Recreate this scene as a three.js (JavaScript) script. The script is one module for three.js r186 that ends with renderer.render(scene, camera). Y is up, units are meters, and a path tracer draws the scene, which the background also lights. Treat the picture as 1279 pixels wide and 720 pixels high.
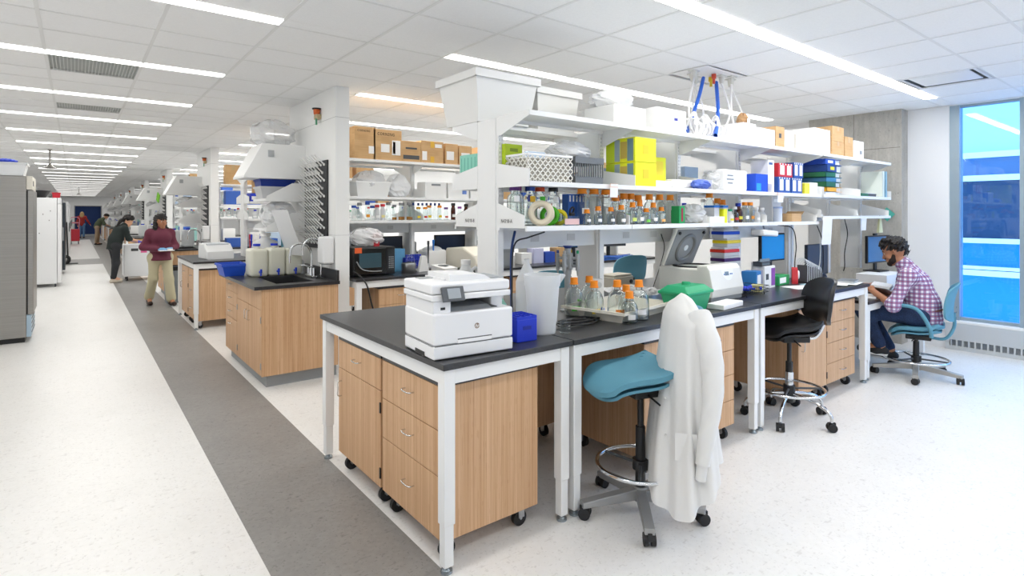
import * as THREE from 'three';
import { RoundedBoxGeometry } from 'three/addons/geometries/RoundedBoxGeometry.js';
import { mergeGeometries, toCreasedNormals } from 'three/addons/utils/BufferGeometryUtils.js';
import { RectAreaLightUniformsLib } from 'three/addons/lights/RectAreaLightUniformsLib.js';

// ------------------------------------------------------------ camera, sky, exposure
const scene = new THREE.Scene();
const CAMH = 1.555, FPX = 700.7, CX = 640, HZ = 267.5, YAW = Math.atan(545 / FPX);
const camera = new THREE.PerspectiveCamera(2 * Math.atan(360 / FPX) * 180 / Math.PI, 1279 / 720, 0.05, 200);
camera.position.set(0, CAMH, 0);
camera.lookAt(Math.sin(YAW), CAMH, -Math.cos(YAW));
camera.setViewOffset(1279, 720, -0.5, 92.5, 1279, 720);       // vertical lens shift keeps the uprights vertical
scene.add(camera);
const renderer = new THREE.WebGLRenderer({ antialias: true });
renderer.toneMapping = THREE.LinearToneMapping;
renderer.toneMappingExposure = 1.86;
renderer.shadowMap.enabled = true;
RectAreaLightUniformsLib.init();
scene.background = new THREE.Color(1.05, 1.38, 1.8);           // bright hazy blue daylight sky outside the window
const CEIL = 2.81, LAMP = 9.5, GLOW = 3.0, LAMPCOL = 0xfffdf9;

// ------------------------------------------------------------ numbers
function rng(seed) { let s = seed >>> 0; return () => { s = (s + 0x6D2B79F5) >>> 0; let t = s; t = Math.imul(t ^ (t >>> 15), t | 1); t ^= t + Math.imul(t ^ (t >>> 7), t | 61); return ((t ^ (t >>> 14)) >>> 0) / 4294967296; }; }
const PI = Math.PI, V = (x, y, z) => new THREE.Vector3(x, y, z);
const FW = [Math.sin(YAW), -Math.cos(YAW)], RT = [Math.cos(YAW), Math.sin(YAW)];
function proj(x, y, z) { const d = x * FW[0] + z * FW[1], l = x * RT[0] + z * RT[1]; return [CX + FPX * l / d, HZ - FPX * (y - CAMH) / d, d]; }
function rayOf(px, py) { const l = (px - CX) / FPX, u = (HZ - py) / FPX; return [FW[0] + l * RT[0], u, FW[1] + l * RT[1]]; }
function onY(px, py, h = 0) { const r = rayOf(px, py), d = (h - CAMH) / r[1]; return V(r[0] * d, h, r[2] * d); }
function onZ(px, py, z) { const r = rayOf(px, py), d = z / r[2]; return V(r[0] * d, CAMH + r[1] * d, z); }
function onX(px, py, x) { const r = rayOf(px, py), d = x / r[0]; return V(x, CAMH + r[1] * d, r[2] * d); }

// ------------------------------------------------------------ textures
function hash(i, j, s) { let n = Math.imul(i, 374761393) + Math.imul(j, 668265263) + Math.imul(s, 974711); n = Math.imul(n ^ (n >>> 13), 1274126177); return ((n ^ (n >>> 16)) >>> 0) / 4294967296; }
function vnoise(x, y, px, py, s) {                              // periodic value noise
  const i = Math.floor(x), j = Math.floor(y), fx = x - i, fy = y - j, u = fx * fx * (3 - 2 * fx), v = fy * fy * (3 - 2 * fy);
  const m = (a, p) => ((a % p) + p) % p, h = (a, b) => hash(m(a, px), m(b, py), s);
  return (h(i, j) * (1 - u) + h(i + 1, j) * u) * (1 - v) + (h(i, j + 1) * (1 - u) + h(i + 1, j + 1) * u) * v;
}
function dataTex(n, m, fn, sizeU, sizeV, srgb = true) {
  const a = new Uint8Array(n * m * 4);
  for (let j = 0; j < m; j++) for (let i = 0; i < n; i++) { const c = fn(i / n, j / m, i, j), o = 4 * (j * n + i); a[o] = c[0]; a[o + 1] = c[1]; a[o + 2] = c[2]; a[o + 3] = 255; }
  const t = new THREE.DataTexture(a, n, m, THREE.RGBAFormat); t.wrapS = t.wrapT = THREE.RepeatWrapping; t.magFilter = THREE.LinearFilter; t.minFilter = THREE.LinearMipmapLinearFilter; t.generateMipmaps = true;
  if (srgb) t.colorSpace = THREE.SRGBColorSpace; t.repeat.set(1 / sizeU, 1 / sizeV); t.needsUpdate = true; return t;
}
const cl = v => Math.max(0, Math.min(255, v));
function mixc(a, b, t) { return [a[0] + (b[0] - a[0]) * t, a[1] + (b[1] - a[1]) * t, a[2] + (b[2] - a[2]) * t].map(cl); }
const T = {};
T.wood = dataTex(512, 512, (u, v) => {
  let g = 0.45 * vnoise(u * 150, v * 3, 150, 3, 1) + 0.3 * vnoise(u * 64, v * 2, 64, 2, 2) + 0.25 * vnoise(u * 20, v * 1, 20, 1, 3);
  const p = vnoise(u * 210, v * 26, 210, 26, 4) > 0.83 ? 0.25 : 0; g = (g - 0.5) * 1.5 + 0.5 + p;
  return mixc([224, 187, 148], [193, 147, 106], g);
}, 0.62, 1.4);
function floorTex(base, dark, light, seed) {
  return dataTex(768, 768, (u, v) => {
    const a = vnoise(u * 8, v * 8, 8, 8, seed), b = vnoise(u * 90, v * 90, 90, 90, seed + 1), c = vnoise(u * 200, v * 200, 200, 200, seed + 2), d = vnoise(u * 60, v * 130, 60, 130, seed + 3);
    let o = mixc(base, light, 0.35 * a + 0.4 * b); if (c > 0.8) o = mixc(o, dark, (c - 0.8) * 3.2); if (d > 0.84) o = mixc(o, dark, (d - 0.84) * 3.4); return o;
  }, 1.6, 1.6);
}
T.floorW = floorTex([233, 232, 229], [202, 200, 196], [243, 242, 240], 11);
T.floorG = floorTex([136, 134, 131], [102, 100, 98], [156, 154, 151], 31);
T.concrete = dataTex(512, 512, (u, v) => {
  const a = vnoise(u * 5, v * 4, 5, 4, 51), b = vnoise(u * 18, v * 14, 18, 14, 52), c = vnoise(u * 90, v * 60, 90, 60, 53), d = vnoise(u * 60, v * 6, 60, 6, 54), e = vnoise(u * 120, v * 120, 120, 120, 55);
  let o = mixc([160, 157, 150], [206, 203, 195], 0.3 * a + 0.3 * b + 0.2 * c + 0.2 * d); if (e > 0.9) o = mixc(o, [88, 84, 78], (e - 0.9) * 6); return o;
}, 1.1, 1.5);
T.steel = dataTex(256, 256, (u, v) => { const g = vnoise(u * 2, v * 128, 2, 128, 61) * 0.6 + vnoise(u * 3, v * 40, 3, 40, 62) * 0.4; return mixc([150, 148, 144], [162, 160, 156], g); }, 0.9, 0.5);
T.tile = dataTex(256, 256, (u, v) => { const g = vnoise(u * 120, v * 120, 120, 120, 71), h = vnoise(u * 60, v * 60, 60, 60, 72); return mixc([247, 248, 248], [254, 255, 255], 0.6 * g + 0.4 * h); }, 0.61, 0.61);
T.epoxy = dataTex(256, 256, (u, v) => { const g = vnoise(u * 90, v * 90, 90, 90, 81); return mixc([44, 45, 48], [54, 55, 58], g); }, 0.7, 0.7);
T.card = dataTex(256, 256, (u, v) => { const g = vnoise(u * 4, v * 90, 4, 90, 91) * 0.5 + vnoise(u * 9, v * 9, 9, 9, 92) * 0.5; return mixc([196, 156, 108], [216, 178, 130], g); }, 0.5, 0.5);
T.weave = dataTex(128, 128, (u, v) => { const g = 0.5 + 0.25 * Math.sin(u * 2 * PI * 32) + 0.25 * Math.sin(v * 2 * PI * 32); return mixc([225, 225, 225], [255, 255, 255], g); }, 0.06, 0.06);
T.plaid = dataTex(128, 128, (u, v) => {
  const s = t => { const f = (t * 4) % 1; return f < 0.26 ? 2 : f < 0.42 ? 1 : f > 0.86 ? 1 : 0; }; const a = s(u), b = s(v), k = a + b;
  const w = [236, 232, 240]; let o = w; if (a) o = mixc(o, a === 2 ? [120, 42, 92] : [90, 82, 140], 0.52); if (b) o = mixc(o, b === 2 ? [132, 44, 88] : [80, 74, 140], 0.52); return o;
}, 0.16, 0.16);
T.denim = dataTex(128, 128, (u, v) => { const g = vnoise(u * 64, v * 64, 64, 64, 95) * 0.6 + vnoise(u * 6, v * 6, 6, 6, 96) * 0.4; return mixc([18, 32, 58], [48, 72, 112], g); }, 0.3, 0.3);

// ------------------------------------------------------------ materials
const MC = new Map();
function mat(hex, rough = 0.55, metal = 0, extra) {
  const key = [hex, rough, metal, extra ? JSON.stringify(extra) : ''].join('|'); if (MC.has(key)) return MC.get(key);
  const m = new THREE.MeshPhysicalMaterial({ color: hex, roughness: rough, metalness: metal, ...(extra || {}) }); MC.set(key, m); return m;
}
const texMat = (map, rough, extra) => new THREE.MeshPhysicalMaterial({ map, roughness: rough, ...(extra || {}) });
const M = {
  wood: texMat(T.wood, 0.5), floorW: texMat(T.floorW, 0.34), floorG: texMat(T.floorG, 0.36), concrete: texMat(T.concrete, 0.85), steel: texMat(T.steel, 0.34, { metalness: 0.85 }),
  tile: texMat(T.tile, 0.95), epoxy: texMat(T.epoxy, 0.3), card: texMat(T.card, 0.85), plaid: texMat(T.plaid, 0.9), denim: texMat(T.denim, 0.9),
  white: mat(0xf4f5f4, 0.45), wall: mat(0xf3f4f5, 0.7), paper: mat(0xf6f6f4, 0.8), cream: mat(0xe9e4d6, 0.5), grey: mat(0x8d9093, 0.5), dgrey: mat(0x4a4d50, 0.5), black: mat(0x17181a, 0.45), rubber: mat(0x1b1b1d, 0.6),
  chrome: mat(0xd9dbdd, 0.14, 1), alu: mat(0xb9bbbd, 0.35, 0.9), navy: mat(0x0c2f66, 0.7), teal: mat(0x5f9db0, 0.6), blue: mat(0x1535c8, 0.45), orange: mat(0xff971c, 0.45), green: mat(0x24a571, 0.5), yellow: mat(0xe6ea12, 0.5), red: mat(0xcf2a35, 0.5), purple: mat(0x5a2a78, 0.5),
  glass: new THREE.MeshPhysicalMaterial({ color: 0xf4f8f8, roughness: 0.03, transmission: 1, thickness: 0, ior: 1.45 }),
  wallGlass: new THREE.MeshPhysicalMaterial({ color: 0xf4f8f7, roughness: 0.02, transmission: 1, thickness: 0.003, ior: 1.47 }),
  milky: new THREE.MeshPhysicalMaterial({ color: 0xf3f5f6, roughness: 0.6, transmission: 0.45, thickness: 0 }),
  bag: new THREE.MeshPhysicalMaterial({ color: 0xfafbfc, roughness: 0.3, transmission: 0.42, thickness: 0, ior: 1.3 }),
  amber: new THREE.MeshPhysicalMaterial({ color: 0x6a2c0c, roughness: 0.08, transmission: 0.55, thickness: 0 }),
  screen: mat(0x1f5c8c, 0.25), screenDark: mat(0x16191d, 0.2), skin1: mat(0xb98163, 0.6), skin2: mat(0xb67f5e, 0.6), skin3: mat(0xd9a788, 0.6), hair: mat(0x161110, 0.55),
};
// ------------------------------------------------------------ geometry helpers
function xf(g, x = 0, y = 0, z = 0, rx = 0, ry = 0, rz = 0) { g.applyMatrix4(new THREE.Matrix4().compose(V(x, y, z), new THREE.Quaternion().setFromEuler(new THREE.Euler(rx, ry, rz, 'YXZ')), V(1, 1, 1))); return g; }
const bx = (w, h, d, x = 0, y = 0, z = 0, ry = 0, rx = 0, rz = 0) => xf(new THREE.BoxGeometry(w, h, d), x, y, z, rx, ry, rz);           // centre
const bb = (x0, x1, y0, y1, z0, z1) => bx(Math.abs(x1 - x0), Math.abs(y1 - y0), Math.abs(z1 - z0), (x0 + x1) / 2, (y0 + y1) / 2, (z0 + z1) / 2);
const rb = (w, h, d, x = 0, y = 0, z = 0, r = 0.006, ry = 0, rx = 0, rz = 0, seg = 2) => xf(new RoundedBoxGeometry(w, h, d, seg, Math.min(r, w / 2.01, h / 2.01, d / 2.01)), x, y, z, rx, ry, rz);
const rbb = (x0, x1, y0, y1, z0, z1, r) => rb(Math.abs(x1 - x0), Math.abs(y1 - y0), Math.abs(z1 - z0), (x0 + x1) / 2, (y0 + y1) / 2, (z0 + z1) / 2, r);
const cy = (r0, r1, h, x = 0, y = 0, z = 0, seg = 20, rx = 0, rz = 0, ry = 0) => xf(new THREE.CylinderGeometry(r1, r0, h, seg), x, y, z, rx, ry, rz);   // r0 bottom, r1 top, centre
const sp = (r, x, y, z, sx = 1, sy = 1, sz = 1, n = 14) => { const g = new THREE.SphereGeometry(r, n, Math.max(8, n * 0.7 | 0)); g.scale(sx, sy, sz); return xf(g, x, y, z); };
const lathe = (pts, x = 0, y = 0, z = 0, seg = 22) => xf(new THREE.LatheGeometry(pts.map(p => new THREE.Vector2(Math.max(p[0], 1e-4), p[1])), seg), x, y, z);
const tube = (pts, r, seg = 24, rs = 7, closed = false) => new THREE.TubeGeometry(new THREE.CatmullRomCurve3(pts.map(p => p.isVector3 ? p : V(...p)), closed), seg, r, rs, closed);
const torus = (R, r, x, y, z, rx = PI / 2, ry = 0, n = 36) => xf(new THREE.TorusGeometry(R, r, 8, n), x, y, z, rx, ry, 0);
function prism(pts, depth, x = 0, y = 0, z = 0, ry = 0, rx = 0, bevel = 0) {             // outline in xy, thickness centred on z
  const s = new THREE.Shape(pts.map(p => new THREE.Vector2(p[0], p[1])));
  const g = new THREE.ExtrudeGeometry(s, { depth: depth - 2 * bevel, bevelEnabled: bevel > 0, bevelSize: bevel, bevelThickness: bevel, bevelSegments: 2, steps: 1, curveSegments: 10 });
  g.translate(0, 0, -(depth - 2 * bevel) / 2); return xf(g, x, y, z, rx, ry, 0);
}
function taper(w0, d0, w1, d1, h, x = 0, y = 0, z = 0, ry = 0) {                              // tapered block, base at y
  const g = new RoundedBoxGeometry(1, 1, 1, 2, 0.06), p = g.attributes.position;
  for (let i = 0; i < p.count; i++) { const t = p.getY(i) + 0.5; p.setXYZ(i, p.getX(i) * (w0 + (w1 - w0) * t), t * h, p.getZ(i) * (d0 + (d1 - d0) * t)); }
  g.computeVertexNormals(); return xf(g, x, y, z, 0, ry, 0);
}
function openBin(w, d, h, flare = 0.02, rim = 0.02, t = 0.006, wb) {                          // open-topped bin: floor, four leaning walls, rim; base at y = 0
  const out = [], W1 = w, D1 = d, W0 = w - 2 * flare, D0 = d - 2 * flare;
  const quadWall = (a0, a1, b0, b1) => { // a: bottom pts, b: top pts (outer), thickness inward
    const c = V((a0.x + a1.x + b0.x + b1.x) / 4, 0, (a0.z + a1.z + b0.z + b1.z) / 4), k = Math.hypot(c.x, c.z), ix = -c.x / k * t, iz = -c.z / k * t, vs = [], o = [a0, a1, b1, b0];
    for (const p of o) vs.push(p.x, p.y, p.z); for (const p of o) vs.push(p.x + ix, p.y, p.z + iz);
    const g = new THREE.BufferGeometry(); g.setAttribute('position', new THREE.Float32BufferAttribute(vs, 3)); g.setIndex([0, 1, 2, 0, 2, 3, 4, 6, 5, 4, 7, 6, 0, 4, 5, 0, 5, 1, 3, 2, 6, 3, 6, 7]);
    const n = g.toNonIndexed(); n.computeVertexNormals(); n.setAttribute('uv', new THREE.Float32BufferAttribute(new Float32Array(n.attributes.position.count * 2), 2)); out.push(n);
  };
  const P = (sx, sz, top) => V(sx * (top ? W1 : W0) / 2, top ? h : 0, sz * (top ? D1 : D0) / 2);
  quadWall(P(-1, 1, 0), P(1, 1, 0), P(-1, 1, 1), P(1, 1, 1)); quadWall(P(1, -1, 0), P(-1, -1, 0), P(1, -1, 1), P(-1, -1, 1));
  quadWall(P(-1, -1, 0), P(-1, 1, 0), P(-1, -1, 1), P(-1, 1, 1)); quadWall(P(1, 1, 0), P(1, -1, 0), P(1, 1, 1), P(1, -1, 1));
  out.push(bx(W0, t, D0, 0, t / 2, 0));
  if (rim) { const r = rim; out.push(rb(W1 + 2 * r * 0.7, r, r, 0, h - r / 2 + 0.001, D1 / 2 + r * 0.2, r * 0.3), rb(W1 + 2 * r * 0.7, r, r, 0, h - r / 2 + 0.001, -D1 / 2 - r * 0.2, r * 0.3), rb(r, r, D1 + r, W1 / 2 + r * 0.2, h - r / 2 + 0.001, 0, r * 0.3), rb(r, r, D1 + r, -W1 / 2 - r * 0.2, h - r / 2 + 0.001, 0, r * 0.3)); }
  return out;
}
function flat(g) { return g.index ? g.toNonIndexed() : g; }
function merge(list) { const a = (Array.isArray(list) ? list : [list]).map(flat); for (const g of a) for (const k of Object.keys(g.attributes)) if (!['position', 'normal', 'uv'].includes(k)) g.deleteAttribute(k); for (const g of a) g.morphAttributes = {}; return a.length === 1 ? a[0] : mergeGeometries(a, false); }
function boxUV(g) {                                              // uv in metres by dominant normal
  const p = g.attributes.position, n = g.attributes.normal, uv = new Float32Array(p.count * 2);
  for (let i = 0; i < p.count; i++) { const ax = Math.abs(n.getX(i)), ay = Math.abs(n.getY(i)), az = Math.abs(n.getZ(i)); let u, v; if (ay > ax && ay > az) { u = p.getX(i); v = p.getZ(i); } else if (ax > az) { u = p.getZ(i); v = p.getY(i); } else { u = p.getX(i); v = p.getY(i); } uv[2 * i] = u; uv[2 * i + 1] = v; }
  g.setAttribute('uv', new THREE.BufferAttribute(uv, 2)); return g;
}
// ------------------------------------------------------------ object helpers
const used = new Map();
function numbered(n) { const k = used.get(n) || 0; used.set(n, k + 1); return k ? n + '_' + String(k).padStart(3, '0') : n; }
function obj(name, geoms, material, parent = scene, keepUV = false) {
  const g = merge(geoms); if (!keepUV) boxUV(g);
  const m = new THREE.Mesh(g, material); m.name = parent === scene ? numbered(name) : name; m.castShadow = m.receiveShadow = true; parent.add(m); return m;
}
function tag(o, label, category, group) { o.userData.label = label; o.userData.category = category; if (group) o.userData.group = group; return o; }
function thing(name, label, category, [x, y, z] = [0, 0, 0], turn = 0, group) {
  const o = new THREE.Group(); o.name = numbered(name); o.position.set(x, y, z); o.rotation.y = turn; scene.add(o); return tag(o, label, category, group);
}
function struct(name, geoms, material, parent = scene) { const m = obj(name, geoms, material, parent); if (parent === scene) m.userData.kind = 'structure'; return m; }
function dup(o, [x, y, z], turn, label, group) { const c = o.clone(); c.name = numbered(o.name.replace(/_\d{3}$/, '')); c.userData = { ...o.userData }; c.position.set(x, y, z); if (turn !== undefined) c.rotation.y = turn; if (label) c.userData.label = label; if (group) c.userData.group = group; scene.add(c); return c; }
function canvasTex(w, h, draw) { const c = document.createElement('canvas'); c.width = w; c.height = h; const x = c.getContext('2d'); draw(x, w, h); const t = new THREE.CanvasTexture(c); t.colorSpace = THREE.SRGBColorSpace; return t; }
function print(name, w, h, tex, pos, ry, parent, rx = 0, rough = 0.6) {                          // a flat printed sheet standing upright, facing +z before turning
  const g = xf(new THREE.PlaneGeometry(w, h), pos[0], pos[1], pos[2], rx, ry, 0); return obj(name, g, tex.isMaterial ? tex : texMat(tex, rough), parent, true);
}

// ------------------------------------------------------------ room shell
const XL = -1.45, XR = 7.97, ZF = -50.5, ZN = 3.2;
const floor = struct('floor', bb(XL - 0.2, XR + 0.3, -0.15, 0, ZF - 0.2, ZN + 0.2), M.floorW);
const STRIPE0 = 0.66, STRIPE1 = 1.262;
obj('grey_floor_strip', bb(STRIPE0, STRIPE1, -0.01, 0.0012, ZF, ZN), M.floorG, floor);
for (const [a, b] of [[-24.3, -21.7], [-50.4, -42.9]]) obj('grey_floor_band', bb(XL, STRIPE0, -0.01, 0.0012, a, b), M.floorG, floor);
struct('wall_left', bb(XL - 0.15, XL, 0, CEIL + 0.3, ZF, ZN), M.wall);
struct('wall_near', bb(XL - 0.15, XR + 0.2, 0, CEIL + 0.3, ZN, ZN + 0.15), M.wall);
// far wall with its wide opening onto a navy wall
{
  const ox0 = -0.05, ox1 = 1.42, oy = 2.1;
  const w = struct('wall_far', [bb(XL, ox0, 0, CEIL + 0.3, ZF, ZF + 0.15), bb(ox1, XR, 0, CEIL + 0.3, ZF, ZF + 0.15), bb(ox0, ox1, oy, CEIL + 0.3, ZF, ZF + 0.15)], M.wall);
  obj('opening_frame', [bb(ox0 - 0.05, ox0, 0, oy + 0.05, ZF + 0.14, ZF + 0.17), bb(ox1, ox1 + 0.05, 0, oy + 0.05, ZF + 0.14, ZF + 0.17), bb(ox0, ox1, oy, oy + 0.05, ZF + 0.14, ZF + 0.17)], M.grey, w);
  struct('wall_navy', bb(ox0 - 0.3, ox1 + 0.3, 0, oy + 0.3, ZF - 0.1, ZF - 0.01), M.navy);
  struct('baseboard_far', bb(ox0 - 0.3, ox1 + 0.3, 0, 0.1, ZF - 0.01, ZF + 0.005), mat(0xb9bcbe, 0.6));
}
// window wall: sill height wall with heater grille, piers, glazing
const SILL = 0.335, mull = mat(0x9fb0ba, 0.4, 0.3);
{
  const z0 = -2.02, z1 = ZN;
  const w = struct('wall_right', [bb(XR, XR + 0.22, 0, SILL - 0.02, -2.05, ZN), bb(XR, XR + 0.22, 0, CEIL + 0.3, ZF, -2.02), bb(XR, XR + 0.22, CEIL - 0.005, CEIL + 0.3, z0, z1)], M.wall);
  const s = struct('trim_sill', rbb(XR - 0.03, XR + 0.2, SILL - 0.03, SILL, -2.05, ZN, 0.006), M.white);
  const fr = struct('window_1', [bb(XR + 0.02, XR + 0.16, SILL, CEIL, -2.02, -1.93), ...[-1.41, -0.25, 0.95, 2.1].map(z => bb(XR + 0.02, XR + 0.16, SILL, CEIL, z, z + 0.085)), bb(XR + 0.05, XR + 0.13, SILL, SILL + 0.035, -1.93, ZN), bb(XR + 0.05, XR + 0.13, CEIL - 0.03, CEIL, -1.93, ZN)], mull);
  for (const [a, b] of [[-1.93, -1.41], [-1.325, -0.25], [-0.165, 0.95], [1.035, 2.1], [2.185, ZN]]) obj('pane', bb(XR + 0.085, XR + 0.093, SILL + 0.035, CEIL - 0.03, a, b), new THREE.MeshPhysicalMaterial({ color: 0xd5ecff, roughness: 0.02, transmission: 1, thickness: 0, ior: 1.45 }), fr);
  const cover = thing('heater_cover', 'pale grey metal heater cover with square vents below the window sill', 'heater', [XR - 0.03, 0, -2.0]);
  const gl = []; const cells = []; const N = 62, pit = 0.056, y0 = 0.045, y1 = 0.115;
  gl.push(bb(-0.001, 0.028, y1, SILL - 0.03, -0.05, N * pit + 0.3), bb(-0.001, 0.028, 0, y0, -0.05, N * pit + 0.3));
  for (let i = 0; i <= N; i++) gl.push(bb(-0.001, 0.028, y0, y1, i * pit - 0.008, i * pit + 0.008));
  gl.push(bb(-0.001, 0.028, y0, y1, -0.05, 0), bb(-0.001, 0.028, y0, y1, N * pit, N * pit + 0.3));
  obj('front_panel', gl, mat(0xc6cbce, 0.5), cover); obj('duct_back', bb(0.0285, 0.0295, y0 - 0.01, y1 + 0.01, -0.05, N * pit + 0.2), mat(0x8b9196, 0.6), cover);
}
// concrete column beside the window
{
  const c = struct('concrete_column', bb(7.77, XR - 0.002, 0, CEIL + 0.1, -2.43, -3.5), M.concrete);
  obj('form_joint', [bb(7.7692, 7.7712, 2.353, 2.359, -2.43, -3.5), bb(7.7692, 7.7712, 2.36, CEIL, -2.955, -2.95)], mat(0x77736b, 0.9), c);
  obj('chamfer', [bb(7.768, 7.79, 0, CEIL, -2.428, -2.445)], M.concrete, c);
}
// ------------------------------------------------------------ ceiling: grid, tiles, lights
const SLOTW = 0.135, PER = 1.803, N0 = -1.952, XG = 0.627, X0 = 1.065;
{
  const c = struct('ceiling', bb(XL - 0.2, XR + 0.3, CEIL + 0.16, CEIL + 0.3, ZF, ZN + 0.2), M.wall);
  const tee = mat(0xeeefee, 0.6), zs = [];
  for (let k = -2; k < 27; k++) { const n = N0 - PER * k; zs.push([n, n - SLOTW, 'slot', k], [n - SLOTW, n - SLOTW - 0.61, 'tile', k], [n - SLOTW - 0.61, n - PER + 0.61, 'infill', k], [n - PER + 0.61, n - PER, 'tile2', k]); }
  const xs = []; for (let i = -5; i <= 12; i++) { const a = X0 + XG * i, b = a + XG; if (b > XL + 0.03 && a < XR - 0.03) xs.push([Math.max(a, XL), Math.min(b, XR), i]); }
  const tg = new Map(), cand = [], rest = [];
  const inLight = i => (i >= -3 && i <= -1) || (i >= 2 && i <= 9);
  for (const [zn, zf, kind, k] of zs) for (const [a, b, i] of xs) {
    if (zn > ZN || zf < ZF) continue; if (kind === 'slot' && inLight(i)) continue;
    if (i === -2 && kind === 'tile' && (k === 2)) continue; if (i === -2 && kind === 'infill' && k === 3) continue;          // air grilles
    if (i === 8 && kind === 'tile2' && k === -1) continue; if (i === 5 && kind === 'infill' && k === 0) continue;
    const pn = [[a, zn], [b, zn], [a, zf], [b, zf]].map(q => proj(q[0], CEIL, q[1]));
    let area = 0, small = 0; if (pn.every(q => q[2] > 0.4)) { const X = pn.map(q => q[0]), Y = pn.map(q => q[1]); const x0 = Math.max(0, Math.min(...X)), x1 = Math.min(1279, Math.max(...X)), y0 = Math.max(0, Math.min(...Y)), y1 = Math.min(720, Math.max(...Y)); if (x1 > x0 && y1 > y0) area = (x1 - x0) * (y1 - y0); small = Math.min(x1 - x0, y1 - y0); }
    cand.push({ a, b, zn, zf, area: small > 4 ? area : 0 });
  }
  cand.sort((p, q) => q.area - p.area);
  const gap = 0.004;
  cand.forEach((t, n) => {
    const w = t.b - t.a - gap, d = t.zn - t.zf - gap; 
    if (n < 290 && t.area > 90) {
      const key = w.toFixed(3) + d.toFixed(3); if (!tg.has(key)) { const g = bx(w, 0.016, d); boxUV(g); tg.set(key, g); }
      const m = new THREE.Mesh(tg.get(key), M.tile); m.name = 'ceiling_tile'; m.position.set((t.a + t.b) / 2, CEIL + 0.008 + 0.002, (t.zn + t.zf) / 2); m.castShadow = m.receiveShadow = true; c.add(m);
    } else rest.push(bx(w, 0.016, d, (t.a + t.b) / 2, CEIL + 0.01, (t.zn + t.zf) / 2));
  });
  obj('ceiling_tiles_beyond', rest, M.tile, c).userData.kind = 'stuff';
  for (const [a, b, i] of xs) obj('grid_tee', bb(a - 0.011, a + 0.011, CEIL - 0.0015, CEIL + 0.02, ZF, ZN), tee, c);
  const zt = new Set(); for (const [zn, zf, kind] of zs) if (zn < ZN && zf > ZF && kind !== 'slot') zt.add(zn);
  let q = 0; const farT = [];
  for (const z of zt) { const g = bb(XL, XR, CEIL - 0.0012, CEIL + 0.019, z - 0.009, z + 0.009); if (z > -14) obj('grid_tee', g, tee, c); else farT.push(g); }
  obj('grid_tees_beyond', farT, tee, c).userData.kind = 'stuff';
}
const glowM = new THREE.MeshStandardMaterial({ color: 0xffffff, emissive: LAMPCOL, emissiveIntensity: GLOW, roughness: 0.6 });
const glowFar = new THREE.MeshStandardMaterial({ color: 0xffffff, emissive: LAMPCOL, emissiveIntensity: 1.0, roughness: 0.6 });   // the far half of the corridor runs dimmed
function stripLight(x0, x1, k, label, group) {
  const n = N0 - PER * k, zc = n - SLOTW / 2; if (zc - SLOTW < ZF || zc > ZN - 0.1) return;
  const t = thing('strip_light', label, 'light', [(x0 + x1) / 2, CEIL, zc], 0, group), L = x1 - x0;
  obj('housing', [bb(-L / 2, L / 2, 0.004, 0.09, -SLOTW / 2, -SLOTW / 2 + 0.012), bb(-L / 2, L / 2, 0.004, 0.09, SLOTW / 2 - 0.012, SLOTW / 2), bb(-L / 2, L / 2, 0.09, 0.1, -SLOTW / 2, SLOTW / 2), bb(-L / 2, -L / 2 + 0.008, 0.004, 0.09, -SLOTW / 2, SLOTW / 2), bb(L / 2 - 0.008, L / 2, 0.004, 0.09, -SLOTW / 2, SLOTW / 2)], mat(0xf4f4f2, 0.5), t);
  obj('diffuser', bb(-L / 2 + 0.008, L / 2 - 0.008, -0.005, 0.004, -SLOTW / 2 + 0.012, SLOTW / 2 - 0.012), k > 10 ? glowFar : glowM, t);
  const l = new THREE.RectAreaLight(LAMPCOL, k > 10 ? LAMP * 0.65 : LAMP, L - 0.03, SLOTW - 0.03); l.name = 'lamp_light'; l.position.set(0, -0.007, 0); l.rotation.x = -PI / 2; l.castShadow = true; t.add(l);
}
for (let k = -2; k < 27; k++) stripLight(X0 - 3 * XG, X0, k, 'short white strip light in the ceiling above the corridor', 'strip lights above the corridor');
for (let k = -2; k < 27; k += 1) { if (k > 12 && k % 2) continue; stripLight(X0 + 2 * XG, X0 + 10 * XG, k, 'long white strip light in the ceiling above the benches', 'strip lights above the benches'); }
// air grilles in the ceiling
for (const [x0, x1, z0, z1] of [[X0 - 2 * XG, X0 - XG, N0 - PER * 2 - SLOTW, N0 - PER * 2 - SLOTW - 0.61], [X0 - 2 * XG, X0 - XG, N0 - PER * 3 - SLOTW - 0.61, N0 - PER * 4 + 0.61]]) {
  const t = thing('air_grille', 'grey ridged return air grille set in the corridor ceiling between strip lights', 'vent', [(x0 + x1) / 2, CEIL, (z0 + z1) / 2], 0, 'corridor air grilles'); const w = x1 - x0, d = z0 - z1;
  obj('backing', bb(-w / 2 + 0.004, w / 2 - 0.004, 0.016, 0.02, -d / 2 + 0.004, d / 2 - 0.004), mat(0xbfc3c1, 0.7), t);
  const n = 26; for (let i = 0; i < n; i++) obj('vane', bx(0.006, 0.014, d - 0.03, -w / 2 + (i + 0.5) * w / n, 0.008, 0), mat(0xd9dcda, 0.5), t);
  obj('frame', [bx(w - 0.006, 0.012, 0.014, 0, 0.008, d / 2 - 0.011), bx(w - 0.006, 0.012, 0.014, 0, 0.008, -d / 2 + 0.011)], mat(0xdedfdd, 0.5), t);
}
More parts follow.
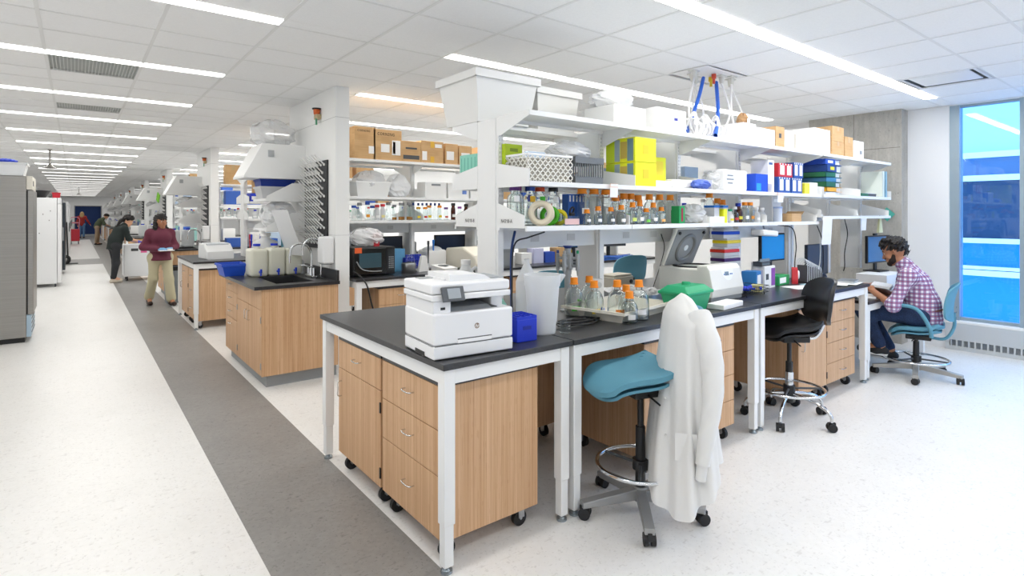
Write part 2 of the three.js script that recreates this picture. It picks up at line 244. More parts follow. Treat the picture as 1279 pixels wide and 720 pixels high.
{
  const zA = N0 + PER - PER + 0.61, t = thing('air_diffuser', 'white plaque air diffuser with dark slots in the ceiling near the window', 'vent', [X0 + 8.5 * XG, CEIL, N0 + 0.305]);
  obj('recess', [bb(-0.31, 0.31, 0.15, 0.158, -0.3, 0.3), bb(-0.312, -0.3, 0, 0.15, -0.3, 0.3), bb(0.3, 0.312, 0, 0.15, -0.3, 0.3), bb(-0.3, 0.3, 0, 0.15, 0.288, 0.3), bb(-0.3, 0.3, 0, 0.15, -0.3, -0.288)], mat(0x9fa4a8, 0.7), t);
  obj('plaque', rbb(-0.235, 0.235, 0.004, 0.014, -0.225, 0.225, 0.004), M.white, t);
  obj('rim', [bb(-0.3, 0.3, 0.0, 0.006, 0.262, 0.3), bb(-0.3, 0.3, 0, 0.006, -0.3, -0.262), bb(-0.3, -0.272, 0, 0.006, -0.262, 0.262), bb(0.272, 0.3, 0, 0.006, -0.262, 0.262)], M.white, t);
}
// ------------------------------------------------------------ the building across the courtyard
{
  const x = 15, f = thing('neighbouring_building', 'glass building with blue panes and white floor bands seen through the window', 'building', [x, 0, 0]);
  const yOf = py => CAMH + (HZ - py) / FPX * (x * (1 / (FW[0] + (1235 - CX) / FPX * RT[0])));
  const Z0 = -9, Z1 = 8, bands = [[60, 190, 0xbfe0f6], [197, 219, 0x4a739c], [226, 298, 0x24405e], [304, 333, 0x0f86de], [345, 402, 0x0a8ce8], [409, 520, 0x4a5a68]];
  bands.forEach(([a, b, c], n) => { const y0 = yOf(b), y1 = yOf(a); for (let z = Z0; z < Z1 - 0.1; z += 1.7) obj('glass_panel', bb(0, 0.1, y0, y1, z + 0.012, z + 1.688), mat(c, 0.25), f); });
  [[190, 197], [219, 226], [298, 304], [333, 337], [338, 345], [402, 409]].forEach(([a, b]) => obj('floor_band', bb(-0.12, 0.1, yOf(b), yOf(a), Z0, Z1), mat(0xf4f8fb, 0.6), f));
  obj('back_wall', bb(0.1, 0.4, -9, yOf(60), Z0, Z1), mat(0x2b3d52, 0.7), f);
}
// ------------------------------------------------------------ benches, cabinets, shelving
const BH = 0.914, ROW = 3.22, ZC0 = -2.82;
const seam = mat(0x3b2a1c, 0.8);
function tableLeg(parent, x, z, dx, dz) {
  const l = obj('leg', [rb(0.056, 0.674, 0.056, x, 0.548, z, 0.004)], M.white, parent);
  obj('lower_leg', rb(0.046, 0.18, 0.046, x, 0.12, z, 0.003), M.white, l);
  obj('foot', [cy(0.026, 0.026, 0.012, x, 0.006, z, 16), cy(0.02, 0.008, 0.012, x, 0.018, z, 16), cy(0.006, 0.006, 0.02, x, 0.028, z, 8)], mat(0x9aa4aa, 0.35, 0.7), l);
}
function table(x0, x1, zn, zf, label, group, h = BH) {
  const t = thing('lab_table', label, 'table', [x0, h - BH, zn], 0, group), w = x1 - x0, d = zn - zf, g = 0.002;
  obj('tabletop', rbb(g, w - g, 0.886, BH, 0, -d, 0.003), M.epoxy, t);
  const a = 0.818, b = 0.885, i = 0.022;
  obj('frame', [bb(i, w - i, a, b, -i, -i - 0.035), bb(i, w - i, a, b, -d + i, -d + i + 0.035), bb(i, i + 0.035, a, b, -i, -d + i), bb(w - i - 0.035, w - i, a, b, -i, -d + i)], M.white, t);
  const y = BH - h; for (const X of [0.042, w - 0.042]) for (const Z of [-0.042, -d + 0.042]) { tableLeg(t, X, Z); }
  if (h !== BH) for (const c of t.children) if (c.name === 'leg') { c.position.y = BH - h; c.scale.y = 1 - 0.0 ; }
  return t;
}
// wire pull seen from the front (faces +z)
const pullG = merge([tube([[-0.045, 0, 0], [-0.043, 0, 0.022], [0, -0.004, 0.026], [0.043, 0, 0.022], [0.045, 0, 0]], 0.0035, 16, 6)]);
function pull(parent, x, y, z, vert) { const g = pullG.clone(); if (vert) g.rotateZ(PI / 2); g.translate(x, y, z); return obj('handle', g, M.chrome, parent); }
function caster(parent, x, z) {
  const c = obj('caster', [bx(0.045, 0.008, 0.045, x, 0.098, z), bx(0.004, 0.055, 0.035, x - 0.017, 0.07, z + 0.008), bx(0.004, 0.055, 0.035, x + 0.017, 0.07, z + 0.008), cy(0.008, 0.008, 0.04, x, 0.041, z + 0.012, 10, 0, PI / 2)], M.alu, parent);
  obj('wheel', [cy(0.039, 0.039, 0.026, x, 0.0395, z + 0.012, 20, 0, PI / 2)], M.rubber, c); return c;
}
// local frame: front faces +z, origin at the middle of the footprint
function cabinet(label, pos, turn, w, d, kind, group) {
  const t = thing('mobile_cabinet', label, 'cabinet', pos, turn, group), y0 = 0.105, y1 = 0.79, f = d / 2;
  obj('body', bb(-w / 2, w / 2, y0, y1, -f, f - 0.021), M.wood, t);
  obj('top_panel', rbb(-w / 2, w / 2, y1, y1 + 0.024, -f, f, 0.002), M.epoxy, t);
  const front = (nm, a, b, u0 = -w / 2, u1 = w / 2) => obj(nm, rbb(u0 + 0.0015, u1 - 0.0015, a + 0.0018, b - 0.0018, f - 0.0195, f, 0.0015), M.wood, t);
  if (kind === 'three') { const ys = [y0, 0.385, 0.59, y1]; for (let i = 0; i < 3; i++) { const dr = front('drawer', ys[i], ys[i + 1]); pull(dr, 0, (ys[i] + ys[i + 1]) / 2 + 0.015, f); } }
  else if (kind === 'four') { const ys = [y0, 0.275, 0.45, 0.62, y1]; for (let i = 0; i < 4; i++) { const dr = front('drawer', ys[i], ys[i + 1]); pull(dr, 0, (ys[i] + ys[i + 1]) / 2 + 0.01, f); } }
  else { const yd = 0.62; const dr = front('drawer', yd, y1); pull(dr, 0, (yd + y1) / 2 + 0.01, f); const do_ = front('door', y0, yd); pull(do_, (kind === 'doorL' ? -1 : 1) * (w / 2 - 0.05), yd - 0.12, f, true); const hx = (kind === 'doorL' ? 1 : -1) * (w / 2 - 0.002); obj('hinge', [bx(0.012, 0.055, 0.006, hx, yd - 0.09, f + 0.002), bx(0.012, 0.055, 0.006, hx, y0 + 0.08, f + 0.002)], mat(0x3a352f, 0.4, 0.6), do_); }
  for (const X of [-w / 2 + 0.06, w / 2 - 0.06]) for (const Z of [-f + 0.06, f - 0.07]) caster(t, X, Z);
  return t;
}
// shelving: uprights on the bench's middle line, shelves on both sides
const slotM = mat(0x9a9ea0, 0.6);
function bracketPlate(parent, x, zU, dir, y, kind, depth) {
  const d = depth; let pts;
  if (kind === 'under') pts = [[0, 0], [d, 0], [d, -0.028], [0.03, -0.115], [0, -0.115]];
  else if (kind === 'over') pts = [[0, -0.03], [d, -0.03], [d, 0.068], [0, 0.115]];
  else pts = [[0, -0.012], [d - 0.02, -0.012], [d - 0.02, 0.06], [0, 0.135]];
  return obj('bracket', prism(pts, 0.004, x, y, zU, dir > 0 ? -PI / 2 : PI / 2), M.white, parent);
}
function shelving(label, xs, zc, levels, group, opt = {}) {
  const t = thing('bench_shelving', label, 'shelving', [0, BH + 0.001, 0], 0, group), b = BH + 0.001, hw = 0.11;
  xs.forEach((x, i) => {
    const top = levels[0].y - 0.006;
    const u = obj('upright', [rbb(x - 0.028, x + 0.028, 0, top - b, zc - hw + 0.02, zc + hw - 0.02, 0.003), bb(x - 0.02, x + 0.02, 0, top - b, zc + hw - 0.02, zc + hw), bb(x - 0.02, x + 0.02, 0, top - b, zc - hw, zc - hw + 0.02)], M.white, t);
    if (opt.slots) { const s = []; for (let y = 0.75; y < top - b - 0.03; y += 0.026) s.push(bx(0.0035, 0.014, 0.0006, x - 0.008, y, zc + hw), bx(0.0035, 0.014, 0.0006, x + 0.008, y, zc + hw)); obj('slot_strip', s, slotM, u); }
  });
  for (const L of levels) for (let i = 0; i < xs.length - 1; i++) {
    if (L.from !== undefined && i < L.from) continue; if (L.to !== undefined && i >= L.to) continue;
    for (const dir of (opt.sides || [1, -1])) {
      const zu = zc + dir * hw, d = L.depth || 0.295, x0 = xs[i] + (i ? 0.003 : -0.02), x1 = xs[i + 1] - 0.003 + (i === xs.length - 2 ? 0.025 : 0), y = L.y - b;
      const s = obj('shelf', [bb(x0, x1, y - 0.008, y, zu + dir * 0.014, zu + dir * (d - 0.014)), bb(x0, x1, y - 0.028, y, zu + dir * (d - 0.014), zu + dir * d), bb(x0, x1, y - 0.028, y, zu, zu + dir * 0.014)], M.white, t);
      bracketPlate(s, xs[i] + (i ? 0.0 : -0.02), zu, dir, y, L.kind, d);
      if (i === xs.length - 2) bracketPlate(s, xs[i + 1] + 0.02, zu, dir, y, L.kind, d);
    }
  }
  if (opt.rail) for (let i = 0; i < xs.length - 1; i++) { const r = obj('service_rail', rbb(xs[i] + 0.03, xs[i + 1] - 0.03, 1.338 - b, 1.455 - b, zc - 0.05, zc + 0.07, 0.004), M.white, t); for (const u of [0.3, 0.62]) obj('socket', bx(0.07, 0.045, 0.003, xs[i] + u, 1.4 - b, zc + 0.0715), mat(0xdcdcda, 0.5), r); }
  return t;
}
const LV = [{ y: 2.14, kind: 'under' }, { y: 1.742, kind: 'over' }, { y: 1.485, kind: 'low', depth: 0.27 }];
const NEAR0 = -2.055, BD = 1.529;
// ---- first bench (island nearest the window side of the corridor)
table(1.227, 1.99, NEAR0, NEAR0 - BD, 'black-topped white steel table with the printer, nearest table of the first bench');
table(1.994, 3.84, NEAR0, NEAR0 - BD, 'black-topped white steel table under the bottle shelves, carrying the cream tray');
table(3.842, 5.77, NEAR0, NEAR0 - BD, 'black-topped white steel table with the purple box and the wire basket');
cabinet('wooden mobile cabinet with three drawers under the printer', [1.545, 0, -2.441], -PI / 2, 0.61, 0.55, 'three');
cabinet('wooden mobile cabinet with one drawer over a door under the printer table', [1.545, 0, -3.066], -PI / 2, 0.6, 0.55, 'doorL');
cabinet('wooden mobile cabinet with a door behind the stool with the lab coat', [2.863, 0, -2.435], 0, 0.474, 0.63, 'doorL');
cabinet('wooden mobile cabinet with four drawers right beside the white lab coat', [3.348, 0, -2.435], 0, 0.485, 0.63, 'four');
cabinet('wooden mobile cabinet with a door behind the black stool', [4.777, 0, -2.435], 0, 0.504, 0.63, 'doorL');
cabinet('wooden mobile cabinet with four drawers between the black stool and the man', [5.318, 0, -2.435], 0, 0.568, 0.63, 'four');
for (const [x, k, n] of [[2.4, 'four', 'behind the teal stool'], [3.1, 'doorL', 'back to back with the coat side cabinets'], [4.5, 'four', 'behind the black stool cabinets']]) cabinet('wooden mobile cabinet facing the second bench, ' + n, [x, 0, -3.2], PI, 0.5, 0.6, k);
const XU = [2.02, 2.9, 3.79, 4.68, 5.6, 6.5, 7.34];
shelving('white steel shelving with the orange-capped bottles and yellow boxes on the first bench', XU.slice(0, 5), ZC0, LV, undefined, { slots: true, rail: true });
// lower desk and the shelving over it at the window end
{
  const D = table(5.8, 7.42, NEAR0 - 0.02, NEAR0 - BD, 'lower black-topped white desk at which the man sits', undefined, 0.74);
  for (const c of D.children) if (c.name === 'leg') { c.position.y = BH - 0.74; c.scale.y = (0.74 - 0.03) / (BH - 0.03); c.position.y = 0.74 - 0.74 + (BH - 0.74); }
  shelving('white steel shelving with the stacked ring binders above the lower desk', [5.665, 6.5, 7.34], ZC0, [{ y: 2.14, kind: 'under', depth: 0.305 }, { y: 1.745, kind: 'over', depth: 0.305 }, { y: 1.535, kind: 'low', depth: 0.3 }], undefined, { slots: true });
}
// ---- sink benches and their service walls
function sinkUnit(zn, label, faucetLabel, full) {
  const t = thing('sink_cabinet', label, 'cabinet', [1.25, 0, zn], 0, full ? undefined : 'sink cabinets further down the corridor');
  const L = BD, x0 = 0.045, x1 = 0.735, y0 = 0.11, y1 = 0.884;
  obj('body', [bb(x0 + 0.02, x1, y0, 0.64, -0.02, -L + 0.02), bb(x0 + 0.02, x0 + 0.04, 0.64, y1, -0.02, -L + 0.02), bb(x1 - 0.02, x1, 0.64, y1, -0.02, -L + 0.02), bb(x0 + 0.04, x1 - 0.02, 0.64, y1, -L + 0.04, -L + 0.02)], M.wood, t);
  obj('end_panel', bb(x0, x1, y0, y1, -0.02, 0), M.wood, t);
  obj('toe_kick', bb(x0 + 0.05, x1, 0, y0, -0.05, -L + 0.05), mat(0x9b9fa1, 0.6), t);
  const front = (nm, a, b, z0, z1) => obj(nm, rbb(x0 - 0.001, x0 + 0.019, a + 0.002, b - 0.002, z0 - 0.002, z1 + 0.002, 0.0015), M.wood, t);
  const hz = (p, z, y, vert) => { const g = pullG.clone(); if (vert) g.rotateZ(PI / 2); g.rotateY(-PI / 2); g.translate(x0 - 0.001, y, z); obj('handle', g, M.chrome, p); };
  const za = -0.022, zb = -0.48, zc = -0.94, zd = -1.5;
  front('apron_panel', 0.7, y1, za, zc);
  const d1 = front('door', y0, 0.7, za, zb), d2 = front('door', y0, 0.7, zb, zc); hz(d1, zb + 0.05, 0.6, true); hz(d2, zb - 0.05, 0.6, true);
  obj('hinge', [bx(0.006, 0.055, 0.014, x0 - 0.004, 0.61, za + 0.0), bx(0.006, 0.055, 0.014, x0 - 0.004, 0.2, za)], M.alu, d1); obj('hinge', [bx(0.006, 0.055, 0.014, x0 - 0.004, 0.61, zc), bx(0.006, 0.055, 0.014, x0 - 0.004, 0.2, zc)], M.alu, d2);
  const ys = [y0, 0.46, 0.6, 0.74, y1]; for (let i = 0; i < 4; i++) { const dr = front('drawer', ys[i], ys[i + 1], zc, zd); hz(dr, (zc + zd) / 2, (i ? (ys[i] + ys[i + 1]) / 2 : 0.4) + 0.01); }
  const c = obj('countertop', [bb(-0.02, 0.2, y1, BH, 0.02, -L), bb(0.55, x1 + 0.01, y1, BH, 0.02, -L), bb(0.2, 0.55, y1, BH, 0.02, -0.12), bb(0.2, 0.55, y1, BH, -0.78, -L)], M.epoxy, t);
  obj('sink_basin', [bb(0.2, 0.206, BH - 0.25, BH - 0.004, -0.12, -0.78), bb(0.544, 0.55, BH - 0.25, BH - 0.004, -0.12, -0.78), bb(0.2, 0.55, BH - 0.25, BH - 0.004, -0.12, -0.126), bb(0.2, 0.55, BH - 0.25, BH - 0.004, -0.774, -0.78), bb(0.2, 0.55, BH - 0.256, BH - 0.25, -0.12, -0.78)], mat(0x26282b, 0.5), c);
  obj('backsplash', bb(x1 - 0.012, x1 + 0.01, BH, BH + 0.1, 0.0, -L), M.epoxy, t);
  if (faucetLabel) {
    const f = thing('faucet', faucetLabel, 'faucet', [1.25 + 0.63, BH, zn - 0.46], 0, full ? undefined : 'gooseneck faucets further down the corridor');
    obj('base', [rb(0.06, 0.025, 0.22, 0, 0.0125, 0, 0.008), cy(0.022, 0.018, 0.07, 0, 0.06, 0, 14)], M.chrome, f);
    obj('spout', tube([[0, 0.06, 0], [0, 0.24, 0], [-0.04, 0.32, 0], [-0.12, 0.345, 0], [-0.19, 0.31, 0], [-0.21, 0.22, 0]], 0.011, 40, 10), M.chrome, f);
    obj('nozzle', cy(0.008, 0.014, 0.07, -0.211, 0.19, 0, 12), M.chrome, f);
    for (const s of [-1, 1]) { obj('valve', [cy(0.016, 0.014, 0.08, 0, 0.06, s * 0.08, 12)], M.chrome, f); obj('lever', tube([[0, 0.1, s * 0.08], [-0.03, 0.115, s * 0.1], [-0.08, 0.12, s * 0.13]], 0.006, 12, 7), M.chrome, f); }
    if (full) obj('spray_riser', tube([[0.05, 0.02, 0.14], [0.05, 0.3, 0.14], [0.02, 0.38, 0.14], [-0.06, 0.4, 0.14], [-0.12, 0.34, 0.14], [-0.13, 0.24, 0.13]], 0.009, 40, 8), M.chrome, f);
  }
  return t;
}
function serviceWall(zn, k, full) {
  const z0 = zn - 0.11, z1 = zn - 1.6;
  const w = struct('service_wall', [bb(2.0, 2.14, 0, CEIL, z0, z1)], M.white); w.userData.kind = 'structure';
  obj('panel_seam', [bb(1.9992, 2.1408, 2.505, 2.509, z0 + 0.0008, z1), bb(1.9992, 2.1408, 1.345, 1.348, z0 + 0.0008, z1)], mat(0xbfc1c1, 0.6), w);
  const bz0 = zn - 0.3, bz1 = zn - 0.99;
  const p = thing('pegboard', full ? 'black drying pegboard with slanted white pegs on the service wall above the sink' : 'black drying pegboard with white pegs on a service wall further down the corridor', 'pegboard', [1.999, 1.2, bz0], 0, full ? undefined : 'pegboards further down the corridor');
  obj('board', rbb(-0.018, 0, 0, 0.9, 0, bz1 - bz0, 0.003), mat(0x2a2b2d, 0.5), p);
  const R = full ? 11 : 9, C = full ? 6 : 4; const pg = merge([tube([[0, 0, 0], [-0.105, 0.1, 0]], 0.0075, 1, 6), sp(0.014, -0.006, 0.005, 0, 1, 1, 1, 8)]);
  for (let r = 0; r < R; r++) for (let c = 0; c < C; c++) { const y = 0.05 + r * (0.8 / (R - 1)), z = -0.06 - (c + (r % 2 ? 0.5 : 0)) * (0.58 / C); const m = new THREE.Mesh(pg, M.paper); m.name = 'peg'; m.position.set(-0.017, y, z); m.castShadow = m.receiveShadow = true; p.add(m); }
  // canopy and two tray shelves on the far half of the wall, over the counter
  const hz = zn - 1.02, hd = 0.5;
  const hood = thing('exhaust_canopy', full ? 'white sloping canopy mounted high on the service wall above the sink' : 'white sloping canopy high on a service wall further down the corridor', 'canopy', [1.998, 1.96, hz - hd / 2], 0, full ? undefined : 'canopies further down the corridor');
  obj('shell', [prism([[0, 0], [0, 0.34], [-0.44, 0.34], [-0.62, 0]], hd, 0, 0, 0, 0, 0, 0.006)], M.white, hood); obj('lip', bb(-0.625, 0, -0.025, -0.002, -hd / 2 - 0.004, hd / 2 + 0.004), M.white, hood);
  obj('switch_plate', [bx(0.06, 0.07, 0.012, -0.36, 0.24, hd / 2 + 0.006), bx(0.03, 0.04, 0.006, -0.36, 0.24, hd / 2 + 0.014)], mat(0xb9bdbf, 0.5), hood);
  for (const [y, nm] of [[1.72, 'upper'], [1.4, 'lower']]) {
    const s = thing('wall_shelf', (full ? `${nm} white gusseted shelf on the service wall above the sink` : `${nm} white gusseted shelf on a service wall further down the corridor`), 'shelf', [1.998, y, hz - hd / 2], 0, full ? undefined : 'wall shelves further down the corridor');
    obj('board', bb(-0.42, 0, -0.025, 0, -hd / 2, hd / 2), M.white, s); for (const e of [-1, 1]) obj('gusset', prism([[0, -0.03], [0, 0.17], [-0.14, 0.17], [-0.4, 0.03], [-0.42, -0.03]], 0.005, 0, 0, e * (hd / 2 + 0.003)), M.white, s);
  }
  const d = thing('towel_dispenser', full ? 'white towel dispenser on the service wall below the pegboard' : 'white towel dispenser on a service wall further down the corridor', 'dispenser', [1.999, 1.2, zn - 0.205], 0, full ? undefined : 'towel dispensers further down the corridor');
  obj('case', rb(0.12, 0.27, 0.16, -0.06, 0, 0, 0.025), mat(0xf0f1f2, 0.35), d); obj('outlet_slot', bx(0.08, 0.006, 0.11, -0.062, -0.136, 0), M.grey, d);
  const a = thing('gas_alarm', full ? 'orange and black gas alarm high on the service wall above the pegboard' : 'orange and black gas alarm high on a service wall further down the corridor', 'alarm', [1.999, 2.56, zn - 0.55], 0, full ? undefined : 'gas alarms further down the corridor');
  obj('base', rb(0.05, 0.05, 0.09, -0.025, 0, 0, 0.006), mat(0xc9b58c, 0.5), a); obj('lamp', cy(0.03, 0.034, 0.05, -0.035, 0.05, 0, 14), mat(0xd9631c, 0.4), a); obj('cap', cy(0.045, 0.045, 0.012, -0.035, 0.083, 0, 16), M.black, a); obj('green_tag', bx(0.012, 0.07, 0.03, -0.045, -0.05, 0.02), mat(0x4f9a74, 0.5), a);
  return w;
}
const ROWS = 14;
for (let k = 1; k < ROWS; k++) {
  const zc = ZC0 - ROW * k, zn = zc + BD / 2 + 0.002, full = k < 2, far = k > 6;
  if (k === 4) { /* the low freezer stands at this bench end */ } else if (k % 2) {
    sinkUnit(zn, full ? 'wooden sink cabinet with black counter beside the corridor, end of the second bench' : 'wooden sink cabinet with black counter at a bench end further down the corridor', k < 6 ? (full ? 'chrome gooseneck lab faucet beside the black sink' : 'chrome gooseneck faucet at a sink further down the corridor') : null, full);
    serviceWall(zn, k, full);
  } else {
    const g = k > 2 ? 'end tables further down the corridor' : undefined, gc = k > 2 ? 'end cabinets further down the corridor' : undefined;
    table(1.227, 1.99, zn, zn - BD, k === 2 ? 'black-topped white steel table with the small white centrifuge, end of the third bench' : 'black-topped white steel table ending a bench further down the corridor', g);
    cabinet(k === 2 ? 'wooden mobile cabinet with three drawers under the small white centrifuge' : 'wooden drawer cabinet under a bench-end table further down the corridor', [1.545, 0, zn - 0.386], -PI / 2, 0.61, 0.55, 'three', gc);
    cabinet(k === 2 ? 'wooden mobile cabinet with a door under the small white centrifuge' : 'wooden door cabinet under a bench-end table further down the corridor', [1.545, 0, zn - 1.011], -PI / 2, 0.6, 0.55, 'doorL', gc);
  }
  const xs = k === 1 ? [2.24, 3.13, 4.02, 4.91, 5.8, 6.69] : k === 2 ? [2.02, 2.9, 3.79, 4.68] : k % 2 ? [2.24, 3.13, 4.02] : [2.02, 2.9, 3.79];
  const xa = k % 2 ? 2.16 : 1.994, names = ['second', 'third'];
  if (k === 1) { table(xa, 3.13, zn, zn - BD, 'black-topped white steel table with the black microwave on the second bench'); table(3.132, 5.0, zn, zn - BD, 'black-topped white steel table with the monitors on the second bench'); table(5.002, 6.9, zn, zn - BD, 'black-topped white steel table of the second bench nearest the window wall'); }
  else table(xa, xs[xs.length - 1] + 0.05, zn, zn - BD, k === 2 ? 'black-topped white steel table under the shelves of the third bench' : 'black-topped white steel table under shelves further down the corridor', k > 2 ? 'shelf tables further down the corridor' : undefined);
  shelving(k === 1 ? 'white steel shelving with cardboard boxes and bottles on the second bench' : k === 2 ? 'white steel shelving with the large cardboard boxes on the third bench' : 'white steel shelving on a bench further down the corridor', xs, zc, LV, k > 2 ? 'shelving further down the corridor' : undefined, { rail: k < 3 });
  if (k < 3) for (let i = 0; i < 3; i++) cabinet((['wooden mobile cabinet with a door', 'wooden mobile cabinet with four drawers', 'wooden cabinet with four drawers'][i]) + (k === 1 ? ' under the second bench' : ' under the third bench') + [' nearest the corridor', ' in the middle', ' nearest the window wall'][i], [(k === 1 ? [2.68, 3.7, 4.4] : [2.55, 3.3, 4.2])[i], 0, zn - 0.38], 0, 0.5, 0.63, i ? 'four' : 'doorL');
}
// ------------------------------------------------------------ small lab things
const S3 = 1.485, S2 = 1.742, S1 = 2.14;
function shelfFit(x, y, z, hw) {                                 // keep a thing on a shelf clear of the brackets
  if (y < 1.4 || y > 2.05) return x; const k = Math.round((ZC0 - z) / ROW); if (Math.abs(z - (ZC0 - ROW * k)) > 0.45 || x < 1.95) return x;
  const xs = k === 0 ? [2.0, 2.9, 3.79, 4.68, 5.6, 5.645, 5.665, 6.5, 7.36] : k === 1 ? [2.22, 3.13, 4.02, 4.91, 5.8, 6.71] : k % 2 ? [2.22, 3.13, 4.04] : [2.0, 2.9, 3.79, 4.7], m = hw + 0.008;
  xs.forEach((u, i) => { if (Math.abs(x - u) < m || (i === 0 && x < u + m)) x = x >= u || i === 0 ? u + m : u - m; }); return x;
}
function bottle(label, [x, y, z], r, h, cap, o = {}) {
  x = shelfFit(x, y, z, r); const t = thing(o.name || 'glass_bottle', label, 'bottle', [x, y, z], o.turn || 0, o.group), nr = o.neck || r * 0.42, ch = o.capH || Math.min(0.03, h * 0.16), sh = h - ch - (o.square ? 0.012 : 0.02), sb = sh * (o.shoulder || 0.62);
  const pts = [[0, 0], [r * 0.92, 0], [r, r * 0.1], [r, sb]]; for (let i = 1; i <= 5; i++) { const a = i / 5 * PI / 2; pts.push([nr + (r - nr) * Math.cos(a), sb + (sh - sb) * Math.sin(a) * 0.98]); } pts.push([nr, sh], [nr, h - ch + 0.004]);
  if ((!o.body || o.body === M.glass) && (o.seg || 20) >= 18) { const w = 0.0028, inner = pts.slice(1).map(([a, b]) => [Math.max(a - w, 1e-4), Math.max(b, w)]).reverse(); obj('body', lathe([...pts, ...inner, [0, w]], 0, 0, 0, (o.seg || 20) + 8), M.wallGlass, t); }
  else obj('body', lathe(pts, 0, 0, 0, o.seg || 20), o.body || M.glass, t);
  if (o.fill) obj('liquid', lathe([[0, 0.004], [r * 0.93, 0.004], [r * 0.95, sb * o.fill], [0, sb * o.fill]], 0, 0, 0, o.seg || 20), o.liquid, t);
  obj('cap', [cy(nr * 1.28, nr * 1.22, ch, 0, h - ch / 2, 0, 16)], cap, t);
  if (o.ring) obj('pour_ring', cy(nr * 1.45, nr * 1.45, 0.006, 0, h - ch - 0.002, 0, 16), cap, t);
  if (o.tape) { const g = new THREE.CylinderGeometry(r * 1.008, r * 1.008, o.tapeH || h * 0.16, 14, 1, true, (o.tapeA || 0.3), o.tapeW || 1.5); g.translate(0, o.tapeY || sb * 0.55, 0); obj('label', g, o.tape, t); }
  return t;
}
function carton(label, [x, y, z], [w, h, d], turn, m, o = {}) {                // base centre
  x = shelfFit(x, y, z, w / 2); const t = thing(o.name || 'carton', label, o.cat || 'box', [x, y, z], turn || 0, o.group);
  obj('body', rb(w, h, d, 0, h / 2, 0, o.r || 0.002), m, t);
  if (o.flaps) obj('flap_seam', [bx(w * 0.99, 0.0012, 0.004, 0, h + 0.0004, 0)], mat(0x8d6a43, 0.8), t);
  if (o.tapeM) obj('tape', [bx(0.05, 0.0012, d + 0.001, 0, h + 0.0002, 0), bx(0.05, h * 0.28, 0.0012, 0, h * 0.86, d / 2 + 0.0004), bx(0.05, h * 0.28, 0.0012, 0, h * 0.86, -d / 2 - 0.0004)], o.tapeM, t);
  for (const [u, v, pw, ph, pm, nm] of (o.patch || [])) obj(nm || 'label', bx(pw, ph, 0.0014, u, v, d / 2 + 0.0006), pm, t);
  for (const [u, v, pw, ph, pm, nm] of (o.side || [])) obj(nm || 'label', bx(0.0014, ph, pw, -w / 2 - 0.0006, v, u), pm, t);
  return t;
}
function binThing(label, [x, y, z], [w, d, h], turn, m, o = {}) { const t = thing(o.name || 'plastic_bin', label, o.cat || 'bin', [x, y, z], turn || 0, o.group); obj('shell', openBin(w, d, h, o.flare ?? 0.02, 0, o.t || 0.004), m, t); const r = o.rim ?? 0.018; obj('rim', openBin(w + r, d + r, r * 1.6, 0, 0, r * 0.6).slice(0, 4).map(g => g.translate(0, h - r * 1.3, 0)), m, t); return t; }
const card = M.card, tapeM = mat(0xc9a878, 0.4), whiteLab = M.paper;
// crumpled clear bag: displaced ellipsoid
function bagGeo(w, h, d, seed, n = 26) { const g = new THREE.SphereGeometry(0.5, n, n * 0.7 | 0), p = g.attributes.position; for (let i = 0; i < p.count; i++) { const x = p.getX(i), y = p.getY(i), z = p.getZ(i), a = Math.atan2(z, x); const q = 1 + 0.28 * (vnoise(a * 2.4 + 9, y * 7 + 9, 64, 64, seed) - 0.5) + 0.22 * (vnoise(a * 6 + 30, y * 13 + 20, 128, 128, seed + 1) - 0.5); p.setXYZ(i, x * q * w, (y * q + 0.46) * h, z * q * d); if (p.getY(i) < 0.002) p.setY(i, 0.002); } const u = toCreasedNormals(g, 0.5); return u; }

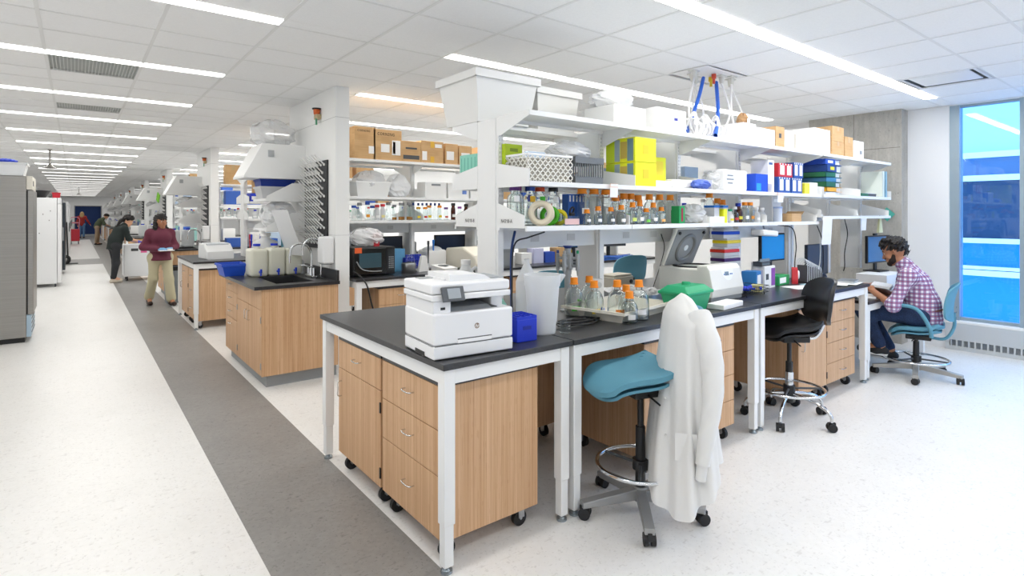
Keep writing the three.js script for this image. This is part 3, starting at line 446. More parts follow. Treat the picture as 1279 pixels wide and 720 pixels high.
// ---- printer
{
  const t = thing('printer', 'white laser printer with a tilted grey touch panel on the nearest table', 'printer', [1.44, BH, -2.272], -0.09), w = 0.41, d = 0.33, m = mat(0xeff0f1, 0.4), dk = mat(0x4a4e52, 0.4);
  const f = d / 2;
  obj('base_body', [rbb(-w / 2, w / 2, 0.004, 0.062, -f, f, 0.008), rbb(-w / 2, w / 2, 0.064, 0.205, -f, f, 0.012)], m, t);
  obj('side_vent', bx(0.004, 0.02, 0.1, -w / 2 - 0.001, 0.014, 0.02), M.black, t);
  obj('neck', [rbb(-w / 2 + 0.004, -w / 2 + 0.09, 0.2, 0.258, -f + 0.005, f - 0.012, 0.006), rbb(w / 2 - 0.07, w / 2 - 0.004, 0.2, 0.258, -f + 0.005, f - 0.09, 0.006), bb(-w / 2 + 0.06, w / 2 - 0.05, 0.2, 0.258, -f + 0.005, -f + 0.05)], m, t);
  obj('output_slot', [bb(-w / 2 + 0.09, w / 2 - 0.07, 0.206, 0.209, -f + 0.05, f - 0.03), bb(-w / 2 + 0.09, w / 2 - 0.07, 0.208, 0.256, -f + 0.05, -f + 0.053)], M.black, t);
  obj('output_ramp', prism([[-f + 0.05, 0], [f - 0.02, 0], [f - 0.06, 0.012], [-f + 0.1, 0.03], [-f + 0.05, 0.03]], w - 0.19, -0.01, 0.207, 0, -PI / 2), mat(0x8c9094, 0.45), t);
  obj('scanner', [rbb(-w / 2 - 0.006, w / 2 - 0.01, 0.258, 0.285, -f, f - 0.006, 0.006), rbb(-w / 2 - 0.006, w / 2 - 0.01, 0.287, 0.333, -f, f - 0.012, 0.01)], m, t);
  obj('feeder_tray', [prism([[-0.16, 0], [0.06, 0], [0.02, 0.022], [-0.16, 0.03]], 0.24, 0.07, 0.333, -0.03), bb(-0.1, 0.02, 0.333, 0.341, -0.16, 0.05)], m, t);
  obj('feeder_gap', bx(0.1, 0.004, 0.2, 0.155, 0.3365, -0.02), mat(0xa5aaae, 0.5), t); obj('scanner_pad', bx(0.07, 0.003, 0.06, -0.13, 0.3345, -0.1), mat(0xa5aaae, 0.5), t);
  const cp = obj('control_panel', rb(0.108, 0.066, 0.014, -0.115, 0.288, f + 0.008, 0.004, 0, -0.38), mat(0x54585c, 0.4), t);
  obj('touch_screen', rb(0.062, 0.046, 0.003, -0.112, 0.2915, f + 0.0145, 0.001, 0, -0.38), mat(0x9da4aa, 0.3), cp);
  obj('usb_port', bx(0.022, 0.011, 0.002, -0.155, 0.224, f - 0.0115), M.black, t);
  obj('tray_pull', [rbb(-0.09, 0.085, 0.066, 0.082, f - 0.004, f + 0.0035, 0.002)], mat(0xf6f6f6, 0.35), t); obj('tray_gap', [bx(0.175, 0.004, 0.002, 0, 0.0845, f + 0.0005), bx(w - 0.01, 0.0022, 0.001, 0, 0.063, f + 0.0004), bx(0.001, 0.0022, d - 0.02, -w / 2 - 0.0004, 0.063, 0)], mat(0x55585b, 0.6), t);
  const logo = canvasTex(128, 128, (c, W) => { c.fillStyle = '#eff0f1'; c.fillRect(0, 0, W, W); c.fillStyle = '#8a7460'; c.beginPath(); c.arc(64, 64, 56, 0, 7); c.fill(); c.save(); c.translate(64, 64); c.transform(1, 0, -0.28, 1, 0, 0); c.fillStyle = '#f3f1ee'; c.font = 'italic bold 78px sans-serif'; c.textAlign = 'center'; c.textBaseline = 'middle'; c.fillText('hp', 0, -2); c.restore(); });
  obj('logo', xf(new THREE.CircleGeometry(0.0145, 24), 0.01, 0.135, f + 0.0006), texMat(logo, 0.4), t, true);
}
// ---- blue tube box, bucket, bottle, beaker, cables
{
  const t = thing('tube_box', 'royal blue compartment box beside the printer', 'box', [1.79, BH, -2.245], -0.06); obj('body', rb(0.125, 0.112, 0.14, 0, 0.056, 0, 0.004), M.blue, t);
  const g = []; for (let i = 0; i <= 4; i++) g.push(bx(0.004, 0.016, 0.135, -0.06 + i * 0.03, 0.12, 0), bx(0.122, 0.016, 0.004, 0, 0.12, -0.066 + i * 0.033)); obj('dividers', g, M.blue, t); obj('side_slot', bx(0.05, 0.018, 0.002, 0.0, 0.07, 0.0705), mat(0x0e259a, 0.5), t);
}
{
  const t = thing('measuring_bucket', 'tall translucent white plastic beaker beside the blue box', 'beaker', [1.985, BH, -2.29], 0);
  obj('wall', lathe([[0, 0.003], [0.066, 0.003], [0.07, 0.0], [0.072, 0.012], [0.074, 0.06], [0.078, 0.065], [0.091, 0.25], [0.096, 0.256], [0.099, 0.312], [0.101, 0.316], [0.096, 0.314], [0.093, 0.26], [0.088, 0.25], [0.072, 0.02], [0.066, 0.008], [0, 0.008]], 0, 0, 0, 36), M.milky, t);
  obj('spout', prism([[0, 0], [0.045, 0.06], [0.04, 0.066], [0, 0.07]], 0.03, 0.09, 0.245, 0.02, -0.3), M.milky, t);
}
{
  const p = onY(658, 402, BH), t = thing('conical_bottle', 'white plastic bottle with a tapering top behind the translucent beaker', 'bottle', [p.x, BH, p.z]);
  obj('body', lathe([[0, 0], [0.062, 0], [0.066, 0.008], [0.066, 0.24], [0.058, 0.262], [0.02, 0.34], [0.0155, 0.35], [0.0155, 0.372]], 0, 0, 0, 26), M.milky, t); obj('rim', torus(0.0155, 0.002, 0, 0.372, 0), M.milky, t);
}
{
  const t = thing('glass_beaker', 'small glass beaker at the table edge beside the translucent plastic beaker', 'beaker', [2.07, BH, -2.2]); obj('wall', lathe([[0, 0.002], [0.028, 0.002], [0.03, 0.006], [0.03, 0.07], [0.033, 0.075]], 0, 0, 0, 20), M.glass, t); obj('graduations', [bx(0.012, 0.002, 0.0008, 0, 0.03, 0.0306), bx(0.012, 0.002, 0.0008, 0, 0.045, 0.0306)], M.paper, t);
  const R = rng(5); const loops = []; for (let k = 0; k < 4; k++) { const pts = []; const cx = 2.27 + R() * 0.1, cz = -2.31 - R() * 0.05; for (let i = 0; i <= 9; i++) { const a = i / 9 * PI * 2 * 1.15 + k; pts.push([cx + Math.cos(a) * (0.13 + 0.03 * R()), BH + 0.006 + 0.012 * R() + k * 0.004, cz + Math.sin(a) * (0.05 + 0.02 * R())]); } loops.push(tube(pts, 0.004, 50, 6)); }
  tag(obj('coiled_cable', loops, M.black), 'coiled black cable lying in front of the cream tray', 'cable');
}
tag(obj('printed_bag', xf(bagGeo(0.12, 0.16, 0.1, 131), 1.93, BH, -2.62), mat(0x8fc6b4, 0.45)), 'pale green printed packet behind the translucent beaker', 'packet');
// ---- cream tray with bottles
{
  const t = thing('lab_tray', 'cream plastic tray holding orange-capped bottles', 'tray', [2.75, BH, -2.425], 0.18); obj('basin', openBin(0.6, 0.43, 0.065, 0.035, 0, 0.005), M.cream, t); obj('rim', openBin(0.625, 0.455, 0.016, 0, 0, 0.018).slice(0, 4).map(g => g.translate(0, 0.052, 0)), M.cream, t);
  const Y0 = BH + 0.006; const caps = [[717, 347, 0.235, 'nearest the grey service post'], [736, 345, 0.235, 'behind the yellow-taped one'], [742, 351, 0.225, 'with a yellow tape'], [771, 350, 0.235, 'with an orange mark'], [782, 356, 0.19, 'in the middle of the tray'], [798, 350, 0.235, 'nearest the foil'], [786, 364, 0.18, 'shortest at the front']];
  caps.forEach(([px, py, h, w], i) => { const p = onY(px, py, Y0 + h); bottle('orange-capped clear glass bottle on the cream tray, ' + w, [p.x, Y0, p.z], i === 6 || i === 4 ? 0.05 : 0.06, h, M.orange, { ring: true, neck: 0.019, capH: 0.036, shoulder: 0.5, seg: 26, tape: [mat(0x55cf3a, 0.6), null, mat(0xf2d531, 0.6), mat(0xf4933b, 0.6), M.paper, M.paper, M.paper][i], tapeA: 5.9, tapeW: 0.9, tapeH: 0.03, turn: -0.6 }); });
  const g = onY(725, 376, Y0 + 0.06); bottle('small tube with a lime green cap on the cream tray', [g.x, Y0, g.z], 0.016, 0.07, mat(0x62d21c, 0.5), { body: M.milky, neck: 0.014, name: 'sample_tube' });
  const b = onY(752, 386, Y0 + 0.03); const c = thing('blue_clip', 'small bright blue clip on the cream tray', 'clip', [b.x, Y0, b.z], 0.4); obj('jaw', [rb(0.03, 0.02, 0.012, 0, 0.02, 0, 0.005), torus(0.012, 0.004, 0.008, 0.025, 0.006, 0)], mat(0x1a5fd0, 0.5), c);
  const q = onY(745, 383, Y0 + 0.03), s = onY(818, 379, Y0 + 0.03);
  const j = thing('glass_dish', 'low glass jar lying in the cream tray beside the ice bucket', 'jar', [s.x, Y0, s.z]); obj('wall', lathe([[0, 0.002], [0.034, 0.002], [0.036, 0.008], [0.036, 0.045], [0.03, 0.05]], 0, 0, 0, 20), M.glass, j);
}
// ---- service turret on the bench's middle
{
  const p = onY(709, 389, BH), t = thing('service_turret', 'grey service post with valve taps and a blue top on the bench', 'turret', [p.x, BH, p.z], 0.5), m = mat(0xaeb2b2, 0.4, 0.2);
  obj('post', [cy(0.05, 0.05, 0.012, 0, 0.006, 0), cy(0.021, 0.021, 0.41, 0, 0.21, 0), rb(0.06, 0.1, 0.06, 0, 0.33, 0, 0.008)], m, t); obj('top_knob', [cy(0.016, 0.028, 0.012, 0, 0.418, 0), cy(0.03, 0.03, 0.008, 0, 0.428, 0)], mat(0x23408e, 0.4), t);
  for (let i = 0; i < 4; i++) { const a = i * PI / 2, c = Math.cos(a), s = Math.sin(a); const v = obj('valve', [cy(0.013, 0.013, 0.11, 0.068 * c, 0.325, 0.068 * s, 12), tube([[0, 0.35, 0], [0.068 * c, 0.35, 0.068 * s]], 0.01, 2, 8), tube([[0, 0.3, 0], [0.068 * c, 0.3, 0.068 * s]], 0.01, 2, 8), cy(0.004, 0.008, 0.04, 0.068 * c, 0.255, 0.068 * s, 8)], m, t); obj('valve_cap', cy(0.009, 0.009, 0.02, 0.068 * c, 0.392, 0.068 * s, 10), [mat(0xc9a22c, 0.5), M.green, mat(0xb9b9b4, 0.5), mat(0x3f62b0, 0.5)][i], v); }
  const q = onY(746, 385, BH), o = thing('socket_pedestal', 'white pedestal power socket standing behind the tray bottles', 'socket', [q.x, BH, q.z], -0.5); obj('case', [rb(0.075, 0.2, 0.06, 0, 0.1, 0, 0.008)], M.white, o); obj('outlet', cy(0.022, 0.022, 0.004, 0, 0.16, 0.031, 16, PI / 2), mat(0xd7d9d9, 0.5), o);
}
// ---- beige instrument, foil tray, ice bucket
{
  const p = V(3.62, 0, -3.19), t = thing('heat_block', 'beige heating instrument behind the tray bottles', 'instrument', [p.x, BH, p.z - 0.03], 0.1); obj('case', rb(0.27, 0.11, 0.17, 0, 0.06, 0, 0.008), mat(0xd3cdbd, 0.5), t); obj('lid', rb(0.25, 0.018, 0.15, 0, 0.124, 0, 0.006), mat(0xc9c2b1, 0.5), t); obj('dial', cy(0.016, 0.016, 0.014, 0.09, 0.07, 0.09, 16, PI / 2), M.dgrey, t);
  const f = thing('foil_tray', 'tray wrapped in crinkled aluminium foil behind the green ice bucket', 'tray', [3.27, BH, -2.725], 0.0);
  const g = new THREE.BoxGeometry(0.45, 0.075, 0.48, 30, 4, 32), a = g.attributes.position; for (let i = 0; i < a.count; i++) { const x = a.getX(i), y = a.getY(i), z = a.getZ(i); const n = vnoise(x * 38 + 40, z * 38 + 40 + y * 30, 256, 256, 7) - 0.5, m2 = vnoise(x * 80 + 90, z * 80 + 90, 512, 512, 8) - 0.5; a.setXYZ(i, x + n * 0.006, y > -0.03 ? y + 0.012 * n + 0.006 * m2 : y, z + n * 0.006); } g.translate(0, 0.04, 0);
  obj('foil', toCreasedNormals(g, 0.2), mat(0xb9bcbf, 0.3, 1), f);
  const b = thing('ice_bucket', 'green plastic ice bucket with a knobbed lid at the bench edge', 'bucket', [3.2, BH, -2.235], 0.08), gm = M.green;
  obj('tub', taper(0.25, 0.16, 0.305, 0.205, 0.12, 0, 0, 0), gm, b); obj('rim', rb(0.33, 0.022, 0.225, 0, 0.128, 0, 0.008), gm, b); const l = obj('lid', taper(0.32, 0.215, 0.24, 0.14, 0.035, 0, 0.138, 0), gm, b); obj('knob', [cy(0.03, 0.026, 0.022, 0, 0.18, 0, 20)], gm, l);
}
// ---- centrifuge with the open lid
{
  const t = thing('centrifuge', 'off-white bench centrifuge with its grey lid standing open', 'centrifuge', [3.755, BH, -2.5], 0.02), m = mat(0xe6e5de, 0.45), g = mat(0x8e9191, 0.45), w = 0.42, d = 0.45, f = d / 2;
  obj('case', [rbb(-w / 2, w / 2, 0.05, 0.24, -f, f - 0.05, 0.012), prism([[-0.0, 0.05], [0.05, 0.05], [0.058, 0.1], [0.03, 0.235], [0.01, 0.262], [-0.06, 0.262], [-0.06, 0.05]], w, 0, 0, f - 0.05, -PI / 2, 0, 0.006)], m, t);
  obj('base', rbb(-w / 2, w / 2, 0.008, 0.05, -f, f, 0.008), g, t);
  obj('bowl_rim', torus(0.15, 0.01, 0, 0.242, -0.05), M.black, t); obj('bowl', lathe([[0.15, 0.0], [0.14, -0.06], [0, -0.07]], 0, 0.246, -0.05, 28), M.dgrey, t);
  const pn = obj('control_face', xf(new THREE.CircleGeometry(0.078, 32, PI, PI), 0.02, 0.232, f - 0.0125, -0.205), mat(0xf2f3f2, 0.4), t);
  obj('display', bx(0.05, 0.028, 0.002, 0.005, 0.205, f - 0.0056, 0, -0.205), mat(0x6f7f86, 0.3), pn); for (const u of [-0.03, 0.055, 0.075]) obj('button', bx(0.012, 0.01, 0.002, u, 0.2, f - 0.005, 0, -0.205), mat(0x3e6fb5, 0.5), pn);
  const L = obj('lid', [rb(w - 0.02, 0.32, 0.03, 0, 0.16, 0, 0.012)].map(q => xf(q, 0, 0.245, -f + 0.02, 0.42)), m, t);
  const put = q => xf(q, 0, 0.245, -f + 0.02, 0.42);
  obj('lid_liner', [put(rb(w - 0.05, 0.3, 0.008, 0, 0.16, 0.016, 0.004))], g, L); obj('lid_ring', [put(torus(0.105, 0.016, 0, 0.155, 0.02, 0))], mat(0x7b7e7f, 0.45), L); obj('lid_window', [put(cy(0.024, 0.024, 0.006, 0, 0.155, 0.022, 20, PI / 2))], mat(0xe9eef0, 0.2), L);
  for (const s of [-1, 1]) obj('catch', put(cy(0.012, 0.012, 0.016, s * 0.16, 0.285, 0.024, 12, PI / 2)), M.black, L);
  carton('flat white foam slab in front of the bench centrifuge', [3.53, BH, -2.15], [0.3, 0.035, 0.12], 0.12, M.paper, { name: 'foam_slab', cat: 'foam', r: 0.005 });
}
// ---- stacked pipette-tip boxes with coloured lids
{
  const cols = [['pale grey', 0xd5dadf], ['teal', 0x3d98a8], ['bright blue', 0x1b84d8], ['purple', 0x4a1a5e], ['red', 0xe4381f], ['yellow', 0xf0d81a], ['dark blue', 0x1440b8]]; let y = BH;
  const dx = [0, 0, -0.02, 0.0, -0.01, 0.02, -0.01];
  cols.forEach(([n, c], i) => { const t = thing('tip_box', n + ' lidded pipette tip box in the stack behind the centrifuge', 'box', [4.27 + dx[i], y, -2.6], 0.05 * (i % 3 - 1)); obj('base', rb(0.22, 0.03, 0.13, 0, 0.015, 0, 0.004), M.milky, t); obj('tray', rb(0.225, 0.026, 0.135, 0, 0.044, 0, 0.004), mat(c, 0.4), t); obj('lid', rb(0.215, 0.016, 0.125, 0, 0.065, 0, 0.004), M.bag, t); y += 0.0735; });
}
// ---- wire basket, boxes, sorter and papers along the middle table
{
  const t = thing('wire_basket', 'black wire basket with blue tubes on the middle table', 'basket', [4.2, BH, -2.38], 0.05), g = []; const w = 0.36, d = 0.2;
  for (const y of [0.02, 0.045, 0.07]) g.push(tube([[-w / 2, y, -d / 2], [w / 2, y, -d / 2]], 0.0025, 1, 5), tube([[-w / 2, y, d / 2], [w / 2, y, d / 2]], 0.0025, 1, 5), tube([[-w / 2, y, -d / 2], [-w / 2, y, d / 2]], 0.0025, 1, 5), tube([[w / 2, y, -d / 2], [w / 2, y, d / 2]], 0.0025, 1, 5));
  for (let i = 0; i <= 12; i++) { const x = -w / 2 + i * w / 12; g.push(tube([[x, 0.07, d / 2], [x, 0.018, d / 2], [x, 0.016, -d / 2], [x, 0.07, -d / 2]], 0.0016, 6, 4)); }
  for (const X of [-1, 1]) for (const Z of [-1, 1]) g.push(cy(0.004, 0.004, 0.02, X * w * 0.4, 0.01, Z * d * 0.4, 6)); obj('wires', g, M.black, t);
  const R = rng(9); for (let i = 0; i < 9; i++) { const c = thing('blue_tube', 'small royal blue capped tube lying in the black wire basket', 'tube', [4.2 + (R() - 0.35) * 0.26, BH + 0.034 + R() * 0.02, -2.38 + (R() - 0.5) * 0.14], R() * 3, 'blue tubes in the wire basket'); obj('barrel', cy(0.009, 0.009, 0.06, 0, 0, 0, 10, 0, PI / 2), M.blue, c); obj('cap', cy(0.011, 0.011, 0.016, 0.036, 0, 0, 10, 0, PI / 2), mat(0x2a4ae0, 0.5), c); }
  carton('white and purple glove box behind the wire basket', [4.74, BH, -2.52], [0.2, 0.19, 0.11], 0.05, M.paper, { name: 'glove_box', patch: [[0.06, 0.095, 0.07, 0.15, mat(0x8d4aa8, 0.6)], [-0.05, 0.1, 0.05, 0.05, M.dgrey, 'print']], side: [[0, 0.09, 0.08, 0.14, mat(0xcfd0e4, 0.6)]] });
  carton('light blue and white wipe box behind the wire basket', [4.5, BH, -2.5], [0.13, 0.16, 0.12], 0.2, mat(0x2f7cc0, 0.6), { name: 'wipe_box', patch: [[0.01, 0.09, 0.09, 0.08, M.paper]] });
  carton('green and white tissue box on the middle table', [5.06, BH, -2.56], [0.24, 0.085, 0.12], 0.1, mat(0x2fa05a, 0.6), { name: 'tissue_box', patch: [[-0.03, 0.042, 0.14, 0.05, M.paper]] });
  carton('white box behind the green and white tissue box', [4.95, BH, -2.68], [0.12, 0.2, 0.08], 0, M.paper, { patch: [[0, 0.12, 0.08, 0.04, M.grey]] });
  const tr = thing('tube_rack', 'dark tube rack on top of the white and purple glove box', 'rack', [4.72, BH + 0.19, -2.52], 0.05); obj('frame', [bx(0.19, 0.006, 0.08, 0, 0.003, 0), bx(0.19, 0.006, 0.08, 0, 0.035, 0), bx(0.006, 0.04, 0.08, -0.092, 0.02, 0), bx(0.006, 0.04, 0.08, 0.092, 0.02, 0)], M.dgrey, tr); for (let i = 0; i < 6; i++) obj('tube', cy(0.009, 0.009, 0.055, -0.075 + i * 0.03, 0.035, 0.02, 8), mat(0x8fa0ad, 0.3), tr);
  const yb = carton('pale yellow foam block beside the wire basket', [4.45, BH, -2.42], [0.09, 0.06, 0.07], 0.2, mat(0xece3a6, 0.7), { name: 'foam_block', cat: 'foam' });
  const so = thing('wire_sorter', 'black wire sorter with a row of white hoops in front of the dark monitor', 'sorter', [5.55, BH, -2.5], 0.1); obj('base', bx(0.42, 0.008, 0.13, 0, 0.004, 0), M.black, so);
  for (let i = 0; i < 9; i++) { const x = -0.19 + i * 0.047, h = 0.22 - i * 0.012; obj('hoop', tube([[x, 0.006, 0.05], [x, h * 0.75, 0.05], [x + 0.004, h, 0.03], [x + 0.004, h, -0.03], [x, h * 0.75, -0.05], [x, 0.006, -0.05]], 0.0035, 24, 6), mat(0xdfe3e6, 0.3, 0.5), so); obj('divider', bx(0.003, h * 0.72, 0.09, x + 0.012, h * 0.38, 0), M.dgrey, so); }
  const rb1 = thing('red_tape_dispenser', 'red tape dispenser between the tissue box and the wire sorter', 'dispenser', [5.26, BH + 0.0, -2.5], 0.5); obj('body', prism([[-0.06, 0], [0.06, 0], [0.06, 0.03], [0.02, 0.14], [-0.03, 0.13], [-0.06, 0.04]], 0.05, 0, 0, 0, 0, 0, 0.004), M.red, rb1); obj('tape_roll', torus(0.03, 0.009, -0.005, 0.08, 0.03, 0), M.paper, rb1);
  const R2 = rng(77); for (let i = 0; i < 5; i++) { const p = [[5.0, -2.32], [5.3, -2.3], [5.5, -2.27], [5.6, -2.18], [5.45, -2.22]][i]; tag(obj('paper_sheet', xf(bx(0.28, 0.0015, 0.2), p[0], BH + 0.001 + i * 0.0022, p[1], 0, 0.15 * (i - 2), 0), i === 1 ? mat(0xbfe0e6, 0.8) : M.paper), ['loose white sheet beside the green and white tissue box', 'pale blue sheet on the middle table', 'white sheet in front of the wire sorter', 'white sheet at the end of the middle table', 'white sheet overlapping the pale blue sheet'][i], 'paper'); }
  const pn = thing('closed_laptop', 'closed grey laptop at the end of the middle table', 'laptop', [5.66, BH + 0.013, -2.2], 0.2); obj('base', rb(0.2, 0.012, 0.14, 0, 0.006, 0, 0.004), mat(0xc7cacc, 0.4), pn); obj('lid', rb(0.2, 0.006, 0.14, 0, 0.0155, 0, 0.002), mat(0x7f868c, 0.4), pn);
}
// ------------------------------------------------------------ first bench: lower shelf (bottles)
const xz = (px, z) => onZ(px, 200, z).x;
{
  const g = 'N4318-A', sign = (txt, z, dir) => { const t = canvasTex(256, 64, (c, W, H) => { c.fillStyle = '#eeeeec'; c.fillRect(0, 0, W, H); c.fillStyle = '#26282a'; c.font = 'bold 54px sans-serif'; c.textAlign = 'center'; c.textBaseline = 'middle'; c.fillText(txt, W / 2, H / 2); }); const m = tag(obj('bench_label', xf(new THREE.PlaneGeometry(0.13, 0.0325), 1.9972, S3 + 0.028, z, 0, -PI / 2), texMat(t, 0.6), scene, true), `bench label reading ${txt} on the end bracket of the lower shelf`, 'sign'); };
  sign('N4318-A', ZC0 + 0.11 + 0.085); sign('N4318-B', ZC0 - 0.11 - 0.085);
  // jars with mixed caps at the bench end
  [['purple', M.purple, 633], ['plum', mat(0x6b2266, 0.5), 648], ['navy blue', mat(0x1c3f95, 0.5), 662], ['brick red', mat(0xcf4a1e, 0.5), 677], ['black', M.black, 691]].forEach(([n, m, px], i) => bottle(`large clear jar with a ${n} cap near the bench end`, [xz(px, -2.62), S3, -2.62 - (i % 2) * 0.02], 0.044, 0.235, m, { neck: 0.024, capH: 0.026, shoulder: 0.8, seg: 24, tape: [M.paper, M.paper, mat(0xf6c22c, 0.6), mat(0x53d13d, 0.6), M.paper][i], tapeA: 5.6, tapeW: 0.8, tapeY: 0.16, tapeH: 0.035 }));
  const roll = (label, x, z, R, w, m, core) => { const t = thing('tape_roll', label, 'tape', [x, S3 + R, z], 0.75); obj('tape', [lathe([[R * 0.52, -w / 2], [R, -w / 2], [R, w / 2], [R * 0.52, w / 2], [R * 0.52, -w / 2]], 0, 0, 0, 32)].map(q => xf(q, 0, 0, 0, 0, 0, PI / 2)), m, t); obj('core', [lathe([[R * 0.48, -w / 2], [R * 0.52, -w / 2], [R * 0.52, w / 2], [R * 0.48, w / 2], [R * 0.48, -w / 2]], 0, 0, 0, 28)].map(q => xf(q, 0, 0, 0, 0, 0, PI / 2)), core, t); };
  roll('large roll of cream masking tape on the lower shelf near the bench end', 2.16, -2.5, 0.075, 0.06, mat(0xe6dcc4, 0.7), mat(0xbdb6a6, 0.7)); roll('roll of lime green tape behind the cream masking tape', 2.28, -2.56, 0.06, 0.03, mat(0x58c529, 0.5), M.paper); roll('roll of yellow tape beside the lime green tape', 2.35, -2.55, 0.05, 0.025, mat(0xf2dc2a, 0.5), M.paper);
  const tub = thing('glass_staining_dish', 'low clear dish with a pink label on the lower shelf', 'dish', [xz(708, -2.5), S3, -2.5]); obj('wall', openBin(0.13, 0.09, 0.055, 0.004, 0, 0.003), M.glass, tub); obj('label', bx(0.12, 0.035, 0.001, 0, 0.024, 0.047), mat(0xe8c3c1, 0.7), tub);
  const clip = thing('black_clamp', 'black clamp standing on the clear dish', 'clamp', [xz(710, -2.55), S3 + 0.056, -2.52], 0.3); obj('jaw', [rb(0.05, 0.02, 0.02, 0, 0.012, 0, 0.005), torus(0.022, 0.006, 0, 0.035, 0, 0.3)], M.black, clip);
  carton('blue and white patterned tip carton behind the clear dish', [xz(715, -2.68), S3 + 0.0, -2.67], [0.15, 0.2, 0.06], 0, mat(0x2d62b8, 0.6), { patch: [0, 1, 2, 3, 4].map(i => [-0.06 + i * 0.03, 0.17, 0.012, 0.04, M.paper, 'stripe']) });
  // tall clear bottles and small ones, orange caps
  const og = (h, r, px, z, w, extra) => bottle(w, [xz(px, z), S3, z], r, h, M.orange, { ring: true, neck: Math.max(0.014, r * 0.49), capH: Math.min(0.036, h * 0.2), shoulder: 0.6, seg: 18, tape: M.paper, tapeA: 5.5, tapeW: 1.2, ...extra });
  for (const [px, k] of [[727, 'nearest the clear dish'], [742, 'in the middle of the three'], [757, 'behind the hanging note']]) og(0.235, 0.05, px, -2.62, 'tall wide clear orange-capped bottle, ' + k, { shoulder: 0.78, neck: 0.024, capH: 0.028, tapeY: 0.09 });
  for (const [px, h, k] of [[733, 0.1, 'first'], [747, 0.12, 'second'], [763, 0.115, 'third']]) og(h, 0.026, px, -2.49, `small orange-capped vial, ${k} of three before the tall wide bottles`, { tapeY: 0.03 });
  const back = [769, 779, 788, 797, 811, 824, 837], front = [776, 790, 799, 807, 816, 826];
  back.forEach((px, i) => og([0.2, 0.215, 0.215, 0.205, 0.215, 0.215, 0.215][i], 0.042, px, -2.63, ['tall orange-capped bottle on the lower shelf beside the hanging note', 'tall orange-capped bottle with a green tape', '', '', '', '', 'orange-capped bottle with a green label at the end of the orange-capped row'][i] || 'tall orange-capped bottle in the back row of the orange-capped bottles', { group: i > 1 && i < 6 ? 'tall orange-capped bottles, back row' : undefined, tape: i === 6 ? mat(0x2fae62, 0.6) : i === 1 ? mat(0xa6d95a, 0.6) : M.paper, tapeH: i === 6 ? 0.09 : 0.04, tapeW: i === 6 ? 2.4 : 1.2 }));
  front.forEach((px, i) => og([0.13, 0.15, 0.16, 0.11, 0.15, 0.12][i], 0.03, px, -2.5, 'short orange-capped bottle in the front row of the orange-capped bottles', { group: 'short orange-capped bottles, front row', tape: [M.paper, mat(0xd7ea7a, 0.6), M.paper, mat(0x7fd95a, 0.6), M.paper, mat(0xf2b46a, 0.6)][i] }));
  carton('green carton with a red stripe at the end of the orange-capped bottles', [xz(847, -2.55), S3, -2.55], [0.07, 0.13, 0.07], 0, mat(0x2fae62, 0.6), { patch: [[0, 0.065, 0.02, 0.1, mat(0xb81c48, 0.6), 'stripe']] });
  tag(obj('plastic_bag', xf(bagGeo(0.24, 0.15, 0.2, 3), xz(862, -2.57), S3, -2.57), M.bag), 'clear crumpled plastic bag on the lower shelf beside the green carton', 'bag');
  carton('low white tray carton under the crumpled bags on the lower shelf', [xz(880, -2.5), S3, -2.48], [0.2, 0.05, 0.08], 0, M.paper);
  for (const [px, h, k] of [[886, 0.245, 'tallest'], [896, 0.2, 'middle'], [902, 0.19, 'shortest']]) og(h, 0.045, px, -2.65, `orange-capped clear bottle, ${k} of three behind the blue-lidded boxes`);
  for (const px of [889, 900]) { const t = thing('lidded_box', 'clear plastic box with a sky blue lid on the lower shelf', 'box', [xz(px, -2.52), S3, -2.52], 0, 'blue-lidded boxes on the lower shelf'); obj('box', rb(0.07, 0.12, 0.09, 0, 0.06, 0, 0.004), M.bag, t); obj('lid', rb(0.074, 0.018, 0.094, 0, 0.129, 0, 0.004), mat(0x2a74c8, 0.5), t); }
  carton('bright yellow label box on the lower shelf beside the blue-lidded boxes', [xz(904, -2.47), S3, -2.475], [0.05, 0.11, 0.04], 0, M.yellow);
  const list = [[911, 0.11, M.green, M.paper, mat(0xf0dc20, 0.6), 'small bottle with a green cap and yellow label'], [917, 0.13, mat(0xf2f2f0, 0.5), M.glass, mat(0xd23a3a, 0.6), 'small white-capped bottle with a red label'], [922, 0.16, mat(0x1b3fb0, 0.5), M.amber, mat(0xe8e04a, 0.6), 'brown glass bottle with a dark blue cap'], [930, 0.17, M.orange, M.glass, M.paper, 'orange-capped bottle beside the brown glass bottle'], [937, 0.17, M.orange, M.glass, mat(0xf0a040, 0.6), 'orange-capped bottle with an orange label'], [944, 0.13, M.paper, M.milky, M.paper, 'white plastic bottle with a paper label'], [950, 0.125, M.paper, M.milky, mat(0xf0e030, 0.6), 'white plastic bottle with a yellow label']];
  list.forEach(([px, h, c, b, l, n]) => bottle(n + ' on the lower shelf', [xz(px, -2.53), S3, -2.53], 0.035, h, c, { body: b, tape: l, tapeA: 5.5, tapeW: 1.6, neck: 0.018 }));
  const rk = thing('tube_tower', 'clear plastic tube tower on the lower shelf behind the white bottles', 'rack', [xz(962, -2.6), S3, -2.6]); obj('case', rb(0.16, 0.23, 0.12, 0, 0.115, 0, 0.006), M.bag, rk); obj('label', bx(0.11, 0.03, 0.001, 0, 0.19, 0.061), M.paper, rk);
  const cs = thing('canister', 'pale blue lidded canister beside the clear tube tower', 'canister', [xz(971, -2.52), S3, -2.52]); obj('body', cy(0.04, 0.04, 0.12, 0, 0.06, 0), mat(0xd5dff0, 0.5), cs); obj('lid', cy(0.043, 0.043, 0.015, 0, 0.1275, 0), mat(0x9db4de, 0.5), cs);
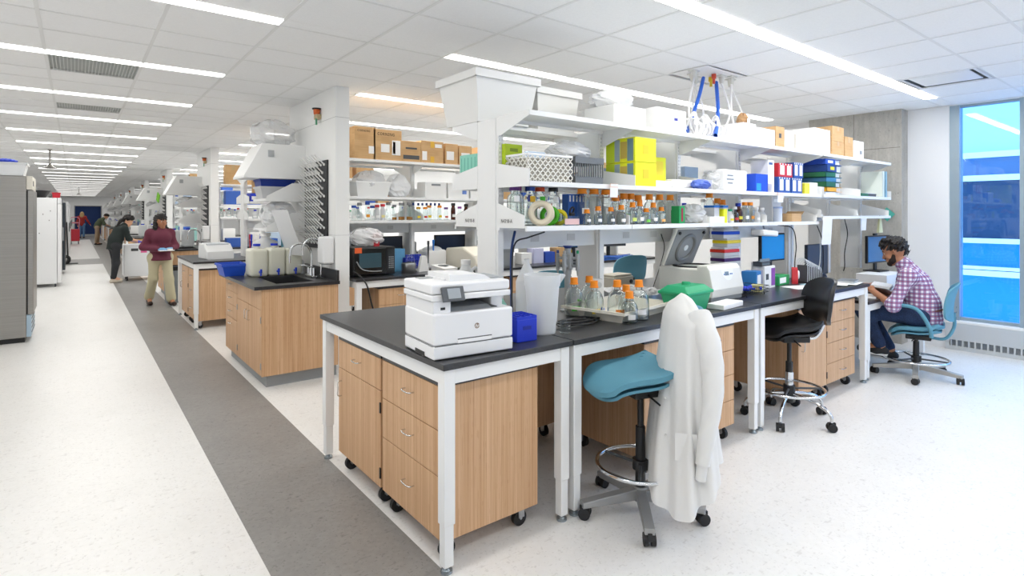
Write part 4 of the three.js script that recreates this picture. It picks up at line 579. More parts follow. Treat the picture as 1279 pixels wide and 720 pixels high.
  const ob = thing('open_carton', 'open brown cardboard tray on the lower shelf', 'box', [xz(985, -2.54), S3, -2.55], 0.1); obj('walls', openBin(0.24, 0.16, 0.075, 0, 0, 0.004), card, ob); obj('flap', bx(0.1, 0.003, 0.15, 0.16, 0.07, 0, 0, 0, 0.5), card, ob);
  carton('white tissue pack beside the open brown tray on the lower shelf', [xz(1014, -2.56), S3, -2.56], [0.2, 0.07, 0.13], 0.1, M.paper, { r: 0.02 });
  // hanging notes
  const note = (px, z, y, w, h, label, strip) => { const t = thing('hanging_note', label, 'note', [xz(px, z), y, z]); obj('sheet', bx(w, h, 0.0012, 0, -h / 2, 0, 0, 0.06), M.paper, t); if (strip) obj('strip', bx(w, 0.022, 0.0016, 0, -0.01, 0.0012), M.orange, t); };
  note(767, -2.4, 1.745, 0.072, 0.085, 'white note with an orange strip hanging from the middle shelf above the bottles', true); note(975, -2.4, 1.74, 0.1, 0.085, 'white note with an orange strip hanging below the red and blue boxes', true);
  note(1033, -2.4, 1.53, 0.2, 0.27, 'long white sheet hanging from the lower shelf in front of the dark monitor'); note(1079, -2.42, 1.53, 0.13, 0.15, 'short white sheet hanging from the lower shelf above the desk');
}
// ------------------------------------------------------------ first bench: middle shelf
{
  carton('lime green carton at the bench end of the middle shelf', [2.09, S2, -2.69], [0.13, 0.235, 0.035], 0, mat(0xb5cf10, 0.5), { patch: [[0, 0.2, 0.06, 0.02, mat(0x7f9a10, 0.5)]] });
  const wb = thing('woven_basket', 'white woven plastic basket on the middle shelf', 'basket', [2.205, S2, -2.57], 0), s = []; const W = 0.34, D = 0.2, H = 0.16;
  for (let i = 0; i <= 17; i++) { const x = -W / 2 + i * W / 17; for (const z of [-D / 2, D / 2]) { s.push(bx(0.005, 0.016, 0.004, x, 0.004, z)); for (let j = 0; j < 7; j++) s.push(bx(0.024, 0.006, 0.004, x, 0.02 + j * 0.02, z + 0.001, 0, 0, (i + j) % 2 ? 0.7 : -0.7)); } }
  for (let i = 0; i <= 10; i++) { const z = -D / 2 + i * D / 10; for (const x of [-W / 2, W / 2]) for (let j = 0; j < 7; j++) s.push(bx(0.004, 0.006, 0.024, x, 0.02 + j * 0.02, z, 0, (i + j) % 2 ? 0.7 : -0.7)); }
  obj('lattice', s, mat(0xf0eee6, 0.5), wb); obj('rim', openBin(W + 0.012, D + 0.012, 0.012, 0, 0, 0.01).slice(0, 4).map(g => g.translate(0, H - 0.008, 0)), M.white, wb); obj('floor_panel', bx(W, 0.004, D, 0, 0.002, 0), M.white, wb); obj('liner', [bx(W - 0.02, 0.13, D - 0.02, 0, 0.07, 0)], mat(0xb7b3a6, 0.8), wb);
  const gb = thing('slotted_basket', 'dark grey slotted basket beside the white woven basket', 'basket', [2.53, S2, -2.57]); const gw = 0.24, gh = 0.165, gd = 0.2; const bars = []; for (let i = 0; i <= 12; i++) for (const z of [-gd / 2, gd / 2]) bars.push(bx(0.007, 0.09, 0.004, -gw / 2 + i * gw / 12, 0.085, z)); for (let i = 0; i <= 10; i++) for (const x of [-gw / 2, gw / 2]) bars.push(bx(0.004, 0.09, 0.007, x, 0.085, -gd / 2 + i * gd / 10)); obj('bars', bars, mat(0x6f7376, 0.5), gb); obj('bands', [...openBin(gw + 0.004, gd + 0.004, 0.045, 0, 0, 0.006), ...openBin(gw + 0.012, gd + 0.012, 0.04, 0, 0, 0.008).slice(0, 4).map(g => g.translate(0, gh - 0.038, 0))], mat(0x6f7376, 0.5), gb);
  tag(obj('plastic_bag', xf(bagGeo(0.34, 0.13, 0.18, 21), 2.46, S2 + 0.145, -2.58), M.bag), 'clear bag of tubing heaped on the woven and slotted baskets', 'bag');
  // yellow cartons with picture sides
  const yb = mat(0xeef012, 0.45), lime = mat(0xc8dc14, 0.45), pic = [mat(0x9fb2b8, 0.5), mat(0xcab04a, 0.5), mat(0x6f8f96, 0.5)];
  const yc = (label, x, y, z, w, h, d) => { const t = carton(label, [x, y, z], [w, h, d], 0, yb, { patch: [[0, h * 0.52, 0.06, 0.06, mat(0xf0d820, 0.5)]], side: [[-d * 0.34, h / 2, d * 0.3, h * 0.98, lime], [-d * 0.1, h / 2, d * 0.18, h * 0.9, pic[0], 'picture'], [d * 0.12, h / 2, d * 0.22, h * 0.7, pic[1], 'picture'], [d * 0.34, h / 2, d * 0.2, h * 0.9, pic[2], 'picture']] }); };
  yc('bright yellow carton, lower of the stack of two on the middle shelf', 3.035, S2, -2.565, 0.22, 0.16, 0.26); yc('bright yellow carton, upper of the stack of two on the middle shelf', 3.035, S2 + 0.162, -2.565, 0.22, 0.165, 0.26);
  carton('single narrow yellow carton beside the stack of two yellow cartons', [3.34, S2 + 0.055, -2.62], [0.16, 0.17, 0.12], 0, yb, { patch: [[0, 0.09, 0.09, 0.1, mat(0xf4e030, 0.5)]] }); carton('low white carton under the narrow yellow carton', [3.34, S2, -2.6], [0.19, 0.053, 0.16], 0, M.paper);
  carton('long white package lying behind the blue bag on the middle shelf', [3.6, S2, -2.6], [0.3, 0.07, 0.16], 0, M.paper, { r: 0.02 });
  tag(obj('blue_bag', xf(bagGeo(0.2, 0.075, 0.1, 33), xz(875, -2.47), S2, -2.47), mat(0x5b78d6, 0.4)), 'periwinkle blue plastic packet on the middle shelf', 'packet');
  tag(obj('plastic_bag', xf(bagGeo(0.26, 0.17, 0.2, 41), xz(893, -2.58), S2, -2.58), M.bag), 'clear plastic bag of tubes beside the periwinkle packet', 'bag');
  const pk = carton('white shrink-wrapped pack with printed lines on the middle shelf', [4.2, S2, -2.56], [0.34, 0.17, 0.2], 0, mat(0xf3f4f6, 0.35), { r: 0.02, patch: [[-0.09, 0.12, 0.08, 0.01, M.grey, 'print'], [-0.09, 0.09, 0.1, 0.01, M.grey, 'print'], [-0.09, 0.06, 0.07, 0.01, M.grey, 'print']] });
  carton('cobalt blue carton on the middle shelf', [4.56, S2, -2.52], [0.2, 0.15, 0.16], 0, mat(0x1a4fd0, 0.5), { patch: [[-0.05, 0.04, 0.07, 0.06, mat(0x2fa0ea, 0.5)]] });
  carton('tall slim white carton beside the cobalt blue carton', [4.755, S2, -2.54], [0.1, 0.28, 0.16], 0, M.paper, { patch: [[-0.01, 0.25, 0.06, 0.02, mat(0x3b5f9a, 0.6), 'print']] });
  const bm = mat(0x2a56a8, 0.55), kit = (label, x, y, w, h, d, red) => { const ps = []; for (let i = 0; i < 2; i++) ps.push([-w / 4 + i * w / 2, h / 2, w * 0.3, h * 0.7, M.paper]); for (let i = 0; i < 5; i++) ps.push([-w / 2 + (i + 0.5) * w / 5, h * 0.93, w * 0.07, h * 0.1, M.paper, 'stripe']); carton(label, [x, y, -2.545], [w, h, d], 0, red ? M.red : bm, { patch: ps, side: [[0, h / 2, d * 0.5, h * 0.6, M.paper]] }); };
  kit('blue kit carton with white labels, lower left of the kit stack', 4.96, S2, 0.22, 0.14, 0.2); kit('blue kit carton with white labels, lower right of the kit stack', 5.19, S2, 0.2, 0.14, 0.2); kit('red kit carton with white labels on top of the blue kit cartons', 4.98, S2 + 0.142, 0.25, 0.12, 0.2, true); kit('blue kit carton standing on top beside the red kit carton', 5.22, S2 + 0.142, 0.18, 0.14, 0.2);
  carton('small yellow carton beside the kit stack', [5.38, S2, -2.5], [0.1, 0.1, 0.12], 0, mat(0xf2ea3a, 0.5)); carton('white carton between the small yellow carton and the ring binders', [5.53, S2, -2.52], [0.17, 0.11, 0.16], 0, M.paper);
  // ring binders lying in a stack
  const cols = [['white', 0xe8e8ea], ['amber yellow', 0xf2b21a], ['dark green', 0x17603a], ['steel blue', 0x3d7ea8], ['bottle green', 0x1c6b45], ['navy blue', 0x1b3f86], ['royal blue', 0x1d49b4]]; let y = S2 + 0.0;
  cols.forEach(([n, c], i) => { const h = [0.03, 0.045, 0.05, 0.045, 0.05, 0.07, 0.055][i], w = 0.33 + (i % 3) * 0.02, t = thing('ring_binder', `${n} ring binder in the lying stack on the middle shelf above the desk`, 'binder', [5.88 + (i % 2) * 0.02, y, -2.55], 0.04 * (i % 3 - 1)); const m = mat(c, 0.45); obj('cover', [bx(w, 0.003, 0.27, 0, 0.0015, 0), bx(w, 0.003, 0.27, 0, h - 0.0015, 0), bx(0.004, h, 0.27, -w / 2 + 0.002, h / 2, 0), bx(w * 0.62, h, 0.004, -w * 0.19, h / 2, 0.133)], m, t); obj('pages', bx(w - 0.03, h - 0.012, 0.24, 0.005, h / 2, 0), M.paper, t); if (i > 4) obj('label', bx(0.1, h * 0.45, 0.001, -0.06, h / 2, 0.1356), i === 5 ? mat(0xe8d820, 0.6) : M.paper, t); y += h + 0.001; });
  const t2 = thing('paper_tray', 'grey paper tray with papers at the window end of the middle shelf', 'tray', [6.85, 1.746, -2.55]); obj('tray', openBin(0.3, 0.24, 0.03, 0.004, 0, 0.003), M.dgrey, t2); obj('papers', bx(0.28, 0.03, 0.22, 0, 0.022, 0), M.paper, t2);
  carton('green booklet at the window end of the middle shelf', [6.5, 1.746, -2.5], [0.24, 0.03, 0.18], 0.1, mat(0x2c6d4c, 0.6), { name: 'booklet', cat: 'book' }); carton('black case at the window end of the middle shelf', [6.62, 1.746, -2.66], [0.22, 0.09, 0.08], 0, M.black, { name: 'instrument_case', cat: 'case' });
  for (const [x, c, n] of [[7.17, 0xdfe8e0, 'pale'], [7.25, 0x8fb6c8, 'light blue']]) { const t = thing('standing_binder', `${n} binder standing upright at the window end of the middle shelf`, 'binder', [x, 1.746, -2.53]); obj('cover', [bx(0.05, 0.29, 0.004, 0, 0.145, 0.11), bx(0.003, 0.29, 0.22, -0.0235, 0.145, 0), bx(0.003, 0.29, 0.22, 0.0235, 0.145, 0)], mat(c, 0.5), t); obj('pages', bx(0.038, 0.27, 0.2, 0, 0.14, -0.005), M.paper, t); }
  // behind: boxes on the rear side of the first bench
  for (let i = 0; i < 2; i++) carton(i ? 'aqua striped pipette carton, second on the rear side of the middle shelf' : 'aqua striped pipette carton at the bench end on the rear side of the middle shelf', [2.1 + i * 0.2, S2, -3.06], [0.17, 0.2, 0.2], 0, mat(0x8fd6c2, 0.5), { side: [[0, 0.03, 0.19, 0.04, mat(0x1f6fa0, 0.5), 'stripe'], ...[0, 1, 2, 3, 4].map(j => [-0.08 + j * 0.04, 0.12, 0.006, 0.12, mat(0x5fb39f, 0.5), 'stripe'])] });
  const R = rng(404); for (let i = 0; i < 9; i++) { const x = 2.7 + i * 0.33, h = 0.1 + R() * 0.14; carton(['white carton', 'brown carton', 'pale blue carton'][i % 3] + ` ${['by the second', 'between uprights past the second', 'by the third', 'past the third', 'by the fourth', 'past the fourth', 'by the fifth', 'past the fifth', 'by the last'][i]} upright on the rear side of the middle shelf`, [x, S2, -3.08], [0.2 + R() * 0.08, h, 0.2], 0, [M.paper, card, mat(0xa9c4e2, 0.6)][i % 3]); }
  for (let i = 0; i < 10; i++) bottle('clear capped bottle on the rear side of the lower shelf', [2.2 + i * 0.3 + R() * 0.06, S3, -3.05], 0.04, 0.16 + R() * 0.06, [M.red, M.blue, M.paper][i % 3], { group: 'bottles on the rear side of the lower shelf', seg: 14 });
}
// ------------------------------------------------------------ first bench: top shelf
{
  const wm = mat(0xf1f1ee, 0.45);
  binThing('large white rimmed tote bin at the bench end of the top shelf', [2.2, S1, -3.1], [0.5, 0.46, 0.31], 0, wm, { flare: 0.045, rim: 0.03, name: 'tote_bin' }); binThing('smaller white rimmed tote bin beside the large one on the top shelf', [2.68, S1, -3.07], [0.4, 0.32, 0.28], 0, wm, { flare: 0.03, rim: 0.028, name: 'tote_bin' });
  carton('white open carton with a bag on the top shelf', [2.98, S1, -2.66], [0.33, 0.15, 0.28], 0, M.paper, { r: 0.01, name: 'foam_box' });
  tag(obj('plastic_bag', xf(bagGeo(0.36, 0.13, 0.26, 51), 2.96, S1 + 0.148, -2.68), mat(0xf4f5f6, 0.5)), 'white crumpled bag heaped on the white foam box of the top shelf', 'bag');
  carton('white carton with a small blue print on the top shelf', [3.38, S1, -2.58], [0.34, 0.17, 0.2], 0, M.paper, { patch: [[0.05, 0.1, 0.04, 0.02, mat(0x3a3fa0, 0.5), 'print']] });
  // ceiling service panel and its hoses
  const pz = -2.9, t = thing('ceiling_outlet_box', 'ceiling service panel with sockets and gas outlets above the bench', 'panel', [4.5, CEIL, pz]); obj('plate', rbb(-0.32, 0.32, -0.006, -0.0015, -0.18, 0.18, 0.002), mat(0xeeeeee, 0.5), t); const outs = [[-0.26, 0.02], [-0.16, -0.06], [-0.06, -0.1], [0.1, 0.06], [0.2, 0.1], [0.28, 0.04]]; for (const [x, z] of outs) obj('outlet', [bx(0.09, 0.01, 0.06, x, -0.011, z), cy(0.018, 0.026, 0.06, x, -0.045, z, 12)], mat(0xdcdcd6, 0.5), t);
  obj('red_gas_tap', [cy(0.02, 0.02, 0.04, -0.02, -0.03, 0.06, 12), cy(0.012, 0.012, 0.05, -0.02, -0.07, 0.06, 10)], mat(0xd2503a, 0.5), t); obj('yellow_gas_tap', [cy(0.022, 0.022, 0.04, 0.06, -0.03, -0.02, 12), cy(0.012, 0.012, 0.05, 0.06, -0.07, -0.02, 10)], mat(0xe0c02a, 0.5), t);
  const R = rng(88), hose = (label, a, b, r, m, sag, g) => { const pts = [a]; for (let i = 1; i < 5; i++) { const u = i / 5; pts.push([a[0] + (b[0] - a[0]) * u + sag * Math.sin(u * PI), a[1] + (b[1] - a[1]) * Math.pow(u, 0.85), a[2] + (b[2] - a[2]) * u]); } pts.push(b); tag(obj('hose', tube(pts, r, 30, 7), m), label, 'hose', g); };
  const bl = mat(0x1b62d0, 0.4), wh = mat(0xf2f2f2, 0.5);
  hose('blue hose from the ceiling panel to the coiled cords', [4.38, CEIL - 0.05, -2.88], [3.72, S1 + 0.03, -2.6], 0.016, bl, 0.0); hose('blue hose from the ceiling panel down to the front edge of the top shelf', [4.55, CEIL - 0.07, -2.86], [3.87, S1 + 0.018, -2.44], 0.017, bl, 0.03);
  outs.forEach(([x, z], i) => hose('white cord from the ceiling panel to the top shelf', [4.5 + x, CEIL - 0.075, pz + z], [3.72 + 0.13 * i + (i > 3 ? 0.25 : 0), S1 + 0.06, -2.55 - 0.06 * (i % 3)], 0.008, wh, i % 2 ? 0.14 : -0.05, 'white cords from the ceiling panel'));
  for (let k = 0; k < 3; k++) { const pts = []; for (let i = 0; i <= 40; i++) { const a = i / 40 * PI * 2 * 4, rr = 0.08 + 0.015 * Math.sin(i * 1.7 + k); pts.push([3.7 + k * 0.13 + i * 0.0035, S1 + 0.012 + rr + Math.sin(a) * rr, -2.56 + Math.cos(a) * rr * 0.7]); } tag(obj('extension_cord', tube(pts, 0.0095, 160, 6), wh), 'coil of white cord standing on the top shelf beneath the ceiling panel', 'cord', 'coiled white cords on the top shelf'); }
  const bxs = [['white rounded carton', 4.42, 0.2, 0.17, M.paper, 'right after the coiled cords'], ['white carton', 4.69, 0.3, 0.15, M.paper, 'under the small brown sack'], ['brown cardboard carton', 4.93, 0.15, 0.19, card, 'with a round mark'], ['white carton', 5.1, 0.16, 0.17, M.paper, 'beside the brown one with a round mark'], ['long low white carton', 5.4, 0.34, 0.15, mat(0xe9e4da, 0.6), 'before the big white box']];
  bxs.forEach(([n, x, w, h, m, k], i) => carton(`${n} on the top shelf ${k}`, [x, S1, -2.58], [w, h, 0.22], 0, m, { patch: i === 2 ? [[0, 0.11, 0.04, 0.04, M.dgrey, 'print']] : [] }));
  const sk = thing('paper_sack', 'small brown paper sack on a white carton of the top shelf', 'sack', [4.5, S1 + 0.15, -2.58]); obj('body', [xf(bagGeo(0.12, 0.13, 0.1, 61), 0, 0, 0)], mat(0xb08a62, 0.8), sk); obj('label', bx(0.04, 0.05, 0.001, 0, 0.05, 0.055), M.paper, sk);
  carton('big white box on the top shelf beside the brown cartons', [5.78, S1, -2.6], [0.36, 0.25, 0.24], 0, M.paper); 
  [[6.12, 0, 0.28, 0.15, 'lower left'], [6.12, 0.152, 0.27, 0.15, 'upper left'], [6.38, 0, 0.2, 0.22, 'right']].forEach(([x, y, w, h, k]) => carton(`brown cardboard carton, ${k} of the three above the binders`, [x, S1 + y, -2.58], [w, h, 0.22], 0, card, { tapeM }));
  carton('small white printed carton on the top shelf next to the concrete column', [6.66, S1, -2.58], [0.26, 0.2, 0.2], 0, M.paper, { patch: [[0.05, 0.08, 0.06, 0.04, M.grey, 'print']] });
  R();
}
// ------------------------------------------------------------ monitors and desk things
function monitor(label, [x, y, z], w, h, turn, o = {}) {
  const t = thing('monitor', label, 'monitor', [x, y, z], turn, o.group), b = o.base ?? 0.14, tl = o.tilt || 0; obj('panel', [rb(w, h, 0.03, 0, b + h / 2, 0, 0.006, 0, tl)], o.case || M.black, t); obj('screen', bx(w - 0.03, h - 0.03, 0.002, 0, b + h / 2 + (tl ? 0.0 : 0), 0.0155, 0, tl), o.screen || M.screen, t); obj('stand', [bx(0.05, b + h * 0.4, 0.02, 0, (b + h * 0.4) / 2, -0.03), rb(0.22, 0.014, 0.18, 0, 0.007, -0.02, 0.004)], M.black, t);
  if (o.back) obj('back_cover', rb(w * 0.7, h * 0.7, 0.03, 0, b + h / 2, -0.022, 0.01), mat(0x2b3138, 0.5), t); return t;
}
{
  monitor('monitor with a bright blue screen behind the stacked tip boxes', [5.15, BH, -2.66], 0.44, 0.26, 0.0, { base: 0.2, screen: mat(0x1f9be8, 0.3) });
  const b = monitor('large monitor with a dark switched-off screen at the end of the desk', [6.16, 0.74, -2.7], 0.54, 0.33, 0.05, { base: 0.17, case: mat(0x2c323a, 0.45), screen: mat(0x333d49, 0.35) });
  monitor('monitor with a grey-blue screen on the desk before the man', [7.24, 0.9, -2.5], 0.52, 0.31, -0.1, { base: 0.1, screen: mat(0x3f6f9a, 0.25) });
  const wc = thing('webcam', 'small black webcam clipped on the desk monitor', 'webcam', [7.1, 0.9 + 0.412, -2.48], -0.1); obj('body', rb(0.07, 0.025, 0.025, 0, 0.014, 0, 0.008), M.black, wc); obj('lens', cy(0.008, 0.008, 0.01, 0, 0.014, 0.016, 10, PI / 2), M.dgrey, wc);
  const riser = carton('white storage box serving as monitor stand on the desk', [7.1, 0.74, -2.42], [0.56, 0.158, 0.3], 0.0, M.paper, { name: 'monitor_riser', patch: [[0.2, 0.1, 0.08, 0.1, mat(0xbcd6ea, 0.6)]] });
  const lp = thing('laptop', 'open dark blue laptop on the desk beside the bench', 'laptop', [6.0, 0.74, -2.4], 0.6); obj('base', rb(0.33, 0.016, 0.22, 0, 0.008, 0, 0.004), M.dgrey, lp); obj('lid', rb(0.33, 0.22, 0.008, 0, 0.117, -0.135, 0.003, 0, -0.24), mat(0x274a80, 0.3), lp);
  carton('grey keyboard on the desk', [6.55, 0.74, -2.32], [0.42, 0.02, 0.14], 0.2, mat(0x33373b, 0.5), { name: 'keyboard', cat: 'keyboard' });
  const pb = thing('open_notebook', 'white notebook held by the man over the desk', 'notebook', [6.36, 0.83, -2.16], 0.2); obj('cover', [bx(0.22, 0.004, 0.17, 0, 0, 0, 0, 0.12, 0.05)], M.grey, pb); obj('pages', bx(0.21, 0.02, 0.16, 0, 0.012, 0, 0, 0.12, 0.05), M.paper, pb);
  carton('stack of loose white papers on the desk edge', [6.15, 0.74, -2.24], [0.28, 0.015, 0.2], 0.3, M.paper, { name: 'paper_stack', cat: 'papers' });
  const ca = (label, pts, r = 0.005, m = M.black) => tag(obj('hanging_cable', tube(pts, r, 40, 6), m), label, 'cable');
  ca('black cable hanging from the lower shelf left of the desk', [[5.72, 1.44, -2.5], [5.78, 1.3, -2.48], [5.85, 1.1, -2.5], [5.95, 0.95, -2.55], [6.0, 0.77, -2.6]]); ca('black cable hanging from the lower shelf above the desk', [[6.35, 1.5, -2.5], [6.42, 1.35, -2.5], [6.35, 1.15, -2.5], [6.4, 1.0, -2.52], [6.45, 0.95, -2.55]]); ca('black cable hanging down over the dark monitor', [[5.3, 1.45, -2.68], [5.42, 1.42, -2.6], [5.5, 1.25, -2.6], [5.52, 1.1, -2.62], [5.6, 0.93, -2.66]]);
  ca('white cable hanging beside the dark monitor', [[5.95, 1.5, -2.6], [6.02, 1.2, -2.6], [5.98, 1.0, -2.6], [5.85, 0.93, -2.6]], 0.005, M.paper); ca('blue and black cable drop at the first upright', [[2.12, 1.45, -2.7], [2.08, 1.35, -2.68], [2.06, 1.1, -2.66], [2.02, 0.93, -2.6]], 0.008, mat(0x20407c, 0.5)); ca('thin black cable under the service rail at the first upright', [[2.35, 1.44, -2.69], [2.2, 1.41, -2.67], [2.1, 1.38, -2.67], [2.05, 1.1, -2.64], [1.99, 0.93, -2.56]]);
  ca('black cable hanging under the service rail above the beige instrument', [[3.6, 1.4, -2.74], [3.64, 1.3, -2.74], [3.6, 1.15, -2.75], [3.55, 0.93, -2.8]], 0.0035);
  const li = thing('task_light', 'white swivel tray light clamped under the lower shelf', 'lamp', [4.72, 1.36, -2.5], 0.1); obj('shade', rb(0.3, 0.05, 0.12, 0, 0.03, 0, 0.015, 0, 0, -0.06), M.white, li); obj('arm', tube([[0, 0.05, 0], [0.02, 0.09, -0.02]], 0.006, 4, 6), M.alu, li);
  const pl = thing('hanging_tray', 'white tray hung from the service rail behind the centrifuge lid', 'tray', [4.3, 1.4, -2.66], 0); obj('panel', rb(0.3, 0.1, 0.02, 0, 0, 0, 0.005), M.white, pl);
  const no = thing('sticky_note', 'teal sticky note on the concrete column above the man', 'note', [7.762, 1.55, -2.58]); obj('sheet', bx(0.0015, 0.12, 0.12, 0, 0, 0, 0, 0.75), mat(0x53b9a8, 0.7), no);
  const nb = thing('hanging_pouch', 'pale yellow bag hanging at the end of the lower shelf', 'bag', [7.3, 1.34, -2.5]); obj('pouch', taper(0.11, 0.03, 0.05, 0.02, 0.16), mat(0xe6e6b8, 0.7), nb); obj('cord', tube([[0, 0.155, 0], [0, 0.2, 0]], 0.003, 2, 5), M.grey, nb);
}
// ------------------------------------------------------------ lab stools
function stool(label, [x, z], turn, o) {                        // faces +z before turning; o: seat height, colours, base angle
  const t = thing('lab_stool', label, 'stool', [x, 0, z], turn), bm = o.base, hub = 0.085;
  for (let i = 0; i < 5; i++) {
    const a = o.angle - turn + i * PI * 2 / 5, c = Math.cos(a), s = Math.sin(a), L = o.r;     // angle measured x towards z in the room
    const leg = o.tubular ? obj('leg', tube([[0, 0.2, 0], [c * 0.1, 0.19, s * 0.1], [c * L * 0.82, 0.15, s * L * 0.82], [c * L, 0.1, s * L], [c * L, 0.065, s * L]], 0.012, 24, 8), bm, t)
      : obj('leg', [prism([[0.02, 0.075], [L, 0.062], [L, 0.085], [0.02, 0.125]], 0.05, 0, 0, 0, -a, 0, 0.004), cy(0.012, 0.012, 0.03, c * L * 0.96, 0.06, s * L * 0.96, 10)], bm, t);
    const wx = c * L * (o.tubular ? 1 : 0.96), wz = s * L * (o.tubular ? 1 : 0.96), q = i * 1.3 + 0.4;
    const cs = obj('caster', [bx(0.02, 0.035, 0.05, wx, 0.048, wz, q)], M.black, leg);
    for (const k of [-1, 1]) obj('wheel', cy(0.03, 0.03, 0.02, wx + k * 0.018 * Math.cos(q), 0.0305, wz - k * 0.018 * Math.sin(q), 20, 0, PI / 2, q), M.rubber, cs);
  }
  obj('hub', [cy(0.042, 0.036, 0.07, 0, o.tubular ? 0.19 : 0.1, 0, 20)], o.tubular ? M.black : bm, t);
  obj('gas_column', [cy(0.027, 0.025, o.seat * 0.45, 0, 0.13 + o.seat * 0.22, 0, 18), cy(0.016, 0.016, o.seat * 0.45, 0, o.seat - 0.04 - o.seat * 0.22, 0, 14)], M.black, t);
  if (o.chromeSleeve) obj('column_sleeve', cy(0.03, 0.03, 0.2, 0, 0.26, 0, 18), M.chrome, t);
  const ry = o.ringY, R = o.ringR; const ring = obj('foot_ring', torus(R, 0.011, 0, ry, 0, PI / 2, 0, 56), M.chrome, t);
  obj('ring_hub', cy(0.042, 0.042, 0.05, 0, ry, 0, 18), M.black, ring); for (let i = 0; i < 3; i++) { const a = i * PI * 2 / 3 + 0.6; obj('ring_spoke', tube([[Math.cos(a) * 0.03, ry, Math.sin(a) * 0.03], [Math.cos(a) * R, ry, Math.sin(a) * R]], 0.008, 2, 7), M.dgrey, ring); }
  // saddle-shaped seat pad
  const w = o.w || 0.46, d = o.d || 0.44, g = new RoundedBoxGeometry(w, 0.06, d, 6, 0.028), p = g.attributes.position, gg = new THREE.BoxGeometry(w, 0.055, d, 16, 2, 16);
  const shape = (q, th) => { const a = q.attributes.position; for (let i = 0; i < a.count; i++) { let X = a.getX(i), Y = a.getY(i), Z = a.getZ(i); const u = X / (w / 2), v = Z / (d / 2), rr = Math.pow(Math.pow(Math.abs(u), 3.2) + Math.pow(Math.abs(v), 3.2), 1 / 3.2), k = rr > 0.001 ? Math.max(Math.abs(u), Math.abs(v)) / rr : 1; X *= k; Z *= k; const e = Math.max(Math.abs(u), Math.abs(v)); Y = Y * (1 - 0.55 * Math.pow(e, 6)); Y += 0.03 * u * u + (v > 0 ? -0.05 * v * v * v : 0.045 * v * v); a.setXYZ(i, X, o.seat + Y * th, Z + (o.seatShift || 0)); } q.computeVertexNormals(); return q; };
  obj('seat', toCreasedNormals(shape(gg, 1), 0.9), o.fabric, t); const un = new THREE.BoxGeometry(w * 0.9, 0.02, d * 0.9, 10, 1, 10); obj('seat_shell', toCreasedNormals(shape(un, 1).translate(0, -0.042, 0), 0.9), o.shell || o.fabric, t);
  obj('mechanism', [rb(0.16, 0.045, 0.2, 0, o.seat - 0.075, -0.02, 0.008), tube([[0.06, o.seat - 0.08, 0], [0.2, o.seat - 0.09, 0.02]], 0.005, 4, 6)], M.black, t);
  // back: upright curving away, shell bowed
  const b0 = o.seat + o.backLow, b1 = o.seat + o.backHigh, bw = o.backW, bz = -d / 2 - 0.03; const bg = new THREE.BoxGeometry(bw, b1 - b0, o.backT || 0.03, 14, 12, 2), a = bg.attributes.position;
  for (let i = 0; i < a.count; i++) { let X = a.getX(i), Y = a.getY(i), Z = a.getZ(i); const u = X / (bw / 2), v = Y / ((b1 - b0) / 2), rr = Math.pow(Math.pow(Math.abs(u), 3) + Math.pow(Math.abs(v), 3), 1 / 3), k = rr > 0.001 ? Math.max(Math.abs(u), Math.abs(v)) / rr : 1; X *= k; Y *= k; a.setXYZ(i, X, (b0 + b1) / 2 + Y, bz + Z * (1 - 0.5 * Math.pow(Math.max(Math.abs(u), Math.abs(v)), 6)) + 0.05 * u * u - 0.05 * (v * 0.5 + 0.5) - 0.03 * v * v); } bg.computeVertexNormals();
  const bk = obj('backrest', toCreasedNormals(bg, 0.9), o.backM || o.fabric, t);
  if (o.vents) for (let i = 0; i < 3; i++) obj('vent_slot', bx(0.12, 0.006, 0.002, 0, (b0 + b1) / 2 - 0.05 - i * 0.05, bz - 0.052), mat(0x2f5f6e, 0.6), bk);
  obj('back_support', tube([[0, o.seat - 0.075, -0.1], [0, o.seat - 0.07, bz + 0.03], [0, o.seat + 0.04, bz - 0.035], [0, b0 + 0.08, bz - 0.035]], 0.014, 24, 8), o.support || M.black, t);
  if (o.arms) for (const s of [-1, 1]) obj('armrest', [tube([[s * 0.25, o.seat - 0.03, -0.13], [s * 0.27, o.seat + 0.05, -0.12], [s * 0.27, o.seat + 0.2, -0.04], [s * 0.265, o.seat + 0.235, 0.02], [s * 0.25, o.seat + 0.24, 0.2]], 0.017, 24, 8)], o.fabric, t);
  return t;
}
const tealM = mat(0x5b97ad, 0.6), dirTo = (x, z) => Math.atan2(x, z), deg = PI / 180;
stool('teal lab stool with the white lab coat hung on its back', [2.33, -1.905], dirTo(-0.95, -0.3), { w: 0.4, d: 0.47, seat: 0.71, base: mat(0xa7a8a8, 0.4, 0.5), fabric: tealM, angle: 62 * deg, r: 0.32, ringY: 0.25, ringR: 0.225, backLow: 0.14, backHigh: 0.35, backW: 0.29, seatShift: 0.055 });
stool('black lab stool with a chrome foot ring between the drawer cabinets', [4.27, -2.07], dirTo(-0.8, -0.6), { seat: 0.69, base: M.chrome, tubular: true, chromeSleeve: true, fabric: mat(0x1c1d1f, 0.35), angle: 55 * deg, r: 0.31, ringY: 0.235, ringR: 0.245, backLow: 0.03, backHigh: 0.38, backW: 0.38, backT: 0.055, w: 0.44, d: 0.4, support: M.chrome });
stool('teal swivel chair with armrests in which the man sits', [6.36, -1.87], dirTo(-0.22, -0.97), { seat: 0.46, base: mat(0xb3b0aa, 0.4, 0.4), fabric: tealM, angle: 46 * deg, r: 0.36, ringY: 0.17, ringR: 0.26, backLow: 0.1, backHigh: 0.46, backW: 0.42, arms: true, vents: true, support: tealM });
